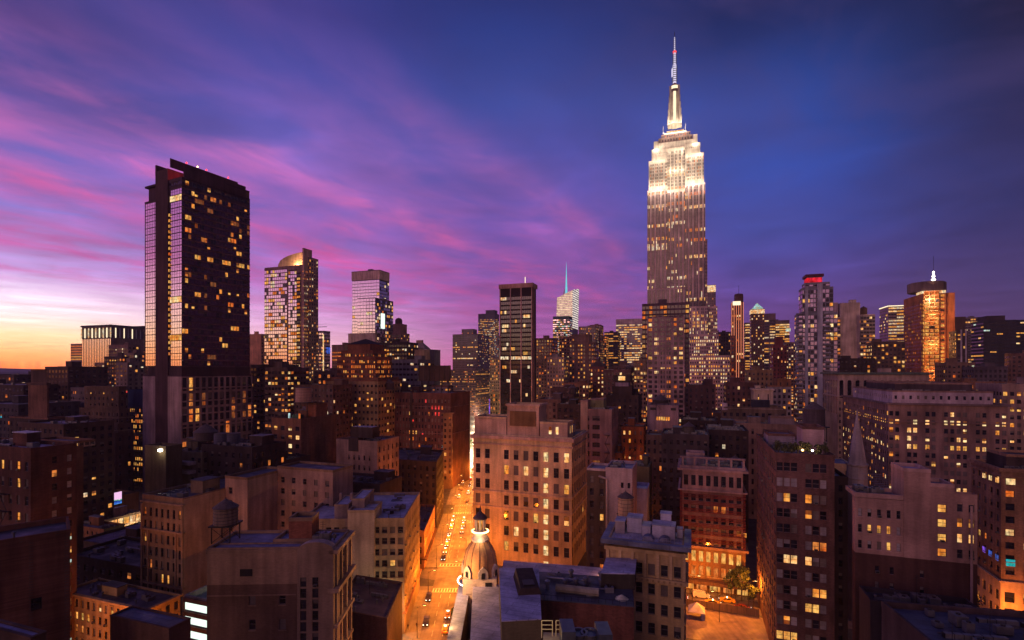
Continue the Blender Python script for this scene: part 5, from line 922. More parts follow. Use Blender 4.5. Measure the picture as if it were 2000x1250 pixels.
V.bx('shopfront',0,V.lf,-.54,-.31,0.2,14.4,'wall:240,140,70')
V.tier(2,8,6,12,V.zt-1,V.zt+3.5,'wall:300,240,270',roof=BLU); V.clutter(8,u0=1,v0=2,bulk=False)
for i in range(6): uu = .6+(V.lf-1.4)*i/5; V.bx('roof_column',uu,uu+.6,.1,.7,V.zt+.1,V.zt+2.6,'wall:400,270,250')
V.bx('roof_beam',0,V.lf,.0,.9,V.zt+2.61,V.zt+3.1,'wall:330,230,230')
# ornate tan building
O2 = B('office_building','ornate tan stone building with carved piers and blue roofed cornice',1336,112,1188,('m',11),1066,'wall:470,330,160',None,None,roof=WRF,par=.4,core=1)
O2.tier(0,O2.lf,-.25,4,0,O2.zt-2.2,'wall:470,330,160',W(b=2.65,f=4.3,ww=.55,wh=.58,lit=.07,tone='yor',dark='ddfd',fr='f',top=1.6,bot=2,sill=2,rec=.45,nb=6),None,cap=False)
O2.belt(O2.zt-.9,1.0,1.5,'roof:150,165,260'); O2.belt(O2.zt-2.4,.8,.8); O2.belt(O2.zt-8.6,.9,.9)
for k_ in range(1,6): O2.belt(O2.zt-8.6-4.3*k_,.35,.35)
for i in range(7): uu = O2.lf*i/6; O2.bx('carved_pier',uu-.32,uu+.32,-.8,-.26,O2.zt-7.6,O2.zt-2.4,'wall:520,370,190')
for i in range(14): uu = O2.lf*(i+.5)/14; O2.bx('rosette',uu-.2,uu+.2,-1.05,-.9,O2.zt-8.4,O2.zt-8.0,'wall:300,200,90')
rz_ = O2.zt-.3
for (u0_,u1_,v0_,v1_,h_,k_) in ((2,7,4,8,3.0,'wall:520,500,600'),(7.5,9.4,5,9,2.2,'wall:480,460,560'),(9.6,13,6.5,10.5,3.4,'wall:500,480,580'),(3,5.4,8.2,10.8,4.6,'wall:430,420,520'),(13.4,15.6,5,9,2.8,'wall:330,280,300'),(.4,1.6,6,8,2.0,'wall:500,480,560')):
    if u1_ < O2.lf: m = MB(); m.box(u0_,u1_,v0_,v1_,rz_,rz_+h_,k_,((0,0),O2.fd,O2.gd)); m.box(u0_-.12,u1_+.12,v0_-.12,v1_+.12,rz_+h_,rz_+h_+.15,WRF,((0,0),O2.fd,O2.gd)); O2.part('bulkhead',m)
for uu in (4.2,7.8):
    m = MB(); nseg = 10
    for j in range(nseg):
        a0,a1 = math.pi*j/nseg,math.pi*(j+1)/nseg; A_,B_ = uu-1.3*math.cos(a0),uu-1.3*math.cos(a1); za,zb2 = rz_+1.1*math.sin(a0),rz_+1.1*math.sin(a1)
        m.quad([(*O2.P(A_,1.4),za),(*O2.P(B_,1.4),zb2),(*O2.P(B_,3.6),zb2),(*O2.P(A_,3.6),za)],'roof:110,120,200'); m.quad([(*O2.P(A_,1.4),rz_),(*O2.P(A_,1.4),za),(*O2.P(B_,1.4),zb2),(*O2.P(B_,1.4),rz_)],'roof:200,205,300')
    O2.part('barrel_skylight',m)
m = MB()
for i in range(20): p = O2.P(.4+(O2.lf-.8)*i/19,.9); m.rod((p[0],p[1],rz_),(p[0],p[1],rz_+1.2),.035,'metal:330,320,350',4)
for dz in (.6,1.2): a,c = O2.P(.4,.9),O2.P(O2.lf-.4,.9); m.rod((a[0],a[1],rz_+dz),(c[0],c[1],rz_+dz),.035,'metal:330,320,350',4)
O2.part('roof_railing',m)
# roof garden tower
T2 = B('apartment_building','tall brick apartment building with triple windows, roof garden and long street side, right foreground',1516,130,1630,1478,885,'brick:170,88,75',W(b=1.62,f=3.9,ww=.86,wh=.56,lit=0.19,tone='yyok',dark='bbddfd',fr='wall:260,190,180',top=1.4,bot=2,pat='1110',sill=1,nb=8),W(b=4.2,f=3.9,ww=.55,wh=.6,lit=.02,tone='oo',dark='ddf',fr='f',top=1.4,bot=4,sill=1),roof=DRF,par=1.1)
T2.belt(T2.zt-.5,.7,.2); T2.tier(T2.u(1582),T2.lf-.3,9,17,T2.zt-1,T2.z(838),'wall:400,270,280',None,roof=BLU); T2.tier(1,8,22,32,T2.zt-1,T2.zt+2.5,'wall:300,250,300',None,roof=BLU); T2.clutter(5,u0=1,u1=8,v0=12,v1=34,bulk=False)
# cream building
D1 = B('apartment_building','pink stucco building painted brown below, with blank tower shaft and small windows, right foreground',1670,112,1908,1652,962,'wall:430,280,245',None,W(b=2.8,f=3.4,ww=.6,wh=.5,lit=0.29,tone='oo'),roof=BLU,par=.8,core=1)
zp = D1.z(1078); u_a,u_b = D1.u(1764),D1.u(1816)
wD = W(b=1.95,f=3.3,ww=.42,wh=.5,lit=0.12,tone='yk',dark='dbfd',fr='f',top=1.4,bot=.2,pat='11111',sill=1)
D1.tier(0,u_a,-.2,2,zp,D1.zt-1,'wall:360,225,185',wD,None,cap=False); D1.tier(u_a,u_b,-.35,7,zp,D1.z(909),'wall:360,225,185',None,None,roof=WRF)
D1.tier(u_b,u_b+4.1,-.2,6,zp,D1.z(948,20),'wall:360,222,182',W(b=3.6,f=3.3,ww=.38,wh=.55,lit=.75,tone='yk',dark='f',top=3.6,bot=.2,fr='f'),None); D1.tier(u_b+4.1,D1.lf,-.2,2,zp,D1.z(965,20),'wall:360,222,182',W(b=2.2,f=3.3,ww=.5,wh=.58,lit=0.29,tone='ky',dark='dbd',top=1.2,bot=.2,fr='f'),None,cap=False)
D1.tier(0,D1.lf,-.22,2,0,zp,'wall:90,45,35',W(b=2.6,f=3.6,ww=.28,wh=.45,lit=0.13,tone='ky',dark='ddff',top=1.5,bot=3,pat='0110100001100'),None,cap=False)
D1.clutter(7,u0=1,u1=u_a-1,v0=2,bulk=False); m = MB(); p = D1.P(D1.lf-1.2,-.8); m.rod((p[0],p[1],zp-14),(p[0],p[1],D1.zt-1),.22,'wall:400,270,240'); D1.part('flue_pipe',m)
m = MB()
for j in range(6): a,c = D1.P(u_a-6+j*.1,6-j*.0),D1.P(u_a-1.5,6); 
for j in range(7): a,c = D1.P(u_a-6,6),D1.P(u_a-.8,6); m.rod((a[0]+j*.55,a[1]-j*.2,D1.zt+3.2-j*.55),(c[0],c[1],D1.zt+3.2-j*.45),.05,'metal:260,240,280',4)
D1.part('wire_screen',m)
# arched corner tower at right
N1 = B('apartment_building','brick corner building with square upper windows, arches and cyan lit panes, right edge',1955,142,2140,1896,915,'brick:330,190,110',W(b=4.0,f=3.75,ww=.5,wh=.52,lit=0.14,tone='kyo',dark='dddf',fr='dark',top=1.6,bot=14,sill=1),W(b=3.3,f=3.75,ww=.42,wh=.5,lit=0.14,tone='kyo',dark='dddf',top=1.6,bot=14,sill=1),roof=DRF,par=1.0)
N1.tier(-.3,N1.lf,-.4,N1.ls,0,16,'wall:520,350,220',W(b=4.0,f=5,ww=.55,wh=.62,lit=0.43,tone='ky',dark='dd',top=1.5,bot=1),W(b=3.3,f=5,ww=.5,wh=.6,lit=0.22,tone='y',dark='dd',top=1.5,bot=1),cap=False); N1.belt(16,.6,.6,'wall:520,350,220'); N1.belt(N1.zt-.8,1.0,.7); N1.belt(N1.z(932),.4,.3)
for uu in (1.1,5.1,9.1): N1.bx('cyan_window',uu,uu+2.0,-.07,-.01,N1.z(1104),N1.z(1091),'c'); N1.bx('attic_window',uu,uu+2.0,-.07,-.01,N1.z(946),N1.z(934),'k')
for vv,kk in ((1.2,'u'),(4.6,'u'),(8.0,'p')): N1.bx('blue_window',-.07,-.01,vv,vv+1.5,N1.z(1099),N1.z(1088),kk); N1.bx('attic_window',-.07,-.01,vv,vv+1.4,N1.z(946),N1.z(936),'k')
N1.tier(3,N1.lf-2,4,N1.ls-2,N1.zt-1,N1.zt+3.5,UMB,None,roof=DRF); N1.clutter(9,v0=1,v1=8,bulk=False)
# bottom right roofs
for (c_,u_len,v_len,zt_,lab,rf) in (((PX(1722,84),84),34,12,37.0,'dark slate blue flat roof with vent cowls filling the bottom right corner',BLU),):
    Z1 = Bld('low_building',lab,c_,(math.cos(R(10)),-math.sin(R(10))),(-math.sin(R(10))*-1*.0-.17,-.98),u_len,18,zt_,'wall:90,60,60',None,None,roof='roof:80,90,140'); Z1.clutter(12,u0=2,u1=30,v0=1,v1=15,bulk=False)
B('low_building','black rear yard sheds between the pink stucco building and the slate blue roof, bottom right',1700,100,1925,('m',7),1172,'wall:50,38,40',None,roof='roof:30,28,34').clutter(8,bulk=False)
B('low_building','small cream house with a blue roof left of the stone steeple',1626,172,1664,('m',12),905,'wall:420,350,200',W(b=2.6,f=3.2,ww=.3,lit=.05,dark='dd'),roof='roof:90,100,200',par=.2)
B('brick_building','dark alley building right of the roof garden tower',1628,138,1656,('m',14),930,UMB,W(b=2.4,f=3.4,ww=.3,lit=0.14,tone='om')).clutter(2)
# corner lot house right foreground low

# ---- dome building and foreground roofs
DD = 124.0
dz = lambda py: PZ(py, DD); rx = empty('domed_corner_building',(PX(938,DD),DD,0),0,'white corner turret with a ribbed copper dome, lit lantern and finial at the street corner','building')
k = DD/1000; m = MB(); m.prism([(-4.4,-4.6),(4.6,-4.6),(4.8,4),(-3.8,4.6),(-4.6,3.6)],0,dz(1112),'wall:600,480,400'); m.obj('drum',rx)
m = MB(); prof = [(4.5,dz(1112)),(4.7,dz(1108)),(4.55,dz(1095)),(4.35,dz(1082)),(3.9,dz(1068)),(3.1,dz(1056)),(2.1,dz(1047)),(1.9,dz(1045))]
m.lathe(prof,'wall:640,340,150',0,0,24); m.obj('dome',rx,smooth=True)
for i in range(12):
    a = 2*math.pi*i/12; m = MB()
    for (r0,z0_),(r1,z1_) in zip(prof[1:-1],prof[2:]): m.rod((r0*1.01*math.cos(a),r0*1.01*math.sin(a),z0_),(r1*1.01*math.cos(a),r1*1.01*math.sin(a),z1_),.09,'wall:190,120,90',5)
    m.obj('rib',rx)
m = MB(); m.lathe([(2.3,dz(1047)),(2.5,dz(1043)),(2.0,dz(1038)),(1.7,dz(1034)),(2.1,dz(1030)),(2.1,dz(1027)),(1.6,dz(1025))],'wall:620,520,440',0,0,20); m.obj('lantern_base',rx)
m = MB()
for i in range(8): a = 2*math.pi*i/8; m.rod((1.35*math.cos(a),1.35*math.sin(a),dz(1025)),(1.35*math.cos(a),1.35*math.sin(a),dz(1003)),.2,'wall:600,520,420',6)
m.obj('lantern_columns',rx); m = MB(); m.lathe([(.5,dz(1025)),(.5,dz(1004))],'y',0,0,10); m.obj('lantern_light',rx)
m = MB(); m.lathe([(1.9,dz(1003)),(2.0,dz(1001)),(1.5,dz(997)),(.7,dz(992)),(.25,dz(988)),(.3,dz(985)),(.05,dz(976))],'wall:110,80,80',0,0,16); m.obj('cap',rx,smooth=True)
m = MB(); m.lathe([(2.25,dz(1029)),(2.42,dz(1028.6)),(2.42,dz(1027)),(2.25,dz(1026.6))],'lamp',0,0,20); m.obj('light_ring',rx)
for a in (-2.3,-1.35,-.5,2.9):
    m = MB(); cx,cy = 4.5*math.cos(a),4.5*math.sin(a); tx,ty = -math.sin(a),math.cos(a); nx_,ny_ = math.cos(a),math.sin(a); w2_ = 1.35
    P3 = lambda t_,d_,z_: (cx+tx*t_+nx_*d_,cy+ty*t_+ny_*d_,z_)
    pts = [(-w2_,dz(1112)),(w2_,dz(1112)),(w2_,dz(1100)),(w2_*.7,dz(1094)),(0,dz(1088)),(-w2_*.7,dz(1094)),(-w2_,dz(1100))]
    m.quad([P3(t_,.5,z_) for t_,z_ in pts],'wall:620,520,450'); n_=len(pts)
    for j in range(n_): t0,t1 = pts[j],pts[(j+1)%n_]; m.quad([P3(t0[0],.5,t0[1]),P3(t0[0],-1.6,t0[1]),P3(t1[0],-1.6,t1[1]),P3(t1[0],.5,t1[1])],'wall:520,420,360')
    m.obj('gable_dormer',rx); m = MB(); m.quad([P3(t_,.56,z_) for t_,z_ in ((-.5,dz(1111)),(.5,dz(1111)),(.5,dz(1102)),(.3,dz(1099)),(-.3,dz(1099)),(-.5,dz(1102)))],'dark'); m.obj('dormer_window',rx)
m = MB(); m.box(1.6,3.4,-4.75,-4.62,dz(1146),dz(1118),'dark'); m.obj('door',rx); m = MB(); m.box(-3.6,-1.0,-4.75,-4.62,dz(1140),dz(1120),'wall:520,430,380'); m.obj('panel',rx)
m = MB(); ringz = dz(1126)
for i in range(14): a0,a1 = math.pi*(.85+.45*i/14),math.pi*(.85+.45*(i+1)/14); m.rod((-.9+5.3*math.cos(a0),5.3*math.sin(a0),ringz),(-.9+5.3*math.cos(a1),5.3*math.sin(a1),ringz),.14,'bulb',5)
m.obj('neon_arc',rx)
# roof plates
def plate(lab,pts,z0_,z1_,wall,roofk,name='low_building',rim=None):
    cx = pts[0]; r_ = empty(name,(cx[0],cx[1],0),0,lab,'building'); m = MB(); q_ = [(a-cx[0],b_-cx[1]) for a,b_ in pts]
    m.prism(q_,z0_,z1_,wall); m.obj('wall',r_); m = MB(); e_ = 1.0
    mx_ = sum(p[0] for p in q_)/len(q_); my_ = sum(p[1] for p in q_)/len(q_)
    m.prism([(mx_+(a-mx_)*1.012,my_+(b_-my_)*1.012) for a,b_ in q_],z1_+.004,z1_+.18,roofk); m.obj('roof',r_)
    return r_
def pt(px,py,z_): D_ = (H-z_)*1000/(py-HY); return (PX(px,D_),D_)
zA = 24.0; plate('long pale violet roof sloping beside the avenue, bottom centre',[pt(916,1250+60,zA),pt(1010,1250+60,zA),pt(985,1143,zA),pt(924,1147,zA)],0,zA,'wall:200,150,120','roof:430,400,560')
zL = 22.0; plate('narrow hedge lined roof ledge above the avenue pavement, bottom centre',[pt(860,1310,zL),pt(889,1310,zL),pt(918,1148,zL),pt(899,1132,zL)],0,zL,'wall:330,200,120','roof:260,250,380')
zH = 31.0; hp = plate('raised white roof plate over an olive end wall, bottom centre',[pt(980,1214,zH),pt(1057,1210,zH),pt(1052,1112,zH),pt(975,1111,zH)],0,zH,'wall:130,110,60','roof:480,470,620')
zP = 26.5; plate('pink lit flat roof behind the raised white roof plate',[pt(978,1140,zP),pt(1238,1152,zP),pt(1172,1110,zP),pt(985,1096,zP)],0,zP,'wall:240,150,120','roof:560,450,520')
zM = 29.0; MY = plate('mechanical roof yard crowded with pipes and fans above a dark red brick wall, bottom centre',[pt(1050,1172,zM),pt(1238,1186,zM),pt(1232,1132,zM),pt(1052,1118,zM)],0,zM,'brick:170,65,45','roof:70,70,90')
rng = random.Random(8); c0_ = pt(1050,1172,zM); ex = [a-b_ for a,b_ in zip(pt(1238,1186,zM),c0_)]; ey = [a-b_ for a,b_ in zip(pt(1052,1118,zM),c0_)]
def yard(u_,v_): return (ex[0]*u_+ey[0]*v_, ex[1]*u_+ey[1]*v_)
for i in range(16):
    p = yard(.06+.8*rng.random(),.2+.7*rng.random()); m = MB(); kk = rng.choice(('metal:260,260,290','metal:150,150,170','metal:90,90,105')); t_ = rng.random()
    if t_ < .45: w_,h_ = .5+rng.random()*.9,.6+rng.random()*1.2; m.box(p[0]-w_,p[0]+w_,p[1]-w_*.6,p[1]+w_*.6,zM+.2,zM+.2+h_,kk); m.lathe([(w_*.45,zM+.2+h_),(w_*.45,zM+.35+h_),(w_*.3,zM+.36+h_)],'dark',p[0],p[1],10); m.obj('fan_unit',MY)
    elif t_ < .75: m.lathe([(.35,zM+.2),(.35,zM+1.4),(.6,zM+1.5),(.6,zM+1.9),(.1,zM+2.2)],kk,p[0],p[1],12); m.obj('exhaust_cowl',MY)
    else: p2 = yard(.1+.8*rng.random(),.3+.5*rng.random()); m.rod((p[0],p[1],zM+.8),(p2[0],p2[1],zM+.8),.22,kk,8); m.obj('duct',MY)
a,c = yard(.2,.28),yard(.66,.22); m = MB(); m.rod((a[0],a[1],zM+1.1),(c[0],c[1],zM+1.1),.8,'wall:330,300,220',8); m.obj('main_duct',MY)
m = MB()
for u_ in [i/14 for i in range(15)]: p = yard(u_,.01); m.rod((p[0],p[1],zM+.2),(p[0],p[1],zM+1.1),.04,'dark',4)
a,c = yard(0,.01),yard(1,.01); m.rod((a[0],a[1],zM+1.1),(c[0],c[1],zM+1.1),.05,'dark',4); m.obj('railing',MY)
p = yard(.9,.22); m = MB()
for i in range(7): a_ = math.pi*i/6; m.rod((p[0],p[1],zM+.3),(p[0]+1.5*math.cos(a_),p[1]+1.3*math.sin(a_),zM+.3),.07,'dark',4)
m.lathe([(1.4,zM+.21),(1.1,zM+.32),(.2,zM+.9)],'wall:480,450,300',p[0],p[1],14); m.obj('round_skylight',MY)
zS2 = 32.5; a,c,d_,e_ = pt(1174,1119,zS2),pt(1240,1120,zS2),pt(1243,1090,zS2),pt(1184,1089,zS2); plate('small pale shed roof over a dark lift hut at the right of the roof yard',[a,c,d_,e_],zM,zS2-.2,'wall:60,50,40','roof:480,470,620','roof_hut')
a = pt(1012,1165,zH); r_ = empty('stair_hatch',(a[0],a[1],zH+.2),R(6),'black leaning stair hatch on the raised white roof plate','hatch'); m = MB(); m.v = [(0,0,0),(4.6,0,0),(4.6,9,0),(0,9,0),(.5,.3,1.2),(4.1,.3,1.2),(4.1,8.7,1.9),(.5,8.7,1.9)]; m.f = [(0,1,5,4),(1,2,6,5),(2,3,7,6),(3,0,4,7),(4,5,6,7)]; m.m=[m.mi(UMB)]*5; m.obj('cover',r_); m = MB(); m.box(1.2,3.4,1,3.5,1.32,1.6,'dark'); m.obj('grille',r_)
# cooling plant at bottom edge
zC = 44.0; cp = plate('near plant deck with steel platform lit yellow, bottom edge of the picture',[pt(1056,1330,zC),pt(1200,1330,zC),pt(1196,1246,zC),pt(1062,1238,zC)],zC-4,zC,'wall:200,120,80','wall:420,330,220')
def cu(px,py): a = pt(px,py,zC); b0 = pt(1056,1330,zC); return (a[0]-b0[0],a[1]-b0[1])
for (px_,w_,h_) in ((1108,.75,2.2),(1178,.75,1.9)):
    p = cu(px_,1262); m = MB(); m.box(p[0]-w_,p[0]+w_,p[1]-1.6,p[1]+1.4,zC+.2,zC+.2+h_,'metal:90,110,130'); m.obj('cooling_unit',cp)
for px_ in (1130,1152):
    p = cu(px_,1258); m = MB(); m.lathe([(.95,zC+.2),(.95,zC+1.2),(1.05,zC+1.25),(1.05,zC+1.4),(.8,zC+1.41),(.75,zC+1.2),(.1,zC+1.2)],'metal:110,120,140',p[0],p[1],16); m.obj('cooling_fan',cp)
for j,(pa,pb) in enumerate(((1058,1079),(1086,1100))):
    m = MB(); a,c = cu(pa,1246),cu(pb,1246)
    for t_ in (0,1): q_ = a if t_==0 else c; m.rod((q_[0],q_[1],zC),(q_[0],q_[1],zC+2.0),.05,'wall:800,700,420',4)
    for dz_ in (1.0,1.5,2.0): m.rod((a[0],a[1],zC+dz_),(c[0],c[1],zC+dz_),.05,'wall:800,700,420',4)
    m.obj('handrail',cp)
def fire_escape(bd, u0, u1, z0, z1, step=3.7):
    n = int((z1-z0)/step); fr = ((0,0), bd.fd, bd.gd)
    for i in range(n):
        m = MB(); zz_ = bd.lz(z0+i*step); m.box(u0,u1,-1.2,-.1,zz_,zz_+.06,'dark',fr)
        for dz_ in (.5,1.0): m.box(u0,u1,-1.24,-1.2,zz_+dz_,zz_+dz_+.05,'dark',fr)
        if i < n-1:
            a,c_ = bd.P(u0+.3 if i%2 else u1-.3,-.7), bd.P(u1-.6 if i%2 else u0+.6,-.7); m.rod((*a,zz_+.05),(*c_,zz_+step),.09,'dark',4)
        bd.part('fire_escape',m)
for bd in ALLB:
    lb = bd.root['label']
    if lb.startswith('orange brick walk up'): fire_escape(bd,3,7,8,bd.zt-4,4)
    if lb.startswith('dark red brick loft'): fire_escape(bd,8,12,8,bd.zt-5,4.4)
    if lb.startswith('pinkish loft with wide'): fire_escape(bd,.8,3.4,8,bd.zt-5,4.1)
    if lb.startswith('brown brick tower with'): fire_escape(bd,bd.lf-3,bd.lf-.6,8,bd.zt-5,3.7)
    if lb.startswith('small orange lit corner'): fire_escape(bd,1,4,4,bd.zt-3,3.7)
rx.scale = (.88,.88,.97)
for b in ALLB: b.finish()
# ================================================================== streets
def strip(name, fl, fr_, ds, z, key, kind='structure'):
    b = MB()
    for d0, d1 in zip(ds, ds[1:]): b.quad([(fl(d0),d0,z),(fr_(d0),d0,z),(fr_(d1),d1,z),(fl(d1),d1,z)], key)
    o = b.obj(name); o['kind'] = kind; return o
kl = lambda D: wl(D)+4.6
kr = lambda D: we(D)-3.2
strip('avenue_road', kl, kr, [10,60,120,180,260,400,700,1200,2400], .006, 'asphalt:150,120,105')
def curb(name, f0, f1, d0, d1):
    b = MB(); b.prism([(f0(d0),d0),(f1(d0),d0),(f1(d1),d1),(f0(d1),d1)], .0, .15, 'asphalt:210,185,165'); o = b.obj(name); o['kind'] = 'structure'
for d0, d1 in ((12,177),(194,266),(284,380),(396,900)):
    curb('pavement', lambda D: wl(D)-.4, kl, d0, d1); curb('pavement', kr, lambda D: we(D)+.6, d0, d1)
G_ = (math.sin(R(YA)), math.cos(R(YA))); R_ = (math.cos(R(YA)), -math.sin(R(YA)))
def cross(name, px_, D_, l0, l1, w0, w1, z, key):
    c = (PX(px_, D_), D_); b = MB(); P_ = lambda a, d: (c[0]+R_[0]*a+G_[0]*d, c[1]+R_[1]*a+G_[1]*d, z)
    b.quad([P_(l0,w0), P_(l1,w0), P_(l1,w1), P_(l0,w1)], key); o = b.obj(name); o['kind'] = 'structure'; return P_
cross('side_street', 880, 186, -120, 90, -5, 5, .010, 'asphalt:150,120,105')
mk = MB()
def bar(x0, x1, y0, y1): mk.quad([(x0,y0,.016),(x1,y0,.016),(x1,y1,.016),(x0,y1,.016)], 'wall:700,680,640')
for d_ in (172.5,): 
    for x_ in (0, 3.0): mk.quad([(kl(d_),d_+x_,.016),(kr(d_),d_+x_,.016),(kr(d_),d_+x_+.3,.016),(kl(d_),d_+x_+.3,.016)], 'wall:700,680,640')
    for i in range(10): xa = kl(d_)+(kr(d_)-kl(d_))*(i+.2)/10; bar(xa, xa+.4, d_+.4, d_+2.9)
for d_ in (195.0, 266, 281):
    for x_ in (0, 3.0): mk.quad([(kl(d_),d_+x_,.016),(kr(d_),d_+x_,.016),(kr(d_),d_+x_+.3,.016),(kl(d_),d_+x_+.3,.016)], 'wall:700,680,640')
    for i in range(8): xa = kl(d_)+(kr(d_)-kl(d_))*(i+.3)/8; bar(xa, xa+.4, d_+.5, d_+2.7)
for i in range(60):
    d_ = 60+i*6
    if 170 < d_ < 200: continue
    for t_ in (.36, .68): xa = kl(d_)+(kr(d_)-kl(d_))*t_; mk.quad([(xa-.07,d_,.016),(xa+.07,d_,.016),(xa-.05,d_+3,.016),(xa-.19,d_+3,.016)], 'wall:640,620,560')
for i in range(30):  # long parking bay line
    d_ = 200+i*6; xa = kl(d_)+2.7; mk.quad([(xa-.06,d_,.016),(xa+.06,d_,.016),(xa-.18,d_+6,.016),(xa-.30,d_+6,.016)], 'wall:640,620,560')
tag(mk.obj('road_markings'), kind='structure')
# street and sand lot in front of the striped brick building
vc = V.c; VP_ = lambda a, d, z=0: (vc[0]+R_[0]*a-G_[0]*d, vc[1]+R_[1]*a-G_[1]*d, z)
def vs(name, a0, a1, d0, d1, z, key):
    b = MB(); b.quad([VP_(a0,d1,z),VP_(a1,d1,z),VP_(a1,d0,z),VP_(a0,d0,z)], key); o = b.obj(name); o['kind'] = 'structure'
vs('pavement', -20, 44, .2, 3.6, .15, 'asphalt:230,200,180'); vs('side_street', -30, 60, 3.6, 13, .012, 'asphalt:160,120,110'); vs('building_lot', -6, 24, 14.2, 34, .02, 'asphalt:250,190,150')
f_ = empty('timber_fence', VP_(-4, 13.8), -R(YA), 'brown board fence between the side street and the pale vacant lot', 'fence')
m = MB(); m.box(0,27,-.08,0,0.1,2.4,'wood:170,110,70'); m.obj('boards',f_)
for i in range(10): m = MB(); m.box(i*3,i*3+.12,-.22,-.09,0,2.5,'wood:120,80,55'); m.obj('post',f_)
f_ = empty('canopy_tent', VP_(5.2, 20), -R(YA), 'white peaked canopy tent with a blue grey side on the vacant lot', 'tent')
m = MB(); P4 = [(-2.4,-2.4),(2.4,-2.4),(2.4,2.4),(-2.4,2.4)]; m.prism(P4,2.2,4.4,'wall:650,620,620',[(-.1,-.1),(.1,-.1),(.1,.1),(-.1,.1)]); m.obj('canopy',f_); m = MB(); m.box(1.2,2.35,-2.3,2.3,.1,2.15,'wall:250,280,400'); m.obj('side_panel',f_)
for sx_ in (-2.3,2.3):
    for sy_ in (-2.3,2.3): m = MB(); m.rod((sx_,sy_,0),(sx_,sy_,2.25),.05,'metal:300,300,300',5); m.obj('leg',f_)
f_ = empty('pavement_shed', VP_(.5, .7), -R(YA), 'long dark pavement shed roof on posts in front of the striped brick building', 'shelter')
m = MB(); m.box(0,20,-2.6,0,3.3,4.4,'wood:120,65,45'); m.obj('roof',f_)
for i in range(8): m = MB(); m.box(.3+i*2.75,.42+i*2.75,-2.5,-2.38,0,3.28,'dark'); m.obj('post',f_)
for i in range(5): V.bx('shop_window', 1.2+i*4.2, 4.4+i*4.2, -.62, -.545, .6, 3.6, 'y' if i%2 == 0 else 'o')
V.bx('shop_fascia_light', 0.5, V.lf-.5, -.62, -.545, 4.9, 5.3, 'o')

# ================================================================== lamps
def plight(name, loc, power, rgb, size=.25, parent=None):
    l = bpy.data.lights.new(name, 'POINT'); l.energy = power; l.color = tuple(rgb); l.shadow_soft_size = size
    o = bpy.data.objects.new(name, l); col.objects.link(o); o.location = loc; o.parent = parent; return o
SOD = (1.0, .25, .018)
def lamp_proto():
    r_ = empty('street_lamp', (0,0,0)); m = MB(); m.rod((0,0,0),(0,0,8.6),.11,'metal:60,55,55',6,.07); m.obj('pole',r_)
    m = MB(); m.rod((0,0,8.3),(1.8,0,9.2),.06,'metal:60,55,55',5); m.obj('arm',r_); m = MB(); m.box(1.6,2.5,-.16,.16,9.12,9.34,'metal:80,75,75'); m.obj('lamp_housing',r_)
    m = MB(); m.box(1.72,2.42,-.12,.12,9.03,9.11,'lamp'); m.obj('lamp_glass',r_); return r_
LP = lamp_proto(); first = [True]
def street_lamp(x_, y_, rz, label, power, group='sodium street lamps along the avenue', rgb=SOD, z0=.15):
    o = LP if first[0] else copy_tree(LP); first[0] = False
    o.location = (x_, y_, z0); o.rotation_euler[2] = rz; tag(o, label, 'street lamp', group)
    plight('lamp_light', (2.05,0,8.9), power, rgb, .2, o)
AVL = 'orange sodium lamp on a curved arm beside the avenue traffic'
for i in range(13):
    d_ = 118+i*25
    if 176 < d_ < 190: d_ = 174
    street_lamp(wl(d_)+4.1, d_, 0, AVL, 6000 if d_ < 260 else 7000)
    if d_ > 150: street_lamp(we(d_)-2.8, d_+8, math.pi, AVL, 6000 if d_ < 260 else 7000)
for i in range(7): d_ = 470+i*70; street_lamp(wl(d_)+4.1, d_, 0, 'distant sodium lamp near the avenue vanishing point', 70000, 'far street lamps', (1,.7,.42))
for (px_, D_, rz, lab, pw) in ((1352,164,-R(YA),'sodium lamp on the side street at the left of the parked van',2600),(1462,160,-R(YA),'sodium lamp on the side street near the trees',2600),(1405,152,math.pi,'sodium lamp over the pale vacant lot',700),
    (1926,134,0,'sodium lamp at the foot of the brick corner building, right edge',4500),(1990,133,0,'sodium lamp under the right corner building pale base',4500),
    (1232,243,0,'sodium lamp before the orange brick walk up',9000),(1205,236,0,'sodium lamp left of the orange brick walk up',5000),(240,196,0,'sodium lamp by the corner shop with turquoise sign',14000),
    (150,116,0,'sodium lamp in front of the townhouse row, left end',5000),(240,116,0,'sodium lamp in front of the townhouse row, right end',8000),(262,204,0,'sodium lamp near the gold shop window strip',9000),
    (1815,470-22,0,'bright lamp at the foot of the orange lit tower',60000),(1440,500,0,'bright lamp at the foot of the orange lined tower',60000)):
    street_lamp(PX(px_,D_), D_, rz, lab, pw, 'street lamps on the side streets')
# ---- architectural floodlights
WARM = (1, .85, .62)
def fl_(px_, py, v_, pw, rgb=WARM): p = X.P(ES(px_), v_); plight('floodlight', (p[0], p[1], EZ(py)), pw, rgb, .5, X.root)
for px_ in (1269,1278,1287,1296,1303,1338,1345,1354,1363,1371): fl_(px_, 366 if px_ < 1320 else 361, -9.0, 4500)
for px_ in (1276,1286,1297,1345,1355,1363): fl_(px_, 307, -4.5, 2700)
for px_ in (1308,1320,1333): fl_(px_, 371, -.8, 1100); fl_(px_, 330, -.8, 1800); fl_(px_, 292, -1.5, 1300)
for px_ in (1282,1356): fl_(px_, 283, 1.5, 3500)
for px_ in (1298,1309,1326,1338): fl_(px_, 247, 1.5, 15000)
pY = Y.P(Y.lf*.2,-6); plight('floodlight',(pY[0],pY[1],Y.zt-6),40000,(1,.6,.3),1,Y.root)
for i in range(5): pY = Y.P(Y.u(1818),-9); plight('floodlight',(pY[0],pY[1],20+i*26),14000,(1,.45,.12),1,Y.root)
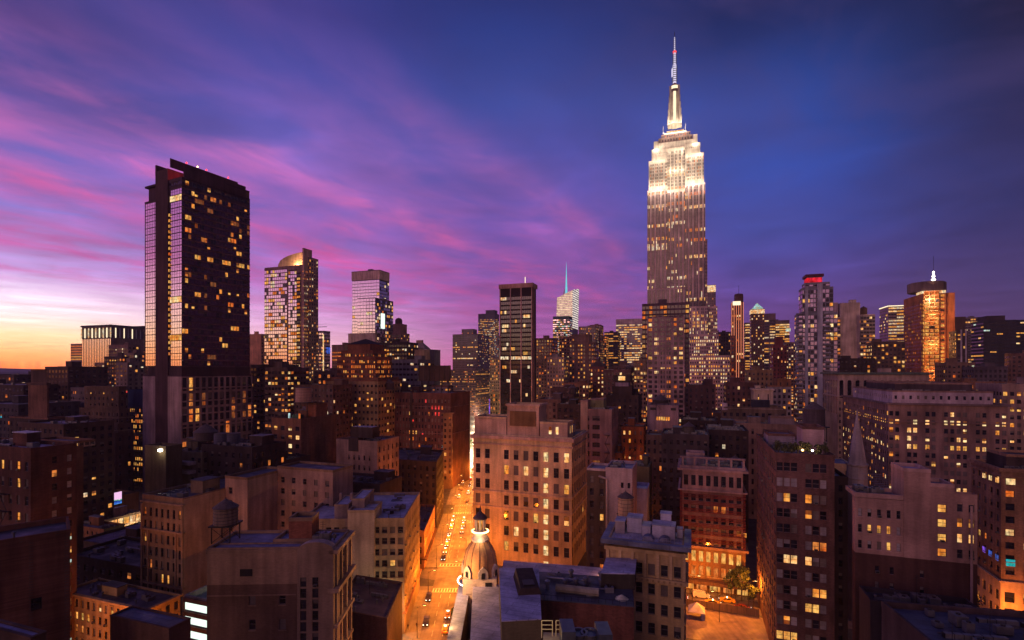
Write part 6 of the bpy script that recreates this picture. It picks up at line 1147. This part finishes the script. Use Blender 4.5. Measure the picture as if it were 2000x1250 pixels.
pT = T.P(3.6,4.0); plight('crown_light',(pT[0],pT[1],T.zt+1),8000,(1,.55,.28),.5,T.root); pT = T.P(12,4.6); plight('crown_light',(pT[0],pT[1],T.zt+1),6000,(1,.55,.28),.5,T.root)
pE = E.P(1.4,4); plight('roof_light',(pE[0],pE[1],E.zt+3),5000,(1,.08,.08),.3,E.root)
plight('garage_light',(g.P(3.5,6)[0],g.P(3.5,6)[1],g.zt+1.5),260,(.8,1,.85),.3,g.root)
plight('yard_light',(L.P(6,-2.5)[0],L.P(6,-2.5)[1],9),2600,(.85,.85,.55),.3,L.root)
plight('turret_fill',(-7.5,-8.5,dz(1096)),7500,(1,.5,.2),.3,rx); plight('turret_fill',(0,-3.6,dz(1040)),200,(1,.7,.4),.2,rx)  # first is an orange fill added off the turret to warm the dome
plight('plant_light',(cu(1068,1275)[0],cu(1068,1275)[1],zC+2.2),150,(1,.75,.35),.2,cp)
plight('wall_light',(b9.P(-2.2,1.5)[0],b9.P(-2.2,1.5)[1],b9.zt-2.5),1500,(1,.6,.3),.2,b9.root); plight('shop_light',(bs_.P(-3,12)[0],bs_.P(-3,12)[1],3),2500,(1,.75,.4),.3,bs_.root); plight('sign_light',(b10.P(-2,5)[0],b10.P(-2,5)[1],2),700,(.3,.9,1),.3,b10.root)
plight('tower_lamp_light',(b14.P(2,-1.4)[0],b14.P(2,-1.4)[1],b14.zt-1.6),220,(1,.85,.6),.2,b14.root)
plight('roof_glow',(yard(.82,1.4)[0],yard(.82,1.4)[1],zP+1),220,(1,.5,.2),.2,MY)

# ================================================================== water tanks and steeple
def water_tank(px_, D_, ytop, ybot, wpx, zroof, label, wood='wood:150,95,70', cone=True):
    r0 = wpx*D_/2000; zt_, zb_ = PZ(ytop, D_), PZ(ybot, D_); ch = r0*.75 if cone else .15
    r_ = empty('water_tank', (PX(px_,D_), D_, zroof), 0, label, 'water tank', 'rooftop water tanks'); a, c = zb_-zroof, zt_-ch-zroof
    m = MB(); m.lathe([(r0*.98,a),(r0,a+.1),(r0*.96,c)], wood, 0, 0, 20); m.obj('barrel', r_)
    m = MB(); m.lathe([(r0*1.06,c+.01),(r0*1.06,c+.1),(r0*.5,c+ch*.6),(.12,c+ch),(.1,c+ch+.3)] if cone else [(r0,c),(r0,c+.15),(.1,c+.3)], 'wood:90,65,60', 0, 0, 20); m.obj('roof', r_)
    for i in range(5): zz_ = a+(c-a)*(i+.5)/5; m = MB(); m.lathe([(r0*1.0,zz_),(r0*1.012,zz_+.03),(r0*1.0,zz_+.08)], 'dark', 0, 0, 20); m.obj('hoop', r_)
    m = MB(); m.box(-r0,r0,-r0,r0,a-.3,a-.02,'dark'); m.obj('platform', r_)
    for sx_ in (-1,1):
        for sy_ in (-1,1): m = MB(); m.rod((sx_*r0*.8,sy_*r0*.8,0),(sx_*r0*.8,sy_*r0*.8,a-.3),.13,'dark',5); m.obj('leg', r_)
    if a > 2:
        for sy_ in (-1,1): m = MB(); m.rod((-r0*.8,sy_*r0*.8,.2),(r0*.8,sy_*r0*.8,a-.5),.06,'dark',4); m.rod((r0*.8,sy_*r0*.8,.2),(-r0*.8,sy_*r0*.8,a-.5),.06,'dark',4); m.obj('brace', r_)
    return r_
water_tank(441,109,974,1022,44,A.zt-.5,'brown wooden water tank on crossed legs behind the arched tan building','wood:170,120,85')
water_tank(1222,141,960,1006,30,28.0,'tan water tank lit orange in front of the white washed building','wood:420,280,170')
water_tank(1590,160,785,832,38,T2.zt-1,'big black water tank on the roof garden building','wood:70,50,60')
water_tank(1290,268,770,786,30,50,'dark water tank above the mauve narrow building','wood:80,60,60')
r5 = water_tank(593,220,757,785,30,51,'smooth pale pink cylinder tank without a cone above the brown brick tower','wall:430,260,200',False)
water_tank(402,196,828,858,42,44,'dark conical water tank before the stone base of the hotel slab','wood:90,65,60')
water_tank(432,192,846,866,26,44,'low blue grey drum tank right of the dark conical one','wall:120,120,170',False)
water_tank(456,193,846,866,26,44,'second low blue grey drum tank, nearest to the brown brick tower','wall:120,120,170',False)
water_tank(1345,214,824,850,24,47,'small olive tank with a pointed cap on the wide black office block','wood:90,75,55')
water_tank(760,328,741,760,20,58,'dark tank on the huge brick block beneath the white ribbon windows','wood:60,40,40')
water_tank(1436,183,890,908,20,43,'blue grey domed tank on the striped brick building','wall:150,150,190')
water_tank(1380,345,738,756,17,60,'tiny black tank at the foot of the floodlit skyscraper','wood:50,35,40')
water_tank(1118,322,752,768,16,62,'dark tank on the dim lofts right of the black glass tower','wood:60,40,40')
water_tank(1230,405,712,722,16,72,'small tank on the dark terrace block left of the grid fronted condominium','wood:60,40,40')
r_ = empty('church_steeple', (PX(1674,154),154,0), 0, 'tall grey stone church steeple tapering to a point, right of the roof garden tower', 'steeple')
zs_ = lambda py: PZ(py,154); m = MB(); m.lathe([(2.75,0),(2.75,zs_(935)),(2.9,zs_(933)),(2.75,zs_(930)),(2.6,zs_(910)),(2.95,zs_(908)),(2.95,zs_(905))],'wall:330,280,260',0,0,12); m.obj('tower',r_)
m = MB(); m.lathe([(2.45,zs_(905)),(1.2,zs_(850)),(.12,zs_(806)),(.05,zs_(800))],'wall:360,300,290',0,0,8); m.obj('spire',r_)

# ================================================================== trees
def tree(x_, y_, z0, h, rad, label, key='leaf:60,85,30', n=1500, seed=1, name='tree', group=None):
    rg = random.Random(seed); r_ = empty(name, (x_,y_,z0), 0, label, 'tree', group); m = MB(); m.rod((0,0,0),(.1,.05,h*.55),.14+h*.012,'wood:80,60,45',7,.09)
    cl = []
    for i in range(11):
        a, el = rg.random()*6.28, rg.random(); q_ = (math.cos(a)*rad*.62*(.35+.65*rg.random()), math.sin(a)*rad*.62*(.35+.65*rg.random()), h*(.42+.5*el)); cl.append((q_, rad*(.28+.22*rg.random())))
        m.rod((.05,.02,h*(.25+.2*el)), q_, .06, 'wood:80,60,45', 4, .02)
    m.obj('trunk', r_); m = MB()
    for i in range(n):
        (cx,cy,cz), rr = cl[rg.randrange(len(cl))]; d = Vector((rg.gauss(0,1),rg.gauss(0,1),rg.gauss(0,.8))).normalized()*rr*(.55+.5*rg.random()); p = Vector((cx,cy,cz))+d
        s_ = .16+.18*rg.random(); a = Vector((rg.gauss(0,1),rg.gauss(0,1),rg.gauss(0,1))).normalized(); b_ = a.cross(Vector((rg.gauss(0,1),rg.gauss(0,1),rg.gauss(0,1)))).normalized()
        m.quad([p-a*s_, p+b_*s_*.6, p+a*s_, p-b_*s_*.6], key)
    m.obj('crown', r_); return r_
tree(PX(1448,166),166,0,11,3.4,'street tree lit orange below, right in front of the striped brick building',seed=2)
tree(PX(1428,168),168,0,9.5,2.8,'smaller street tree left of the other one before the striped brick building',seed=3)
tree(PX(1472,161),161,0,7,2.2,'low tree at the foot of the roof garden tower side wall',seed=4)
tree(PX(1272,196),196,0,32,6.5,'big black tree silhouette behind the pale blue rooftop shed',key='leaf:18,22,14',n=2600,seed=5)
tree(PX(917,418),418,0,21,6.5,'bright green tree lit by lamps far up the avenue',key='leaf:120,190,50',n=1800,seed=6)
plight('tree_light',(PX(919,412),408,7),26000,(.8,1,.5),.4)
tree(PX(1905,128),128,0,22,6.0,'dark tree mass beside the brick corner building, bottom right',key='leaf:18,20,14',n=2600,seed=7)
tree(PX(882+8,150),150,0,6,1.6,'slim young tree on the right pavement of the avenue',seed=8)
rg = random.Random(12)
LABS = ['leftmost roof garden bush, beside the long street side','second roof garden bush from the left','third roof garden bush, thin and tall','roof garden bush next to the glowing lanterns','broad roof garden bush between the lanterns','roof garden bush right of the lanterns','low roof garden bush before the pink bulkhead','rightmost dark roof garden bush']
for i in range(8): p = T2.P(1.0+i*1.45, 2.2+rg.random()*2.4); tree(T2.c[0]+p[0],T2.c[1]+p[1],T2.zt-1.0,2.6+rg.random()*1.6,1.15,LABS[i],key='leaf:75,80,32',n=420,seed=20+i,name='roof_shrub',group='bushes of the roof garden')
for i,lb in enumerate(('small warm lantern in the roof garden, left one','small warm lantern in the roof garden, right one')):
    p = T2.P(6.2+i*2.2,1.6); r_ = empty('garden_lantern',(T2.c[0]+p[0],T2.c[1]+p[1],T2.zt-1.0),0,lb,'lantern','roof garden lanterns'); m = MB(); m.rod((0,0,0),(0,0,1.6),.04,'dark',4); m.obj('post',r_); m = MB(); m.lathe([(.12,1.6),(.28,1.75),(.28,2.0),(.1,2.1)],'bulb' if i else 'lamp',0,0,8); m.obj('glass',r_)
    plight('lantern_light',(0,0,2.4),60,(1,.6,.25),.1,r_)

# ================================================================== vehicles
def car_proto(name, paint, taxi=False, van=False, suv=False):
    r_ = empty(name, (0,0,0)); L_, w_ = (5.2,1.0) if van else (4.8,.92); m = MB()
    def loft(m, secs, key, key2=None):
        for (ya,wa,za,zb_),(yb,wb,zc_,zd) in zip(secs, secs[1:]):
            A_=[(-wa,ya,za),(wa,ya,za),(wa*.94,ya,zb_),(-wa*.94,ya,zb_)]; B_=[(-wb,yb,zc_),(wb,yb,zc_),(wb*.94,yb,zd),(-wb*.94,yb,zd)]
            for i in range(4): m.quad([A_[i],A_[(i+1)%4],B_[(i+1)%4],B_[i]][::-1], key2 if key2 and i == 2 else key)
        for sc,fl in ((secs[0],0),(secs[-1],1)):
            y_,w2_,za,zb_ = sc; q_ = [(-w2_,y_,za),(w2_,y_,za),(w2_*.94,y_,zb_),(-w2_*.94,y_,zb_)]; m.quad(q_[::-1] if fl else q_, key)
    if van: secs = [(-L_/2,.85*w_,.45,.95),(-L_/2+.2,w_,.32,1.1),(-L_/2+.9,w_,.3,1.25),(-L_/2+1.5,w_,.3,1.95),(L_/2-.1,w_,.3,2.05),(L_/2,.96*w_,.4,1.95)]
    else: secs = [(-L_/2,.8*w_,.42,.68),(-L_/2+.18,.95*w_,.3,.78),(-L_/2+1.3,w_,.26,.92),(0,w_,.25,.96),(L_/2-.9,w_,.26,.98),(L_/2-.15,.95*w_,.32,.9),(L_/2,.82*w_,.45,.82)]
    loft(m, secs, paint); m.obj('body', r_)
    if not van:
        m = MB(); hh = 1.78 if suv else 1.45; loft(m, [(-L_/2+1.15,.80*w_,.93,.97),(-L_/2+1.95,.80*w_,.95,hh-.02),(L_/2-1.5,.78*w_,.96,hh),(L_/2-(.25 if suv else .75),.78*w_,.97,1.04 if not suv else hh-.2)], 'glass:16,15,22', paint); m.obj('cabin', r_)
    else: m = MB(); m.box(-.82,.82,-L_/2+.95,-L_/2+1.2,1.3,1.8,'glass:16,15,22'); m.obj('windscreen', r_)
    for sx_ in (-1,1):
        for yy in (-L_/2+.95, L_/2-1.0):
            wv = MB(); 
            for k_ in range(1): wv.rod((sx_*(w_-.2),yy,.34),(sx_*(w_+.02),yy,.34),.34,'dark',14)
            wo_ = wv.obj('tyre', r_); wo_.name = 'wheel'; hb = MB(); hb.rod((sx_*(w_+.021),yy,.34),(sx_*(w_+.04),yy,.34),.2,'metal:300,300,310',10); hb.obj('rim', wo_)
        m = MB(); m.box(sx_*.62*w_-.14,sx_*.62*w_+.14,-L_/2-.03,-L_/2+.05,.55,.70,'head'); m.obj('headlight', r_)
        m = MB(); m.box(sx_*.68*w_-.12,sx_*.68*w_+.12,L_/2-.05,L_/2+.03,.62,.80,'tail'); m.obj('tail_light', r_)
    if taxi: m = MB(); m.box(-.35,.35,-.1,.12,1.46,1.62,'bulb'); m.obj('roof_sign', r_)
    return r_
PR = {'taxi':(car_proto('taxi','paint:760,420,25',True),'taxi'), 'dark':(car_proto('car','paint:25,22,25',suv=True),'car'), 'grey':(car_proto('car','paint:230,225,230'),'car'), 'van':(car_proto('van','paint:700,680,680',van=True),'van'), 'red':(car_proto('car','paint:180,25,20'),'car')}
used = set()
def vehicle(kind, x_, y_, rz, label, group=None):
    p, cat = PR[kind]; o = p if kind not in used else copy_tree(p); used.add(kind); o.location = (x_,y_,.02); o.rotation_euler[2] = rz; tag(o,label,cat,group); return o
S_ = R(2.2)
vehicle('dark', PX(832,151), 151.5, S_, 'black car driving in the left lane nearest the camera on the avenue')
vehicle('taxi', PX(869,146), 147, S_+math.pi, 'yellow cab with lit lamps at the bottom of the avenue, right lane')
vehicle('taxi', PX(875,156), 156, S_, 'yellow cab just ahead of the lowest one in the right lane')
vehicle('dark', PX(843,173.5), 173.5-6, S_, 'black car approaching the crosswalk in the left lane')
vehicle('dark', kl(202)+1.2, 203, S_, 'dark car first in the queue beyond the crosswalk')
vehicle('taxi', kl(210)+1.2, 211, S_, 'yellow cab second in the queue beyond the crosswalk')
names = ['third','fourth','fifth','sixth','seventh','eighth']
for i in range(6): d_ = 219+i*7.6; vehicle('taxi' if i not in (2,) else 'grey', kl(d_)+1.2, d_, S_, f'{names[i]} vehicle in the parked queue on the left side of the avenue', 'queue of parked cars on the left side of the avenue')
for i,w_ in enumerate(('nearest','middle','farthest')): d_ = 237+i*9; vehicle('taxi', kl(d_)+6.6, d_, S_, f'{w_} of the three yellow cabs in the right lane beside the turret tip')
kinds = ['grey','taxi','taxi','grey','dark','taxi','red','grey']
for i in range(18):
    d_ = 292+i*9.5; vehicle(kinds[i%8], kl(d_)+(1.2 if i%2 else 6.2), d_, S_ if i%3 else S_+math.pi, 'small distant car with bright lamps far up the avenue', 'distant traffic far up the avenue')
for i in range(34):
    d_ = 468+i*13; vehicle(kinds[i%8], kl(d_)+(1.2,4.4,7.0)[i%3], d_, S_, 'small distant car with bright lamps far up the avenue', 'distant traffic far up the avenue')
cp_ = lambda a, d: VP_(a, d)
rs = -R(YA)+math.pi/2
p = cp_(6.8,5.4); vehicle('van', p[0], p[1], rs, 'white van parked on the side street before the striped brick building')
p = cp_(14.6,6.2); vehicle('taxi', p[0], p[1], rs+math.pi, 'yellow cab right of the white van on the side street')
p = cp_(10.2,9.6); vehicle('taxi', p[0], p[1], rs, 'yellow cab nearest the board fence on the side street')
p = cp_(18.9,10.2); vehicle('red', p[0], p[1], rs, 'dark red car at the right end of the side street')
p = cp_(.2,8.4); vehicle('red', p[0], p[1], rs, 'dark red car half hidden by the ornate tan building')
# ================================================================== people on the pavement
def person(x_, y_, rz, label, coat, legs, stride=.3):
    vs_ = [(0,0,.95),(0,0,1.15),(0,-.01,1.38),(0,-.01,1.5),(0,-.02,1.66),(.1,0,.9),(.11,-stride*.5,.5),(.11,-stride*.9,.08),(.11,-stride*.9-.16,.05),(-.1,0,.9),(-.11,stride*.2,.5),(-.11,stride*.8,.1),(-.11,stride*.8-.15,.05),(.2,0,1.4),(.25,stride*.35,1.15),(.26,stride*.2,.9),(-.2,0,1.4),(-.25,-stride*.4,1.15),(-.25,-stride*.7,.92)]
    ed = [(0,1),(1,2),(2,3),(3,4),(0,5),(5,6),(6,7),(7,8),(0,9),(9,10),(10,11),(11,12),(2,13),(13,14),(14,15),(2,16),(16,17),(17,18)]
    rad = [.15,.15,.17,.06,.105,.1,.07,.05,.04,.1,.07,.05,.04,.07,.05,.035,.07,.05,.035]
    me = bpy.data.meshes.new('person'); me.from_pydata(vs_, ed, []); o = bpy.data.objects.new('person', me); col.objects.link(o)
    md = o.modifiers.new('s','SKIN')
    for v_, r0 in zip(me.skin_vertices[0].data, rad): v_.radius = (r0, r0)
    me.skin_vertices[0].data[0].use_root = True; o.modifiers.new('d','SUBSURF').levels = 1
    dg = bpy.context.evaluated_depsgraph_get(); me2 = bpy.data.meshes.new_from_object(o.evaluated_get(dg)); o.modifiers.clear(); o.data = me2
    for k_ in (coat, legs, 'wall:420,260,190'): me2.materials.append(M(k_))
    for f in me2.polygons: f.material_index = 1 if f.center.z < .95 and abs(f.center.x) < .2 else 2 if f.center.z > 1.52 else 0; f.use_smooth = True
    o.location = (x_,y_,.15); o.rotation_euler[2] = rz; tag(o,label,'person')
d_ = 147.5; person(PX(797,d_), d_, .3, 'person in a dark coat walking by the pale loft wall, bottom of the avenue', 'wall:50,45,60', 'wall:30,30,40')
d_ = 148.3; person(PX(814,d_), d_, 2.6, 'person in a brown jacket nearer the kerb at the bottom of the avenue', 'wall:110,60,45', 'wall:35,35,50',.2)
d_ = 167; person(PX(838,d_), d_, 0.2, 'person waiting at the kerb before the crosswalk in a dark coat', 'wall:40,40,45', 'wall:30,30,40',.1)


# ================================================================== evening air
m = MB(); m.box(-3150,3150,-2950,3350,-1.5,470,'dark'); hz = m.obj('haze'); hz['kind'] = 'stuff'; hm_ = bpy.data.materials.new('haze'); hm_.use_nodes = True; hn = hm_.node_tree.nodes; hn.clear()
ho = hn.new('ShaderNodeOutputMaterial'); hv = hn.new('ShaderNodeVolumePrincipled'); hv.inputs['Density'].default_value = .0001; hv.inputs['Color'].default_value = (.95,.80,.92,1); hv.inputs['Anisotropy'].default_value = .35
hm_.node_tree.links.new(hv.outputs[0], ho.inputs['Volume']); hz.data.materials.clear(); hz.data.materials.append(hm_)
